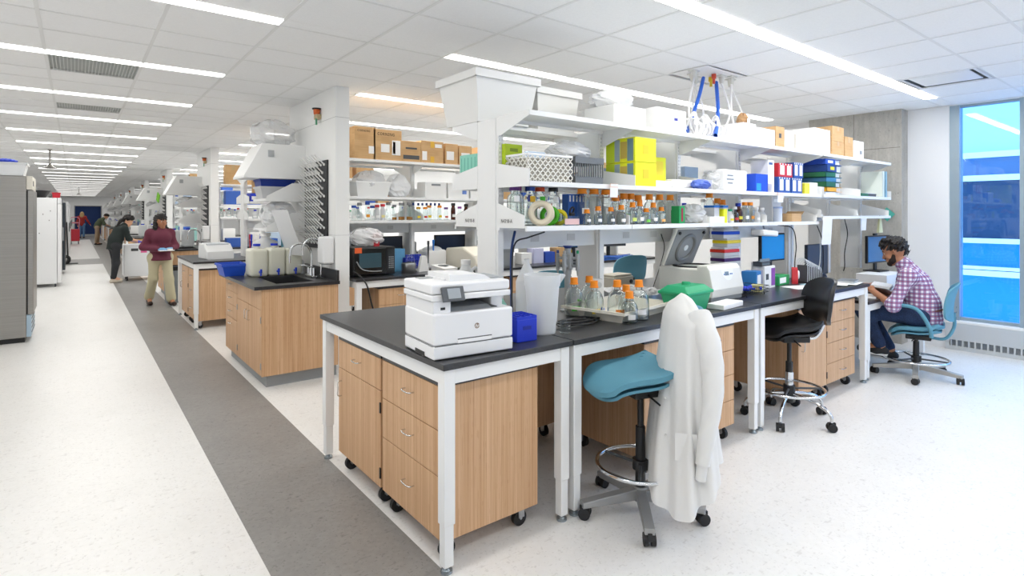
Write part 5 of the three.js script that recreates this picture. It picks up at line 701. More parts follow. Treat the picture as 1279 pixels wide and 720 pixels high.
stool('teal stool in the aisle behind the bench turret', [3.75, -4.25], 2.6, { seat: 0.64, base: mat(0xa7a8a8, 0.4, 0.5), fabric: tealM, angle: 0.3, r: 0.32, ringY: 0.25, ringR: 0.225, backLow: 0.1, backHigh: 0.38, backW: 0.4 });
stool('teal stool in the aisle before the second bench monitors', [4.75, -4.2], 2.9, { seat: 0.68, base: mat(0xa7a8a8, 0.4, 0.5), fabric: tealM, angle: 0.9, r: 0.32, ringY: 0.25, ringR: 0.225, backLow: 0.12, backHigh: 0.44, backW: 0.42 });
// ---- lab coat hung over the stool's back: a folded sheet round the backrest, flaring to an uneven hem
{
  const c = [2.5, -1.725], t = thing('lab_coat', 'white lab coat hanging over the back of the teal stool', 'coat', [c[0], 0.05, c[1]]), m = new THREE.MeshPhysicalMaterial({ color: 0xf0f0ee, roughness: 0.85, transmission: 0.12, thickness: 0 });
  const N = 96, K = 44, pos = [], idx = [], R2 = [RT[0], RT[1]], D2 = [-FW[0], -FW[1]];       // R2: across, D2: towards the corridor side
  const hemY = th => 0.16 + 0.14 * (0.5 + 0.5 * Math.cos(th)) + 0.05 * Math.sin(2 * th + 0.8);   // longest on the seat side
  for (let j = 0; j <= K; j++) for (let i = 0; i < N; i++) {
    const s = j / K, th = i / N * PI * 2, top = 1.125 - 0.035 * Math.pow(Math.sin(th), 2) - 0.02 * (0.5 - 0.5 * Math.cos(th)), y = top + (hemY(th) - top) * s, q = Math.pow(s, 0.8);
    const e = Math.sqrt(Math.min(1, s * 11)), a = 0.022 + 0.042 * e + 0.105 * q, b = 0.11 + 0.085 * e + 0.08 * q, f = 1 + (0.09 * Math.sin(th * 7 + 0.5) + 0.05 * Math.sin(th * 13 + 2 + s * 2)) * Math.min(1, s * 1.5) * (0.4 + 0.6 * s) + 0.02 * (vnoise(th * 6, s * 14, 38, 64, 5) - 0.5);
    const cx = -0.01 - 0.055 * q, u = cx + a * Math.cos(th) * f, v = b * Math.sin(th) * f - 0.11 + 0.19 * q;
    pos.push(R2[0] * u + D2[0] * v, y - 0.05, R2[1] * u + D2[1] * v);
  }
  for (let j = 0; j < K; j++) for (let i = 0; i < N; i++) { const a = j * N + i, b = j * N + (i + 1) % N; idx.push(a, a + N, b, b, a + N, b + N); }
  const capc = pos.length / 3; pos.push(-0.01 * RT[0] + 0.11 * FW[0], 1.083, -0.01 * RT[1] + 0.11 * FW[1]); for (let i = 0; i < N; i++) idx.push(capc, i, (i + 1) % N);
  const g = new THREE.BufferGeometry(); g.setAttribute('position', new THREE.Float32BufferAttribute(pos, 3)); g.setIndex(idx); g.computeVertexNormals(); const g2 = g.toNonIndexed(); g2.setAttribute('uv', new THREE.Float32BufferAttribute(new Float32Array(g2.attributes.position.count * 2), 2)); obj('drape', g2, m, t);
  const at = (u, y, v) => [R2[0] * u + D2[0] * v, y - 0.05, R2[1] * u + D2[1] * v];
  const sl = []; const pts = [at(0.03, 1.04, 0.05), at(0.045, 0.9, 0.17), at(0.03, 0.7, 0.255), at(-0.02, 0.5, 0.305), at(-0.04, 0.4, 0.315)], cv = new THREE.CatmullRomCurve3(pts.map(p => V(...p))), tg = new THREE.TubeGeometry(cv, 30, 1, 14, false), tp = tg.attributes.position;
  for (let j = 0; j <= 30; j++) { const P = cv.getPointAt(j / 30), r = 0.062 - 0.03 * Math.pow(j / 30, 1.2); for (let i = 0; i <= 14; i++) { const n = j * 15 + i; tp.setXYZ(n, P.x + (tp.getX(n) - P.x) * r * (1 + 0.12 * Math.sin(j * 1.3 + i)), P.y + (tp.getY(n) - P.y) * r, P.z + (tp.getZ(n) - P.z) * r); } } tg.computeVertexNormals();
  obj('sleeve', tg, m, t); obj('cuff', tube([at(-0.038, 0.41, 0.314), at(-0.05, 0.33, 0.315)], 0.025, 4, 12), mat(0xe6e6e4, 0.9), t);
  for (const y of [0.66, 0.48]) obj('button', sp(0.006, ...at(-0.17, y, 0.17)), mat(0xd9d9d7, 0.5), t);
  const pk = new THREE.PlaneGeometry(0.1, 0.13, 2, 2); obj('pocket', xf(pk, ...at(-0.1, 0.46, 0.268), 0, Math.atan2(D2[0], D2[1]) - 0.25), m, t);
}
// ------------------------------------------------------------ people
function sdfGeo(fn, mn, mx, h) {                                 // naive surface nets
  const nx = Math.ceil((mx[0] - mn[0]) / h) + 1, ny = Math.ceil((mx[1] - mn[1]) / h) + 1, nz = Math.ceil((mx[2] - mn[2]) / h) + 1, F = new Float32Array(nx * ny * nz), id = new Int32Array(nx * ny * nz).fill(-1), pos = [], idx = [];
  for (let k = 0, n = 0; k < nz; k++) for (let j = 0; j < ny; j++) for (let i = 0; i < nx; i++, n++) F[n] = fn(mn[0] + i * h, mn[1] + j * h, mn[2] + k * h);
  const at = (i, j, k) => i + nx * (j + ny * k);
  for (let k = 0; k < nz - 1; k++) for (let j = 0; j < ny - 1; j++) for (let i = 0; i < nx - 1; i++) {
    let c = 0, sx = 0, sy = 0, sz = 0; const v = []; let m = 0; for (let q = 0; q < 8; q++) { const w = F[at(i + (q & 1), j + (q >> 1 & 1), k + (q >> 2))]; v.push(w); if (w < 0) m |= 1 << q; } if (m === 0 || m === 255) continue;
    for (let q = 0; q < 8; q++) for (const b of [1, 2, 4]) { if (q & b) continue; const r = q | b; if ((v[q] < 0) === (v[r] < 0)) continue; const t = v[q] / (v[q] - v[r]); sx += (q & 1) + (b === 1 ? t : 0); sy += (q >> 1 & 1) + (b === 2 ? t : 0); sz += (q >> 2) + (b === 4 ? t : 0); c++; }
    id[at(i, j, k)] = pos.length / 3; pos.push(mn[0] + (i + sx / c) * h, mn[1] + (j + sy / c) * h, mn[2] + (k + sz / c) * h);
  }
  const quad = (a, b, c, d, fl) => { if (a < 0 || b < 0 || c < 0 || d < 0) return; if (fl) idx.push(a, b, c, a, c, d); else idx.push(a, c, b, a, d, c); };
  for (let k = 1; k < nz - 1; k++) for (let j = 1; j < ny - 1; j++) for (let i = 1; i < nx - 1; i++) { const f = F[at(i, j, k)];
    if ((f < 0) !== (F[at(i + 1, j, k)] < 0)) quad(id[at(i, j - 1, k - 1)], id[at(i, j, k - 1)], id[at(i, j, k)], id[at(i, j - 1, k)], f < 0);
    if ((f < 0) !== (F[at(i, j + 1, k)] < 0)) quad(id[at(i - 1, j, k - 1)], id[at(i - 1, j, k)], id[at(i, j, k)], id[at(i, j, k - 1)], f < 0);
    if ((f < 0) !== (F[at(i, j, k + 1)] < 0)) quad(id[at(i - 1, j - 1, k)], id[at(i, j - 1, k)], id[at(i, j, k)], id[at(i - 1, j, k)], f < 0); }
  const g = new THREE.BufferGeometry(); g.setAttribute('position', new THREE.Float32BufferAttribute(pos, 3)); g.setIndex(idx); g.computeVertexNormals(); g.setAttribute('uv', new THREE.Float32BufferAttribute(new Float32Array(pos.length / 3 * 2), 2)); return g;
}
const cap = (a, b, ra, rb2) => ({ a, b, ra, rb: rb2 ?? ra });
function field(list, k) { return (x, y, z) => { let d = 1e9; for (const s of list) { let v; if (s.e) { const dx = (x - s.e[0]) / s.r[0], dy = (y - s.e[1]) / s.r[1], dz = (z - s.e[2]) / s.r[2], q = Math.sqrt(dx * dx + dy * dy + dz * dz); v = (q - 1) * Math.min(s.r[0], s.r[1], s.r[2]); } else { const ax = s.b[0] - s.a[0], ay = s.b[1] - s.a[1], az = s.b[2] - s.a[2], L = ax * ax + ay * ay + az * az || 1e-9; let t = ((x - s.a[0]) * ax + (y - s.a[1]) * ay + (z - s.a[2]) * az) / L; t = t < 0 ? 0 : t > 1 ? 1 : t; v = Math.hypot(x - s.a[0] - ax * t, y - s.a[1] - ay * t, z - s.a[2] - az * t) - (s.ra + (s.rb - s.ra) * t); } const h = Math.max(k - Math.abs(d - v), 0) / k; d = Math.min(d, v) - h * h * k * 0.25; } return d; }; }
function bounds(list, m) { const a = [1e9, 1e9, 1e9], b = [-1e9, -1e9, -1e9]; for (const s of list) for (const [p, r] of s.e ? [[s.e, s.r]] : [[s.a, [s.ra, s.ra, s.ra]], [s.b, [s.rb, s.rb, s.rb]]]) for (let i = 0; i < 3; i++) { a[i] = Math.min(a[i], p[i] - r[i] - m); b[i] = Math.max(b[i], p[i] + r[i] + m); } return [a, b]; }
function soft(list, k, h) { const [a, b] = bounds(list, 2.5 * h); return sdfGeo(field(list, k), a, b, h); }
const lerp3 = (a, b, t) => [a[0] + (b[0] - a[0]) * t, a[1] + (b[1] - a[1]) * t, a[2] + (b[2] - a[2]) * t];
const nrm = v => { const l = Math.hypot(...v); return [v[0] / l, v[1] / l, v[2] / l]; }, crs = (a, b) => [a[1] * b[2] - a[2] * b[1], a[2] * b[0] - a[0] * b[2], a[0] * b[1] - a[1] * b[0]], ad = (p, v, s) => [p[0] + v[0] * s, p[1] + v[1] * s, p[2] + v[2] * s];
function handCaps(w, dir, palm, side, curl, sc = 1) {            // wrist, forward, palm normal; thumb leaves on the inner side
  const f = nrm(dir), n0 = nrm(palm), s = nrm(crs(f, n0)), n = nrm(crs(s, f)), out = [], k = side; const P = (a, b, c) => ad(ad(ad(w, f, a * sc), s, b * k * sc), n, c * sc);
  for (const b of [-0.026, -0.008, 0.01, 0.026]) out.push(cap(P(0.0, b * 0.6, 0), P(0.075, b, 0), 0.0135 * sc, 0.012 * sc));
  [[-0.029, 0.056, 0.0075], [-0.01, 0.07, 0.0085], [0.01, 0.076, 0.009], [0.028, 0.068, 0.0085]].forEach(([b, L, r]) => { const p0 = P(0.082, b, 0.002), p1 = P(0.082 + L * 0.5, b * 1.05, L * 0.25 * curl), p2 = P(0.082 + L * (0.85 - 0.4 * curl), b * 1.05, L * (0.3 + 0.45 * curl) * curl); out.push(cap(p0, p1, r * sc * 1.05, r * sc), cap(p1, p2, r * sc, r * sc * 0.85)); });
  const t0 = P(0.02, 0.03, 0.004), t1 = P(0.052, 0.05, 0.014), t2 = P(0.08, 0.05, 0.026); out.push(cap(t0, t1, 0.0125 * sc, 0.0105 * sc), cap(t1, t2, 0.0105 * sc, 0.0085 * sc)); return out;
}
function person(label, pos, turn, J, c, o = {}) {
  const t = thing('person', label, 'person', pos, turn), h = o.cell || 0.013, k = 0.04, S = o.scale || 1; const b = o.build || 1;
  const hd = J.head, up = nrm(J.headUp || [0, 1, 0]), fw0 = nrm(J.headFwd || [0, 0, 1]), rt = nrm(crs(up, fw0)), fw = nrm(crs(rt, up)), HP = (x, y, z) => ad(ad(ad(hd, rt, x), up, y), fw, z);
  const body = [cap(J.neck, HP(0, -0.06, -0.01), 0.052, 0.05), cap(J.pelvis, J.chest, 0.1 * b, 0.11 * b), cap(J.chest, J.neck, 0.1, 0.06)]; const skinArm = [];
  for (const s of ['L', 'R']) { body.push(cap(J.chest, J['sh' + s], 0.08, 0.055), cap(J['sh' + s], J['el' + s], 0.048 * b, 0.037), cap(J['el' + s], J['wr' + s], 0.038, 0.026), cap(J.pelvis, J['hip' + s], 0.09, 0.085), cap(J['hip' + s], J['kn' + s], 0.075 * b, 0.052), cap(J['kn' + s], J['an' + s], 0.05, 0.036), cap(J['an' + s], J['to' + s], 0.036, 0.03)); }
  const head = [cap(HP(0, 0.03, -0.015), HP(0, 0.035, 0.012), 0.086, 0.08), cap(HP(0, -0.05, 0.03), HP(0, -0.075, 0.048), 0.058, 0.04), cap(HP(0, 0.02, 0.075), HP(0, -0.02, 0.098), 0.012, 0.0165), cap(HP(0.035, -0.02, 0.05), HP(-0.035, -0.02, 0.05), 0.03), cap(HP(0.02, -0.052, 0.083), HP(-0.02, -0.052, 0.083), 0.0085), cap(HP(0.075, 0.005, -0.005), HP(0.087, 0.02, -0.012), 0.012, 0.014), cap(HP(-0.075, 0.005, -0.005), HP(-0.087, 0.02, -0.012), 0.012, 0.014), cap(HP(0, -0.06, -0.01), J.neck, 0.048, 0.05)];
  const geos = [soft(body, k, h), soft(head, 0.018, o.headCell || 0.005)]; const gloves = [];
  for (const s of ['L', 'R']) { const d = J['hand' + s] || [J['wr' + s][0] - J['el' + s][0], J['wr' + s][1] - J['el' + s][1], J['wr' + s][2] - J['el' + s][2]]; const hc = handCaps(J['wr' + s], d, J['palm' + s] || [0, -1, 0.2], s === 'L' ? -1 : 1, o.curl ?? 0.6); (c.glove ? gloves : geos).push(soft([...hc, cap(ad(J['wr' + s], nrm(d), -0.03), J['wr' + s], 0.026, 0.024)], 0.008, o.handCell || 0.004)); }
  obj('body', geos, c.skin, t); if (gloves.length) gloves.forEach(g => obj('glove', g, c.glove, t));
  for (const s of [-1, 1]) { const e = obj('eye', sp(0.0115, ...HP(s * 0.033, 0.018, 0.0735), 1, 1, 1, 10), mat(0xf2efea, 0.3), t); obj('iris', sp(0.0075, ...HP(s * 0.033, 0.0165, 0.0785), 1, 1, 1, 8), M.hair, e); obj('eyebrow', tube([HP(s * 0.018, 0.04, 0.092), HP(s * 0.035, 0.045, 0.088), HP(s * 0.052, 0.04, 0.074)], 0.004, 6, 6), c.hair, t); }
  obj('lips', soft([cap(HP(0.018, -0.05, 0.0865), HP(-0.018, -0.05, 0.0865), 0.0062)], 0.004, 0.003), mat(0x9c5a4c, 0.5), t);
  const shirtFloor = o.hem ?? 0; const sh = [cap(J.neck, ad(J.neck, nrm([HP(0, 0, 0)[0] - J.neck[0], HP(0, 0, 0)[1] - J.neck[1], HP(0, 0, 0)[2] - J.neck[2]]), 0.035), 0.066, 0.063), cap(J.chest, J.neck, 0.125 * b, 0.06), cap(J.waist || lerp3(J.pelvis, J.chest, 0.4), J.chest, 0.135 * b, 0.14 * b), cap(ad(J.pelvis, [0, 1, 0], shirtFloor), J.waist || lerp3(J.pelvis, J.chest, 0.4), o.hemR || 0.15 * b, 0.135 * b), ...(o.bust ? [cap(ad(ad(J.chest, [1, 0, 0], 0.06), [0, 0, 1], 0.07), ad(ad(J.chest, [-1, 0, 0], 0.06), [0, 0, 1], 0.07), 0.075)] : [])];
  for (const s of ['L', 'R']) { const m = o.sleeve ?? 1; sh.push(cap(J.chest, J['sh' + s], 0.1, 0.075), cap(J['sh' + s], J['el' + s], 0.062, 0.052)); if (m > 0) sh.push(cap(J['el' + s], lerp3(J['el' + s], J['wr' + s], m), 0.056, 0.044)); }
  { const [ba, bb2] = bounds(sh, 2.5 * h), ff = field(sh, 0.05), cut = o.hemY; obj('shirt', sdfGeo(cut === undefined ? ff : (x, y, z) => Math.max(ff(x, y, z), cut - y), ba, bb2, h), c.shirt, t); }
  const tr = [cap(J.hipL, J.hipR, 0.102 * b), cap(ad(J.pelvis, [0, 1, 0], 0.02), J.pelvis, 0.112 * b)]; for (const s of ['L', 'R']) tr.push(cap(J['hip' + s], J['kn' + s], 0.088 * b, 0.066), cap(J['kn' + s], lerp3(J['kn' + s], J['an' + s], 0.93), 0.07, o.cuff || 0.058)); obj('trousers', soft(tr, 0.045, h), c.trousers, t);
  if (o.belt) obj('belt', torus(0.128, 0.014, J.pelvis[0], J.pelvis[1] + 0.075, J.pelvis[2] - 0.005, PI / 2 + 0.1), mat(0x7a4128, 0.5), t);
  for (const s of ['L', 'R']) { const A = J['an' + s], B = J['to' + s], heel = ad(A, nrm([A[0] - B[0], 0, A[2] - B[2]]), 0.04), lo = Math.min(A[1] - 0.05, B[1]); const q = soft([cap([heel[0], lo, heel[2]], B, 0.036, 0.037), cap(A, lerp3([heel[0], lo, heel[2]], B, 0.35), 0.043, 0.04)], 0.02, 0.009); const f = obj('shoe', q, c.shoe, t); if (c.sole) obj('sole', soft([cap([heel[0], lo - 0.024, heel[2]], [B[0], B[1] - 0.024, B[2]], 0.026, 0.028)], 0.01, 0.009), c.sole, f); }
  const hr = (o.hair || (() => []))(HP); if (hr.length) { const hc = o.hairCell || 0.006, [ha, hb] = bounds(hr, 0.03), hf = field(hr, 0.02), am = o.tousle || 0.004; obj('hair', sdfGeo((x, y, z) => hf(x, y, z) + am * (Math.sin(x * 190 + Math.sin(z * 130) * 2) + Math.sin(z * 210 + y * 90) + Math.sin(y * 150 + x * 70)), ha, hb, hc), c.hair, t); };
  const bd = (o.beard || (() => []))(HP); if (bd.length) obj('beard', soft(bd, 0.012, 0.005), mat(0x2b1e18, 0.85), t);
  return [t, HP];
}
const shortHair = HP => [cap(HP(0, 0.07, -0.04), HP(0, 0.085, 0.03), 0.082, 0.062), cap(HP(0.05, 0.06, -0.05), HP(-0.05, 0.06, -0.05), 0.06), cap(HP(0.045, 0.1, 0.055), HP(-0.045, 0.105, 0.05), 0.03), cap(HP(0, 0.0, -0.075), HP(0, 0.04, -0.07), 0.042, 0.055), cap(HP(0.076, 0.045, -0.02), HP(0.07, 0.06, 0.03), 0.017), cap(HP(-0.076, 0.045, -0.02), HP(-0.07, 0.06, 0.03), 0.017), cap(HP(0.02, 0.135, 0.06), HP(0.05, 0.14, 0.02), 0.02), cap(HP(-0.03, 0.14, 0.03), HP(0.0, 0.145, -0.02), 0.022)];
const longHair = (len, cx = 0) => HP => [cap(HP(0, 0.055, -0.03), HP(0, 0.07, 0.015), 0.088, 0.08), cap(HP(0.07, 0.03, -0.02), HP(0.085, -0.1, -0.02), 0.035), cap(HP(-0.07, 0.03, -0.02), HP(-0.085, -0.1, -0.02), 0.035), cap(HP(0, 0, -0.06), HP(cx * 0.4, -0.16, -0.07), 0.065, 0.075), cap(HP(cx * 0.4, -0.16, -0.07), HP(cx, -len, -0.05), 0.075, 0.04), cap(HP(0.08, -0.1, -0.01), HP(0.09, -len * 0.8, 0.02), 0.033, 0.022), cap(HP(-0.08, -0.1, -0.01), HP(-0.09, -len * 0.8, 0.02), 0.033, 0.022)];
// seated man (faces +z before turning)
{
  const J = { pelvis: [0, 0.57, -0.06], waist: [0, 0.7, -0.05], chest: [0, 0.885, 0.02], neck: [0, 1.05, 0.085], head: [0.01, 1.175, 0.17], headUp: [0, 0.94, 0.34], headFwd: [0.0, -0.5, 0.86], shL: [0.18, 0.98, 0.05], shR: [-0.18, 0.98, 0.05], elL: [0.26, 0.69, 0.16], elR: [-0.25, 0.69, 0.15], wrL: [0.14, 0.83, 0.37], wrR: [-0.09, 0.835, 0.37], handL: [-0.25, 0.02, 1], handR: [0.2, 0.0, 1], palmL: [-0.3, -0.7, 0.2], palmR: [0.3, -0.7, 0.2], hipL: [0.09, 0.58, -0.02], hipR: [-0.09, 0.58, -0.02], knL: [0.14, 0.6, 0.41], knR: [-0.15, 0.585, 0.43], anL: [0.1, 0.27, 0.28], anR: [-0.12, 0.2, 0.22], toL: [0.1, 0.225, 0.44], toR: [-0.14, 0.145, 0.37] };
  const [t, HP] = person('dark-haired bearded man in a purple checked shirt and jeans sitting at the desk', [6.36, 0, -1.87], dirTo(-0.22, -0.97), J, { skin: M.skin2, shirt: M.plaid, trousers: M.denim, shoe: mat(0x222326, 0.6), sole: M.paper, hair: M.hair }, { hair: shortHair, beard: HP => [cap(HP(0.04, -0.062, 0.035), HP(0, -0.088, 0.068), 0.028, 0.026), cap(HP(-0.04, -0.062, 0.035), HP(0, -0.088, 0.068), 0.028, 0.026), cap(HP(0.062, -0.015, 0.008), HP(0.042, -0.06, 0.033), 0.014, 0.026), cap(HP(-0.062, -0.015, 0.008), HP(-0.042, -0.06, 0.033), 0.014, 0.026), cap(HP(0.022, -0.034, 0.092), HP(-0.022, -0.034, 0.092), 0.007)], belt: true, sleeve: 0.12, hem: -0.0, curl: 0.7, tousle: 0.006, hairCell: 0.005 });
}
// woman walking up the corridor
{
  const J = { pelvis: [0, 0.86, 0], waist: [0, 0.98, 0], chest: [0, 1.16, 0.02], neck: [0, 1.29, 0.01], head: [0, 1.415, 0.03], headUp: [0, 1, 0.05], headFwd: [0.35, -0.05, 0.94], shL: [0.145, 1.23, 0], shR: [-0.145, 1.23, 0], elL: [0.23, 1.0, -0.02], elR: [-0.24, 1.0, -0.04], wrL: [0.12, 0.98, 0.19], wrR: [-0.08, 0.97, 0.21], handL: [-0.6, 0, 0.8], handR: [0.9, 0.0, 0.5], palmL: [0, -1, 0], palmR: [0, -0.8, -0.4], hipL: [0.09, 0.82, 0], hipR: [-0.09, 0.82, 0], knL: [0.1, 0.45, 0.12], knR: [-0.1, 0.46, -0.02], anL: [0.13, 0.1, 0.14], anR: [-0.12, 0.12, -0.22], toL: [0.14, 0.045, 0.29], toR: [-0.13, 0.04, -0.06] };
  person('long-haired woman in a maroon top and beige trousers walking up the corridor', [1.13, 0, -11.2], 0.12, J, { skin: M.skin2, shirt: mat(0x6a2c40, 0.8), trousers: mat(0xc6bfa0, 0.85), shoe: mat(0x33221c, 0.6), hair: M.hair, glove: mat(0x7cb4de, 0.5) }, { hair: HP => [...longHair(0.34, 0.1)(HP), cap(HP(0.085, -0.12, 0), HP(0.13, -0.36, 0.04), 0.045, 0.03)], bust: true, build: 1.0, hemR: 0.18, hemY: 0.77, hem: -0.1, sleeve: 0.95, cuff: 0.075, headCell: 0.007, handCell: 0.006, cell: 0.016 });
  const d = thing('white_tray', 'small white tray held by the woman in the maroon top', 'tray', [1.19, 0.945, -10.93], 0.1); obj('plate', rb(0.22, 0.012, 0.12, 0, 0, 0, 0.004), M.paper, d); obj('dish', cy(0.045, 0.045, 0.025, 0.05, 0.018, 0, 16), M.paper, d);
}
// woman bending over the white cabinet
{
  const J = { pelvis: [0, 0.86, -0.04], waist: [0, 0.98, -0.01], chest: [0, 1.15, 0.08], neck: [0, 1.27, 0.15], head: [0, 1.38, 0.24], headUp: [0, 0.9, 0.42], headFwd: [0, -0.5, 0.86], shL: [0.16, 1.22, 0.1], shR: [-0.16, 1.22, 0.1], elL: [0.2, 0.98, 0.17], elR: [-0.2, 0.99, 0.17], wrL: [0.13, 0.93, 0.4], wrR: [-0.12, 0.92, 0.41], palmL: [0, -1, 0], palmR: [0, -1, 0], hipL: [0.08, 0.83, -0.04], hipR: [-0.08, 0.83, -0.04], knL: [0.08, 0.45, 0.02], knR: [-0.08, 0.45, -0.03], anL: [0.08, 0.1, -0.02], anR: [-0.09, 0.1, -0.1], toL: [0.09, 0.04, 0.14], toR: [-0.1, 0.04, 0.05] };
  person('dark-haired woman in a black checked shirt bending over the white cabinet', [0.72, 0, -15.6], dirTo(0.93, -0.35), J, { skin: M.skin3, shirt: mat(0x1e2726, 0.85), trousers: mat(0x25272b, 0.8), shoe: mat(0xcfc4b4, 0.7), hair: M.hair, glove: mat(0x3a4bd0, 0.5) }, { hair: HP => [...shortHair(HP), cap(HP(0, 0.03, -0.09), HP(0, -0.04, -0.14), 0.035), cap(HP(0, -0.04, -0.14), HP(0, -0.2, -0.16), 0.035, 0.02)], sleeve: 0.2, hemY: 0.76, hem: -0.1, headCell: 0.008, handCell: 0.007, cell: 0.018 });
}
// far people
{
  const stand = { pelvis: [0, 0.92, 0], waist: [0, 1.05, 0], chest: [0, 1.26, 0], neck: [0, 1.42, 0], head: [0, 1.55, 0.02], shL: [0.17, 1.36, 0], shR: [-0.17, 1.36, 0], elL: [0.24, 1.08, -0.03], elR: [-0.3, 1.1, 0.0], wrL: [0.23, 0.85, 0.05], wrR: [-0.4, 0.9, 0.1], hipL: [0.09, 0.88, 0], hipR: [-0.09, 0.88, 0], knL: [0.1, 0.48, 0.04], knR: [-0.1, 0.48, -0.02], anL: [0.1, 0.1, 0.02], anR: [-0.1, 0.1, -0.05], toL: [0.11, 0.04, 0.17], toR: [-0.11, 0.04, 0.1] };
  person('blonde woman in a red sweater and blue jeans at the far end of the corridor', [0.3, 0, -45.5], PI - 0.2, stand, { skin: M.skin3, shirt: mat(0xb03a35, 0.85), trousers: mat(0x5f86b4, 0.85), shoe: mat(0x33302e, 0.7), hair: mat(0xc7a878, 0.7) }, { hair: longHair(0.3), headCell: 0.01, handCell: 0.009, cell: 0.022 });
  const bend = { ...stand, chest: [0, 1.2, 0.14], neck: [0, 1.32, 0.25], head: [0, 1.42, 0.36], headUp: [0, 0.8, 0.6], headFwd: [0, -0.6, 0.8], waist: [0, 1.05, 0.04], shL: [0.17, 1.28, 0.2], shR: [-0.17, 1.28, 0.2], elL: [0.22, 1.05, 0.3], elR: [-0.22, 1.05, 0.3], wrL: [0.15, 0.95, 0.5], wrR: [-0.15, 0.95, 0.5] };
  person('man in an olive green shirt and beige trousers bending far down the corridor', [0.84, 0, -35.2], 1.5, bend, { skin: M.skin3, shirt: mat(0x55604a, 0.85), trousers: mat(0xb09a82, 0.85), shoe: mat(0x1f1f20, 0.7), hair: mat(0x2a201a, 0.6) }, { hair: shortHair, sleeve: 0.1, headCell: 0.01, handCell: 0.009, cell: 0.022 });
}
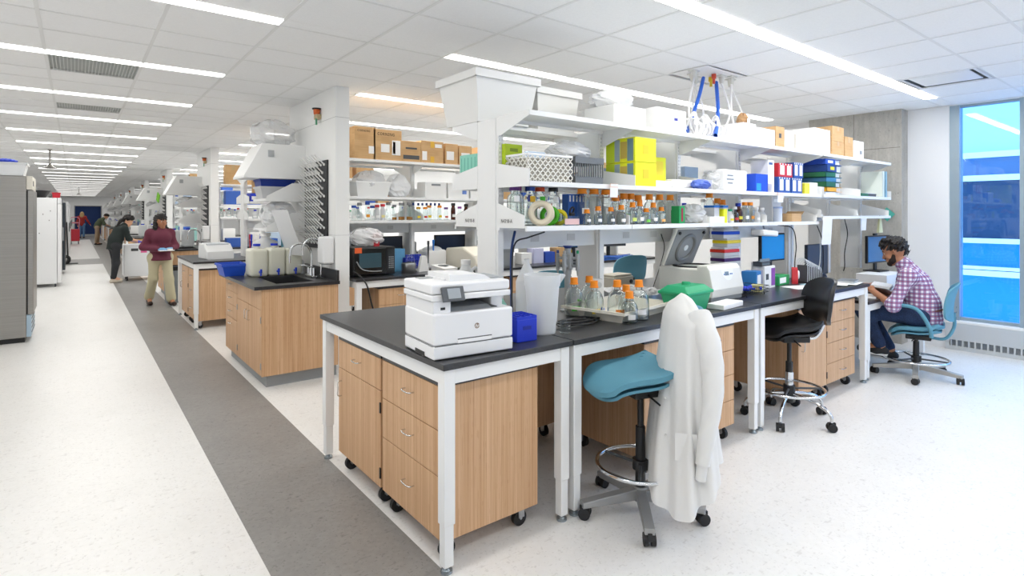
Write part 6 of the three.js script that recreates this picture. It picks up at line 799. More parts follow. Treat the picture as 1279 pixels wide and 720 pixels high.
// ------------------------------------------------------------ second bench
{
  const zf = -5.8, B2 = ZC0 - ROW, R = rng(2024);
  const txt = (w, h, lines, bg = '#cfa878') => canvasTex(256, Math.round(256 * h / w), (c, W, H) => { c.fillStyle = bg; c.fillRect(0, 0, W, H); for (const [s, x, y, f, col] of lines) { c.fillStyle = col || '#5a4630'; c.font = f; c.fillText(s, x, y); } });
  const big = [[449, 0.235, 0.34, 'CORNING'], [477, 0.33, 0.33, 'CORNING']];
  big.forEach(([px, w, h, s], i) => { const t = carton(i ? 'tall brown carton marked CORNING with a paper label on the second bench top shelf' : 'tall brown carton marked CORNING next to the service wall on the second bench', [xz(px, zf), S1, zf], [w, h, 0.3], 0, card, { patch: i ? [[-0.03, 0.13, 0.1, 0.09, M.paper], [0.1, 0.14, 0.1, 0.16, M.paper], [0.075, 0.14, 0.03, 0.13, mat(0xc0803a, 0.6)]] : [[0.07, 0.1, 0.06, 0.08, M.paper]] }); obj('print', xf(new THREE.PlaneGeometry(w * 0.8, 0.05), 0, h - 0.05, 0.1508), texMat(txt(w * 0.8, 0.05, [[s, 10, 38, 'bold 42px sans-serif']]), 0.85), t, true); });
  [[506, 0.24, 0.23, 'with a dark printed band'], [532, 0.29, 0.25, 'with two yellow tapes'], [556, 0.17, 0.24, 'with two paper labels'], [573, 0.18, 0.23, 'beside the first bench upright']].forEach(([px, w, h, k], i) => carton('brown carton ' + k + ' on the second bench top shelf', [xz(px, zf), S1, zf], [w, h, 0.3], 0, card, { patch: [[[0, 0.05, 0.2, 0.045, M.dgrey, 'print'], [0, 0.15, 0.14, 0.02, M.dgrey, 'print']], [[0, 0.21, 0.05, 0.07, mat(0xe2b43a, 0.5), 'tape'], [0, 0.04, 0.05, 0.07, mat(0xe2b43a, 0.5), 'tape'], [0.08, 0.2, 0.09, 0.04, M.paper], [-0.1, 0.08, 0.06, 0.1, M.paper]], [[-0.02, 0.1, 0.1, 0.1, M.paper]], [[0, 0.1, 0.12, 0.09, M.paper]]][i] }));
  const kinds = [['brown carton', card], ['white carton', M.paper], ['pale blue carton', mat(0xb9cde4, 0.6)]]; const spots = ['third', 'fourth', 'fifth', 'sixth', 'seventh', 'eighth', 'ninth', 'tenth', 'eleventh'];
  for (let i = 0; i < 7; i++) carton(`${kinds[i % 3][0]}, ${spots[i]} along the second bench top shelf past the first bench upright`, [4.1 + i * 0.36, S1, zf], [0.24 + R() * 0.1, 0.16 + R() * 0.12, 0.26], 0, kinds[i % 3][1]);
  // middle shelf
  binThing('white tray bin with crumpled white bags on the second bench', [xz(461, zf), S2, zf], [0.4, 0.26, 0.16], 0, M.white, { flare: 0.03, rim: 0.012 }); tag(obj('plastic_bag', xf(bagGeo(0.36, 0.28, 0.24, 71), xz(461, zf), S2 + 0.012, zf), M.bag), 'clear crumpled bag standing in the white tray bin', 'bag');
  tag(obj('plastic_bag', xf(bagGeo(0.3, 0.26, 0.22, 75), xz(497, zf), S2, zf), mat(0xf2f3f4, 0.4)), 'white wrapped pack beside the white tray bin', 'bag');
  [[3.29, 0.29, 'nearest the white wrapped pack', 0], [3.6, 0.3, 'with a blue emblem', 1], [3.885, 0.24, 'beside the upright', 2]].forEach(([px, w, k, i]) => carton('white drawer box ' + k + ' on the second bench middle shelf', [px, S2, zf + 0.03], [w - 0.01, 0.18, 0.2], 0, M.paper, { patch: [[0, 0.15, 0.12, 0.022, M.grey, 'handle'], ...(i === 1 ? [[0.08, 0.08, 0.06, 0.06, mat(0x6f8fd8, 0.6), 'emblem']] : [])] }));
  for (let i = 0; i < 8; i++) carton(`${['white', 'brown', 'blue', 'grey'][i % 4]} carton, ${spots[i]} along the second bench middle shelf`, [4.05 + i * 0.33, S2, zf], [0.2 + R() * 0.09, 0.12 + R() * 0.12, 0.2], 0, [M.paper, card, mat(0x3a62b8, 0.6), mat(0x9aa0a6, 0.6)][i % 4]);
  // bottles on the lower shelf
  const row = [[442, 0.16, mat(0x2150b0, 0.5), M.glass, M.paper, 'white-labelled bottle with a blue cap next to the service wall'], [449, 0.19, M.grey, M.glass, null, 'clear bottle with a grey cap'], [459, 0.2, mat(0x1c4aa8, 0.5), M.glass, mat(0xf0a02a, 0.6), 'bottle with a blue cap and orange sticker'], [465, 0.16, mat(0x1c3f98, 0.5), M.glass, M.paper, 'short bottle with a navy cap'], [471, 0.17, M.red, M.milky, M.paper, 'white bottle with a red cap'], [478, 0.18, M.red, M.milky, mat(0xf2e6a0, 0.6), 'white bottle with a red cap and cream label'], [485, 0.2, M.grey, M.glass, null, 'tall flask beside the red-capped bottles'], [536, 0.17, mat(0xe0922a, 0.5), M.glass, mat(0xf4d22a, 0.6), 'orange-capped bottle with a yellow label'], [525, 0.15, mat(0xd4a32a, 0.5), M.glass, mat(0xf3d92f, 0.6), 'amber-capped bottle with a yellow label'], [531, 0.15, M.orange, M.glass, mat(0xd8382e, 0.6), 'orange-capped bottle with a red label'], [549, 0.17, M.orange, M.glass, mat(0xf4d62c, 0.6), 'orange-capped bottle with a wide yellow label'], [557, 0.15, M.purple, M.glass, mat(0xd26a5a, 0.6), 'purple-capped bottle'], [566, 0.2, M.black, M.amber, M.paper, 'tall brown bottle with a white label'], [574, 0.16, mat(0x8a3a9a, 0.5), M.glass, mat(0xd9c9a0, 0.6), 'violet-capped bottle'], [582, 0.19, M.black, M.amber, null, 'brown bottle with a black cap']];
  row.forEach(([px, h, c, b, l, n]) => bottle(n + ' on the second bench', [xz(px, -5.73), S3, -5.73], 0.028, h, c, { body: b, tape: l, tapeA: 5.4, tapeW: 1.6, seg: 16, neck: 0.02 }));
  const broth = mat(0xb5761c, 0.25); for (let i = 0; i < 5; i++) bottle('flask with amber broth on the second bench lower shelf', [xz(490 + i * 5, -5.8), S3, -5.75 + (i % 2) * 0.06], 0.026, 0.17 + R() * 0.04, M.grey, { fill: 0.55, liquid: broth, group: 'flasks of amber broth', seg: 16, neck: 0.018, shoulder: 0.5 });
  for (let i = 0; i < 8; i++) bottle('clear bottle with a dark blue cap on the second bench lower shelf', [xz(512 + i * 5.2, -5.86), S3, -5.86], 0.024, 0.2, mat(0x1d3f8c, 0.5), { group: 'dark blue capped bottles at the back of the second bench shelf', seg: 14 });
  for (let i = 0; i < 14; i++) bottle('coloured-cap bottle on the second bench behind the first bench shelves', [3.9 + i * 0.2 + R() * 0.05, S3, -5.78], 0.042, 0.14 + R() * 0.08, [M.blue, M.orange, M.red, M.paper][i % 4], { group: 'bottles on the second bench further in', seg: 12 });
  // microwave and bench instruments
  const mw = thing('microwave', 'black microwave oven on the second bench next to the service wall', 'microwave', [2.43, BH, -5.62], 0.0); obj('case', rb(0.46, 0.29, 0.36, 0, 0.155, 0, 0.008), M.black, mw); const dr = obj('door', rb(0.35, 0.27, 0.012, -0.05, 0.155, 0.185, 0.008), mat(0x101214, 0.15), mw); obj('window', bx(0.24, 0.15, 0.003, -0.05, 0.165, 0.1915), mat(0x3b5560, 0.12), dr); obj('door_arc', tube([[-0.2, 0.16, 0.195], [-0.15, 0.085, 0.2], [-0.05, 0.055, 0.2], [0.07, 0.05, 0.2]], 0.006, 20, 6), M.alu, dr); obj('keypad', bx(0.075, 0.22, 0.003, 0.185, 0.16, 0.1815), mat(0x2b2e31, 0.3), mw); const ks = []; for (let i = 0; i < 3; i++) for (let j = 0; j < 6; j++) ks.push(bx(0.014, 0.012, 0.002, 0.165 + i * 0.02, 0.08 + j * 0.022, 0.1838)); obj('keys', ks, mat(0x9a9da0, 0.4), mw).userData.kind = 'stuff'; obj('warning_sticker', bx(0.075, 0.055, 0.001, -0.18, 0.27, 0.1918), mat(0xe8622a, 0.6), mw);
  tag(obj('plastic_bag', xf(bagGeo(0.36, 0.2, 0.26, 81), 2.42, BH + 0.3, -5.62), M.bag), 'clear bag of tubes lying on the black microwave', 'bag'); carton('red and white packet in the clear bag on the microwave', [2.5, BH + 0.301, -5.56], [0.06, 0.14, 0.04], 0, M.red, { patch: [[0, 0.07, 0.03, 0.08, M.paper]] });
  carton('sky blue box beside the black microwave', [2.82, BH, -5.78], [0.2, 0.25, 0.12], 0.2, mat(0x67a9d4, 0.6));
  const jar = thing('metal_canister', 'round metal canister with a glass dome beside the sky blue box', 'canister', [2.86, BH, -5.52]); obj('can', lathe([[0, 0], [0.075, 0], [0.078, 0.1], [0.07, 0.11]], 0, 0, 0, 26), M.alu, jar); obj('dome', lathe([[0.072, 0.11], [0.07, 0.15], [0.05, 0.18], [0.018, 0.19], [0.018, 0.22]], 0, 0, 0, 26), M.glass, jar);
  for (let i = 0; i < 2; i++) { const a = thing('pipette_stand', i ? 'white A-shaped pipette stand behind the metal canister' : 'white A-shaped stand in front of the blue tube rack', 'stand', [3.06 + i * 0.18, BH, -5.56 - i * 0.2], 0.2); obj('frame', [prism([[-0.07, 0], [0.07, 0], [0.025, 0.17], [-0.025, 0.17]], 0.04, 0, 0, 0, 0, 0, 0.004)], M.paper, a); obj('pipette', [cy(0.006, 0.012, 0.22, 0.05, 0.2, 0.03, 10), cy(0.014, 0.014, 0.04, 0.05, 0.32, 0.03, 10)], i ? mat(0x2b7bd0, 0.4) : M.dgrey, a); }
  const rk = thing('tube_rack', 'royal blue tube rack on the second bench', 'rack', [3.02, BH, -5.74], 0.1); obj('frame', [bx(0.24, 0.01, 0.1, 0, 0.06, 0), bx(0.24, 0.01, 0.1, 0, 0.12, 0), bx(0.01, 0.15, 0.1, -0.115, 0.075, 0), bx(0.01, 0.15, 0.1, 0.115, 0.075, 0)], M.blue, rk); for (let i = 0; i < 7; i++) for (let j = 0; j < 2; j++) obj('tube', cy(0.01, 0.012, 0.16, -0.09 + i * 0.03, 0.1, -0.025 + j * 0.05, 8), mat(0x2d43c8, 0.4), rk);
  const sc = thing('balance', 'small white balance on the second bench beside the thermal cycler', 'balance', [3.3, BH, -5.5], 0.2); obj('body', prism([[-0.11, 0], [0.11, 0], [0.11, 0.03], [-0.11, 0.06]], 0.2, 0, 0, 0, -PI / 2, 0, 0.004), M.paper, sc); obj('pan', cy(0.06, 0.06, 0.006, 0, 0.058, -0.02, 20), M.alu, sc);
  const tc = thing('thermal_cycler', 'cream thermal cycler with a green lid strip behind the printer', 'instrument', [3.68, BH, -5.58], 0.25); obj('case', [prism([[-0.24, 0.02], [0.22, 0.02], [0.25, 0.07], [0.22, 0.15], [0.05, 0.235], [-0.2, 0.22], [-0.25, 0.1]], 0.32, 0, 0, 0, -PI / 2, 0, 0.02)], mat(0xe4dfd0, 0.5), tc); obj('green_strip', rb(0.18, 0.012, 0.06, 0, 0.232, 0.02, 0.004), mat(0x2d9a50, 0.5), tc); obj('screen', bx(0.15, 0.003, 0.09, 0, 0.197, 0.14, 0, 0.46), mat(0xa9b0b2, 0.3), tc); obj('base', bx(0.3, 0.02, 0.4, 0, 0.01, 0), mat(0x47875a, 0.6), tc);
  const it = [[3.1, 0.5, 0.3, 'wide white instrument'], [4.3, 0.5, 0.34, 'tall white instrument'], [2.6, 0.4, 0.36, 'grey white incubator']]; it.forEach(([x, w, h, n]) => { const t = thing('bench_instrument', n + ' on the rear side of the second bench', 'instrument', [x, BH, -6.42]); obj('case', rb(w, h, 0.36, 0, h / 2, 0, 0.02), mat(0xcdd2d8, 0.45), t); obj('panel', bx(w * 0.5, 0.06, 0.003, 0, h * 0.75, 0.181), M.dgrey, t); });
  monitor('dark monitor behind the metal canister on the second bench', [2.85, BH, -6.1], 0.45, 0.28, 0, { base: 0.1, screen: mat(0x1c2a3c, 0.3) }); monitor('dark monitor behind the thermal cycler on the second bench', [3.75, BH, -6.12], 0.45, 0.28, 0, { base: 0.1, screen: mat(0x22304a, 0.3) });
  // things seen under the first bench's service rail
  const gb = thing('stacking_bin', 'grey open-front stacking bin on the second bench', 'bin', [4.05, BH, -5.55], 0.1); obj('shell', openBin(0.34, 0.3, 0.2, 0.005, 0, 0.006), mat(0x85898c, 0.5), gb); obj('front_lip', bx(0.34, 0.05, 0.02, 0, 0.2, 0.15), mat(0x7a7e81, 0.5), gb); carton('cream packet lying in the grey stacking bin', [4.05, BH + 0.007, -5.55], [0.2, 0.16, 0.12], 0.2, mat(0xe2ddc4, 0.6));
  const cf = thing('mini_centrifuge', 'white mini centrifuge on the second bench behind the conical bottle', 'centrifuge', [3.34, BH, -5.85], 0.0); obj('case', rb(0.26, 0.22, 0.26, 0, 0.11, 0, 0.03), M.paper, cf); obj('lid', sp(0.12, 0, 0.215, 0, 1, 0.4, 1, 20), mat(0xe6e9ec, 0.3), cf);
  monitor('wide monitor with a deep blue screen on the second bench', [5.45, BH, -5.6], 0.56, 0.33, -0.1, { base: 0.17, screen: mat(0x144f7e, 0.3) }); monitor('dark monitor leaning on the second bench beside the deep blue one', [6.15, BH, -5.6], 0.56, 0.33, -0.25, { base: 0.17, screen: mat(0x3c4043, 0.4), case: M.dgrey });
  const cb = []; for (let k = 0; k < 7; k++) { const pts = []; for (let i = 0; i <= 7; i++) pts.push([5.5 + R() * 0.9, BH + 0.008 + R() * 0.05, -5.42 + R() * 0.25]); cb.push(tube(pts, 0.006, 60, 5)); } tag(obj('blue_cables', cb, mat(0x2a62b8, 0.5)), 'tangle of blue network cables on the second bench', 'cables');
  for (let i = 0; i < 4; i++) carton(`${['white', 'pale lilac', 'blue', 'brown'][i]} carton beside the monitors of the second bench`, [4.55 + i * 0.2, BH, -5.62], [0.17, 0.14 + 0.05 * (i % 2), 0.14], 0, [M.paper, mat(0xc9cbe8, 0.6), mat(0x2b4fb0, 0.6), card][i]);
  const jug = thing('handled_jug', 'white plastic jug with a loop handle behind the printer', 'jug', [2.12, BH, -3.25], 0.4); obj('body', lathe([[0, 0], [0.085, 0], [0.09, 0.01], [0.09, 0.16], [0.07, 0.22], [0.035, 0.27], [0.03, 0.3]], 0, 0, 0, 24), M.milky, jug); obj('handle', tube([[0.06, 0.24, 0], [0.13, 0.26, 0], [0.14, 0.18, 0], [0.088, 0.12, 0]], 0.011, 20, 8), M.milky, jug); obj('cap', cy(0.034, 0.034, 0.03, 0, 0.31, 0, 16), M.paper, jug);
  for (let i = 0; i < 2; i++) bottle(i ? 'bottle with a wide amber cap next to the handled jug' : 'bottle with a wide orange cap behind the printer', [1.88 + i * 0.13, BH, -3.02 - i * 0.02], 0.05, 0.235, mat(i ? 0xf0b428 : 0xf09a2a, 0.5), { neck: 0.036, capH: 0.035, shoulder: 0.8 });
  const bo = carton('small white box under the second bench table', [2.33, 0, -5.42], [0.14, 0.2, 0.14], 0, M.paper);
  const pc = tag(obj('power_cord', tube([[2.2, BH + 0.06, -5.42], [2.22, BH + 0.02, -5.3], [2.26, 0.86, -5.25], [2.33, 0.6, -5.24], [2.44, 0.4, -5.26]], 0.008, 40, 6), M.black), 'black power cord hanging from the microwave over the bench edge', 'cord');
}
// ------------------------------------------------------------ things on and above the first sink
{
  const zn = ZC0 - ROW + BD / 2, cb = (label, x, z, w, d, h, tap) => { const t = thing('carboy', label, 'carboy', [x, BH, z]); obj('tank', [rb(w, h, d, 0, h / 2, 0, 0.03, 0, 0, 0, 4), cy(0.03, 0.028, 0.03, 0, h + 0.012, 0, 16)], new THREE.MeshPhysicalMaterial({ color: 0xefeedd, roughness: 0.5, transmission: 0.2, thickness: 0 }), t); obj('cap', cy(0.036, 0.036, 0.022, 0, h + 0.036, 0, 18), M.blue, t); const f = obj('tap', [cy(0.012, 0.012, 0.05, 0, 0.05, d / 2 + 0.02, 10, PI / 2)], mat(0x1740c8, 0.4), t); obj('tap_lever', [rb(0.02, 0.04, 0.016, 0, 0.062, d / 2 + 0.045, 0.005), cy(0.009, 0.008, 0.03, 0, 0.03, d / 2 + 0.04, 8)], mat(0x1740c8, 0.4), f); };
  ['beside the blue tub', 'in the middle of the three', 'nearest the faucet'].forEach((k, i) => cb('rectangular milky carboy with a blue tap, ' + k, 1.475 + i * 0.172, zn - 0.93, 0.168, 0.26, 0.285));
  const rc = thing('round_carboy', 'large round white carboy behind the rectangular ones', 'carboy', [1.64, BH, zn - 1.25]); obj('tank', lathe([[0, 0], [0.135, 0], [0.14, 0.02], [0.14, 0.27], [0.12, 0.34], [0.05, 0.37], [0.045, 0.4]], 0, 0, 0, 30), M.milky, rc); obj('cap', cy(0.055, 0.055, 0.035, 0, 0.415, 0, 18), M.paper, rc);
  binThing('royal blue plastic tub on the counter corner beside the carboys', [1.29, BH, zn - 1.2], [0.24, 0.36, 0.12], 0, mat(0x1d4fc4, 0.45), { flare: 0.03, rim: 0.014, name: 'plastic_tub', cat: 'tub' });
  tag(obj('plastic_bag', xf(bagGeo(0.46, 0.3, 0.34, 91), 1.72, 2.301, zn - 1.27), M.bag), 'large clear crumpled bag on top of the sink canopy', 'bag');
  const tb = binThing('royal blue bin nested on the upper wall shelf above the sink', [1.74, 1.79, zn - 1.27], [0.36, 0.28, 0.14], 0, mat(0x163a9e, 0.45), { flare: 0.02, rim: 0.012 }); binThing('clear bin under the royal blue bin on the upper wall shelf', [1.74, 1.7205, zn - 1.27], [0.36, 0.3, 0.13], 0, M.bag, { flare: 0.03, rim: 0.012 });
  tag(obj('plastic_bag', xf(bagGeo(0.36, 0.3, 0.34, 95), 1.78, 1.4, zn - 1.27), M.bag), 'clear crumpled bags on the lower wall shelf above the sink', 'bag'); 
  const rack = thing('drying_sheet', 'clear plastic sheet hanging on the pegboard pegs', 'sheet', [1.72, 1.36, zn - 0.72], 0.2); obj('sheet', bx(0.004, 0.5, 0.34, 0, 0, 0, 0, 0, 0.35), M.bag, rack);
  const wn = thing('squeeze_bottle', 'white wash bottle by the faucet', 'bottle', [1.9, BH, zn - 0.85]); obj('body', lathe([[0, 0], [0.035, 0], [0.036, 0.12], [0.02, 0.15]], 0, 0, 0, 18), M.milky, wn); obj('nozzle', tube([[0, 0.14, 0], [0, 0.19, 0], [-0.04, 0.21, 0], [-0.06, 0.19, 0]], 0.004, 12, 6), M.paper, wn);
}
// ------------------------------------------------------------ third bench end table and shelves
{
  const zc = ZC0 - 2 * ROW, zn = zc + BD / 2, t = thing('small_centrifuge', 'small white centrifuge on the end table of the third bench', 'centrifuge', [1.6, BH, zn - 0.55], 0.1);
  obj('case', [prism([[-0.2, 0.015], [0.2, 0.015], [0.2, 0.1], [0.05, 0.2], [-0.17, 0.2], [-0.2, 0.16]], 0.36, 0, 0, 0, -PI / 2, 0, 0.015)], mat(0xe9ebec, 0.4), t); obj('lid', rb(0.3, 0.03, 0.26, 0, 0.21, -0.04, 0.012), mat(0xd7dde2, 0.35), t); obj('vent', [bx(0.12, 0.05, 0.003, 0.08, 0.07, 0.201)], M.grey, t);
  const p = thing('pipette_carousel', 'white stand with blue and red pipettes beside the small white centrifuge', 'stand', [2.1, BH, zn - 0.3]); obj('stand', [cy(0.11, 0.11, 0.015, 0, 0.0075, 0), cy(0.012, 0.012, 0.3, 0, 0.16, 0, 12), cy(0.1, 0.1, 0.012, 0, 0.26, 0)], M.paper, p); for (let i = 0; i < 7; i++) { const a = i * 0.9; obj('pipette', [cy(0.006, 0.016, 0.2, Math.cos(a) * 0.1, 0.2, Math.sin(a) * 0.1, 8), cy(0.016, 0.016, 0.05, Math.cos(a) * 0.1, 0.32, Math.sin(a) * 0.1, 8)], [mat(0x2036b0, 0.4), mat(0xc02a3a, 0.4), M.paper][i % 3], p); }
  const R = rng(31), zf = zc + 0.25;
  [[2.25, 0.34, 0.42, 'nearest the corridor'], [2.62, 0.3, 0.36, 'second'], [2.98, 0.34, 0.44, 'third'], [3.4, 0.36, 0.35, 'fourth'], [3.8, 0.3, 0.4, 'fifth']].forEach(([x, w, h, k]) => carton('large brown carton on the third bench top shelf, ' + k, [x, S1, zf], [w, h, 0.27], 0, card, { flaps: true, tapeM }));
  for (let i = 0; i < 5; i++) { const b = thing('drawer_bin', 'blue-fronted stacking bin on the third bench middle shelf', 'bin', [2.1 + i * 0.165, S2, zf + 0.03], 0, 'blue-fronted bins on the third bench'); obj('shell', openBin(0.155, 0.22, 0.12, 0.004, 0, 0.004), M.blue, b); obj('front_label', bx(0.12, 0.05, 0.002, 0, 0.05, 0.109), M.paper, b); }
  carton('brown carton behind the upright on the third bench middle shelf', [2.25, S2 + 0.13, zf - 0.02], [0.3, 0.25, 0.2], 0, card);
  for (let i = 0; i < 6; i++) carton(`${['white', 'aqua', 'white', 'blue', 'brown', 'white'][i]} carton, ${['first', 'second', 'third', 'fourth', 'fifth', 'sixth'][i]} past the blue-fronted bins of the third bench`, [3.1 + i * 0.26, S2, zf], [0.2, 0.12 + R() * 0.14, 0.2], 0, [M.paper, mat(0x7fcdd0, 0.6), M.paper, mat(0x2b57b8, 0.6), card, M.paper][i]);
  for (let i = 0; i < 16; i++) bottle('capped reagent bottle on the third bench lower shelf', [2.12 + i * 0.16, S3, zf + (i % 2) * 0.08], 0.04, 0.13 + R() * 0.08, [M.blue, M.red, M.orange, M.paper, M.green][i % 5], { group: 'reagent bottles on the third bench', body: i % 3 ? M.glass : M.milky, seg: 12, tape: M.paper, tapeA: 5.3, tapeW: 1.5 });
  for (let i = 0; i < 9; i++) carton(`${['blue', 'teal', 'white', 'navy', 'pale green', 'white', 'red', 'blue', 'white'][i]} box on the third bench worktop, ${['first', 'second', 'third', 'fourth', 'fifth', 'sixth', 'seventh', 'eighth', 'ninth'][i]} from the corridor`, [2.3 + i * 0.27, BH, zf + 0.12], [0.18, 0.12 + R() * 0.2, 0.16], 0, [mat(0x2f62c0, 0.6), mat(0x4fa6b4, 0.6), M.paper, M.navy, mat(0xa8d8c0, 0.6), M.paper, M.red, mat(0x3c8bd0, 0.6), M.paper][i]);
}
// ------------------------------------------------------------ clutter of the benches further down the corridor
{
  const R = rng(777), caps = [M.blue, M.red, M.orange, M.paper, M.green, M.black], cm = [card, M.paper, mat(0xb9cde4, 0.6), mat(0x3a66c0, 0.6), mat(0x9fd2cc, 0.6)], cn = ['brown', 'white', 'pale blue', 'blue', 'aqua'];
  const cart0 = cm.map((m, i) => null), mk = {};
  for (let k = 3; k < ROWS; k++) {
    const zc = ZC0 - ROW * k, zn = zc + BD / 2, odd = k % 2, x0 = odd ? 2.35 : 2.15, far = k > 6;
    for (const [y, n] of [[S1, 3], [S2, 4], [S3, 0], [BH, 3]]) for (let i = 0; i < n; i++) { const c = k < 6 && i === 0 && y > 2 ? 0 : Math.floor(R() * 5), key = 'c' + c; const sx = 0.8 + R() * 0.5, sy = k < 6 && i === 0 && y > 2 ? 1.75 : 0.7 + R() * 0.7; let o; if (!mk[key]) o = mk[key] = carton(`${cn[c]} carton on the benches further down the corridor`, [0, 0, 0], [0.24, 0.22, 0.2], 0, cm[c], { group: `${cn[c]} cartons further down the corridor`, tapeM: c ? undefined : tapeM }); else o = dup(mk[key], [0, 0, 0], 0); o.position.set(shelfFit(x0 + 0.1 + i * 0.36, y, zc + 0.25, 0.12 * sx), y, zc + (y === BH ? 0.45 : 0.25)); o.scale.set(sx, sy, 1); }
    for (let i = 0; i < (far ? 4 : 8); i++) { const c = i % 6; let o; const key = 'b' + c; if (!mk[key]) o = mk[key] = bottle(`bottle with a ${['blue', 'red', 'orange', 'white', 'green', 'black'][c]} cap on the benches further down the corridor`, [0, 0, 0], 0.04, 0.19, caps[c], { group: `${['blue', 'red', 'orange', 'white', 'green', 'black'][c]}-capped bottles further down the corridor`, body: c % 2 ? M.milky : M.glass, seg: 10, tape: M.paper, tapeA: 5.2, tapeW: 1.6 }); else o = dup(mk[key], [0, 0, 0], 0); o.position.set(x0 + 0.05 + i * 0.16, S3, zc + 0.25); }
    if (odd) {
      for (let i = 0; i < 2; i++) { let o; if (!mk.cb) { o = mk.cb = thing('milky_carboy', 'milky carboy with a blue cap on a sink counter further down the corridor', 'carboy', [0, 0, 0], 0, 'carboys further down the corridor'); obj('tank', rb(0.2, 0.33, 0.22, 0, 0.165, 0, 0.03), M.milky, o); obj('cap', cy(0.04, 0.04, 0.03, 0, 0.345, 0, 14), M.blue, o); } else o = dup(mk.cb, [0, 0, 0], 0); o.position.set(1.5 + i * 0.24, BH, zn - 0.95); }
      let bg; if (!mk.bag) bg = mk.bag = tag(obj('plastic_bag', bagGeo(0.34, 0.19, 0.3, 101), M.bag), 'clear crumpled bag on a wall shelf further down the corridor', 'bag', 'bags on wall shelves further down the corridor'); else bg = dup(mk.bag, [0, 0, 0], 0); bg.position.set(1.78, 1.72, zn - 1.27);
    } else if (k !== 4) {
      const o = mk.ins ? dup(mk.ins, [0, 0, 0], 0) : (() => { const q = thing('white_instrument', 'white bench instrument on an end table further down the corridor', 'instrument', [0, 0, 0], 0, 'instruments further down the corridor'); obj('case', rb(0.4, 0.26, 0.38, 0, 0.13, 0, 0.02), M.paper, q); obj('panel', bx(0.003, 0.07, 0.2, -0.201, 0.18, 0), M.dgrey, q); return mk.ins = q; })(); o.position.set(1.58, BH, zn - 0.5);
    }
  }
  const z5 = ZC0 - 3 * ROW + BD / 2, lime = thing('hanging_folder', 'lime green folder hanging on a pegboard further down the corridor', 'folder', [1.83, 2.02, ZC0 - 5 * ROW + BD / 2 - 0.5], 0.2); obj('cover', bx(0.02, 0.24, 0.2, 0, 0, 0, 0, 0.5, 0), mat(0x7ac818, 0.6), lime);
  // grey waste bin, white cabinet with the bending woman
  const gb = onY(212, 366, 0), w = thing('waste_bin', 'grey waste bin with a black liner in front of the third bench', 'bin', [1.36, 0, -11.47]); obj('shell', openBin(0.3, 0.34, 0.62, 0.03, 0, 0.006), mat(0x8b9298, 0.5), w); obj('liner', openBin(0.315, 0.355, 0.07, 0, 0, 0.006).slice(0, 4).map(g => g.translate(0, 0.57, 0)), M.black, w);
  const f = onY(175, 349.5, 0.02), fz = thing('undercounter_freezer', 'low white freezer on casters with a pink note in the corridor', 'freezer', [1.24, 0, -16.06]); obj('case', rb(0.74, 0.74, 0.62, 0, 0.47, 0, 0.015), mat(0xf0f2f4, 0.4), fz); obj('door_gap', bx(0.004, 0.72, 0.004, 0.24, 0.47, 0.311), M.grey, fz); for (const X of [-0.3, 0.3]) for (const Z of [-0.24, 0.24]) obj('caster', [cy(0.04, 0.04, 0.03, X, 0.04, Z, 14, 0, PI / 2), bx(0.03, 0.03, 0.04, X, 0.09, Z)], M.black, fz); obj('pink_note', bx(0.12, 0.11, 0.002, 0.02, 0.7, 0.3115), mat(0xf06aa8, 0.7), fz); obj('dark_note', bx(0.14, 0.06, 0.002, -0.16, 0.72, 0.3115), M.dgrey, fz);
}
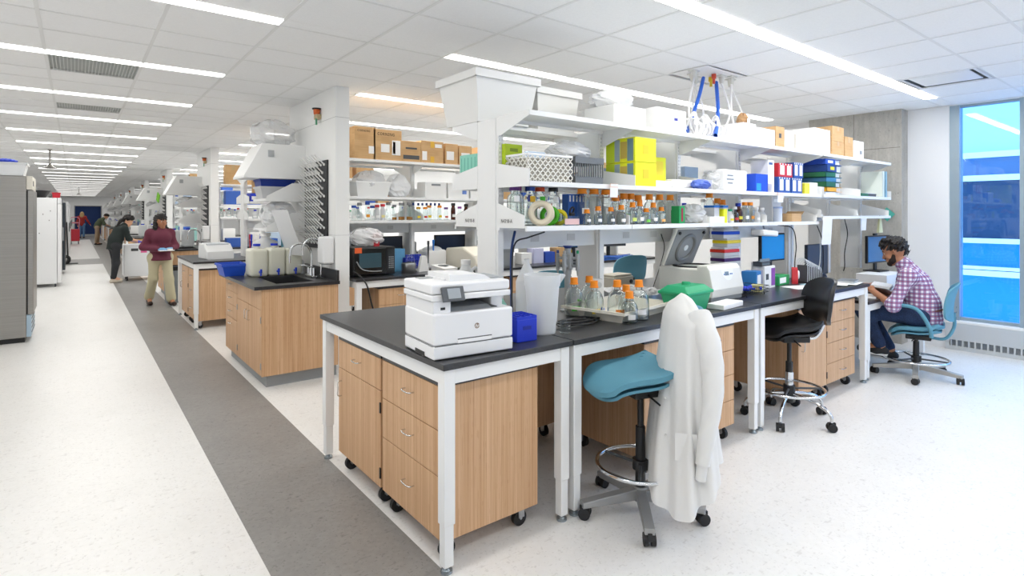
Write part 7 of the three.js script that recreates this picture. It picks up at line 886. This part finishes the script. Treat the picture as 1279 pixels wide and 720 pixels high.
// ------------------------------------------------------------ fridges and freezers along the left wall
{
  const s = thing('steel_fridge', 'tall stainless steel fridge beside the corridor', 'fridge', [-0.86, 0, -9.36]); const st = M.steel;
  obj('case', rbb(-0.45, 0.385, 0.06, 2.015, -0.38, 0.395, 0.006), st, s); obj('plinth', bb(-0.44, 0.37, 0.0, 0.055, -0.37, 0.37), M.black, s);
  obj('door_seal', bb(0.385, 0.398, 0.34, 1.84, -0.37, 0.385), M.black, s); const d = obj('door', rbb(0.398, 0.45, 0.335, 1.845, -0.375, 0.392, 0.006), st, s);
  const cp = obj('control_head', rbb(0.385, 0.44, 1.85, 2.015, -0.375, 0.39, 0.006), mat(0xe8e4d8, 0.5), s); obj('display', bx(0.003, 0.06, 0.12, 0.4415, 1.93, 0.2), M.dgrey, cp); obj('vent_panel', rbb(0.385, 0.43, 0.065, 0.33, -0.375, 0.39, 0.004), mat(0xa9c0d2, 0.35, 0.3), s); const ho = []; for (let i = 0; i < 4; i++) obj('vent_slot', bx(0.003, 0.014, 0.6, 0.4312, 0.11 + i * 0.055, 0), M.black, s);
  const b = binThing('clear lidless bin on the stainless steel fridge', [-0.72, 2.016, -9.1], [0.5, 0.4, 0.15], 0, M.milky, { flare: 0.03, rim: 0.018 }); tag(obj('blue_gloves', xf(bagGeo(0.2, 0.07, 0.16, 111), -0.66, 2.152, -9.06), mat(0x2346c8, 0.5)), 'heap of blue gloves on the clear bin over the steel fridge', 'gloves');
  const wh = (label, x, z, w, dd, h, handle, g) => { const t = thing('white_freezer', label, 'freezer', [x, 0, z], 0, g); obj('case', rbb(-w, -0.07, 0.07, h, -dd, 0, 0.012), mat(0xeff1f3, 0.4), t); const dr = obj('door', rbb(-0.065, 0, 0.09, h - 0.13, -dd, 0.0, 0.012), mat(0xf3f4f6, 0.35), t); obj('head_panel', rbb(-0.065, -0.005, h - 0.125, h, -dd, 0, 0.008), mat(0xe9ebee, 0.4), t); obj('handle', rb(0.03, 0.3, 0.03, 0.015, 1.1, -dd + 0.06, 0.008), M.grey, dr); for (const X of [-w + 0.06, -0.1]) for (const Z of [-dd + 0.06, -0.06]) obj('caster', [cy(0.035, 0.035, 0.03, X, 0.035, Z, 14, 0, PI / 2), bx(0.03, 0.02, 0.05, X, 0.07, Z)], M.dgrey, t); obj('notice', bx(0.002, 0.3, 0.2, 0.0012, 1.35, -dd * 0.4), M.paper, dr); for (const [u, v] of [[-0.3, 1.55], [-0.18, 1.62], [-0.2, 1.42], [-0.36, 1.15]]) obj('magnet', bx(0.012, 0.02, 0.004, u, v, 0.002), M.black, t); return t; };
  wh('tall white upright freezer beyond the stainless steel fridge', -0.25, -15.4, 0.85, 0.85, 1.9);
  const bs = thing('black_basin', 'black round basin on the tall white upright freezer', 'basin', [-0.72, 1.901, -15.8]); obj('bowl', lathe([[0, 0.0], [0.2, 0.0], [0.27, 0.14], [0.29, 0.15], [0.285, 0.158], [0.262, 0.15], [0.19, 0.012], [0, 0.012]], 0, 0, 0, 28), mat(0x2a2c2e, 0.5), bs); binThing('red plastic bin on the tall white upright freezer', [-0.335, 1.901, -15.55], [0.14, 0.26, 0.11], 0, mat(0xc02a3a, 0.5), { flare: 0.01, rim: 0.01 });
  const dk = thing('glass_door_fridge', 'dark glass-door fridge behind the tall white upright freezer', 'fridge', [-0.22, 0, -18.6]); obj('case', rbb(-0.8, -0.06, 0.05, 1.95, -0.9, 0, 0.01), M.dgrey, dk); obj('door', rbb(-0.055, 0, 0.1, 1.85, -0.9, 0, 0.006), mat(0x2a3138, 0.2), dk); obj('feet', bb(-0.78, -0.08, 0, 0.05, -0.86, -0.04), M.black, dk);
  for (let i = 0; i < 4; i++) wh('white upright freezer in the row further along the left wall', -0.2, -24 - i * 5.2, 0.8, 0.85, 1.95, 0, 'freezers further along the left wall');
  const ht = thing('hand_truck', 'black hand truck parked beside the fridges of the left wall', 'hand truck', [-0.2, 0, -22.3]); obj('frame', [tube([[0, 0.1, -0.2], [-0.03, 1.2, -0.2], [-0.03, 1.25, 0.2], [0, 0.1, 0.2]], 0.018, 30, 8), bx(0.02, 0.03, 0.4, -0.01, 0.5, 0), bx(0.02, 0.03, 0.4, -0.02, 0.85, 0), bx(0.24, 0.012, 0.36, 0.13, 0.012, 0)], M.black, ht); for (const Z of [-0.24, 0.24]) obj('wheel', [torus(0.1, 0.032, -0.06, 0.134, Z, 0)], M.rubber, ht); obj('axle', cy(0.012, 0.012, 0.5, -0.06, 0.134, 0, 10, PI / 2), M.alu, ht);
  const rc = thing('red_cart', 'red trolley far along the left wall', 'trolley', [-0.05, 0, -37]); obj('body', rb(0.4, 0.62, 0.5, 0, 0.46, 0, 0.03), mat(0xd83a4a, 0.5), rc); obj('rails', [tube([[-0.16, 0.76, 0.2], [-0.16, 1.35, 0.2], [0.16, 1.35, 0.2], [0.16, 0.76, 0.2]], 0.02, 24, 6), bx(0.34, 0.06, 0.3, 0, 1.1, 0.1)], mat(0xe890a0, 0.5), rc); for (const X of [-0.15, 0.15]) for (const Z of [-0.2, 0.2]) obj('wheel', cy(0.07, 0.07, 0.04, X, 0.07, Z, 14, 0, PI / 2), M.black, rc);
  for (const [x, z, n] of [[-0.4, -14.1, 'near the tall white upright freezer'], [0.1, -33, 'far along the corridor']]) { const t = thing('safety_shower', 'ceiling-hung steel safety shower head ' + n, 'shower', [x, 2.44, z]); obj('head', lathe([[0, 0.0], [0.115, 0.0], [0.12, 0.012], [0.06, 0.035], [0.03, 0.07], [0.018, 0.09]], 0, 0, 0, 28), M.steel, t); obj('pipe', cy(0.017, 0.017, CEIL - 2.44 - 0.085, 0, (CEIL - 2.44 + 0.085) / 2, 0, 12), M.steel, t); obj('flange', cy(0.035, 0.035, 0.01, 0, CEIL - 2.44 - 0.005, 0, 16), M.steel, t); }
}
renderer.render(scene, camera);
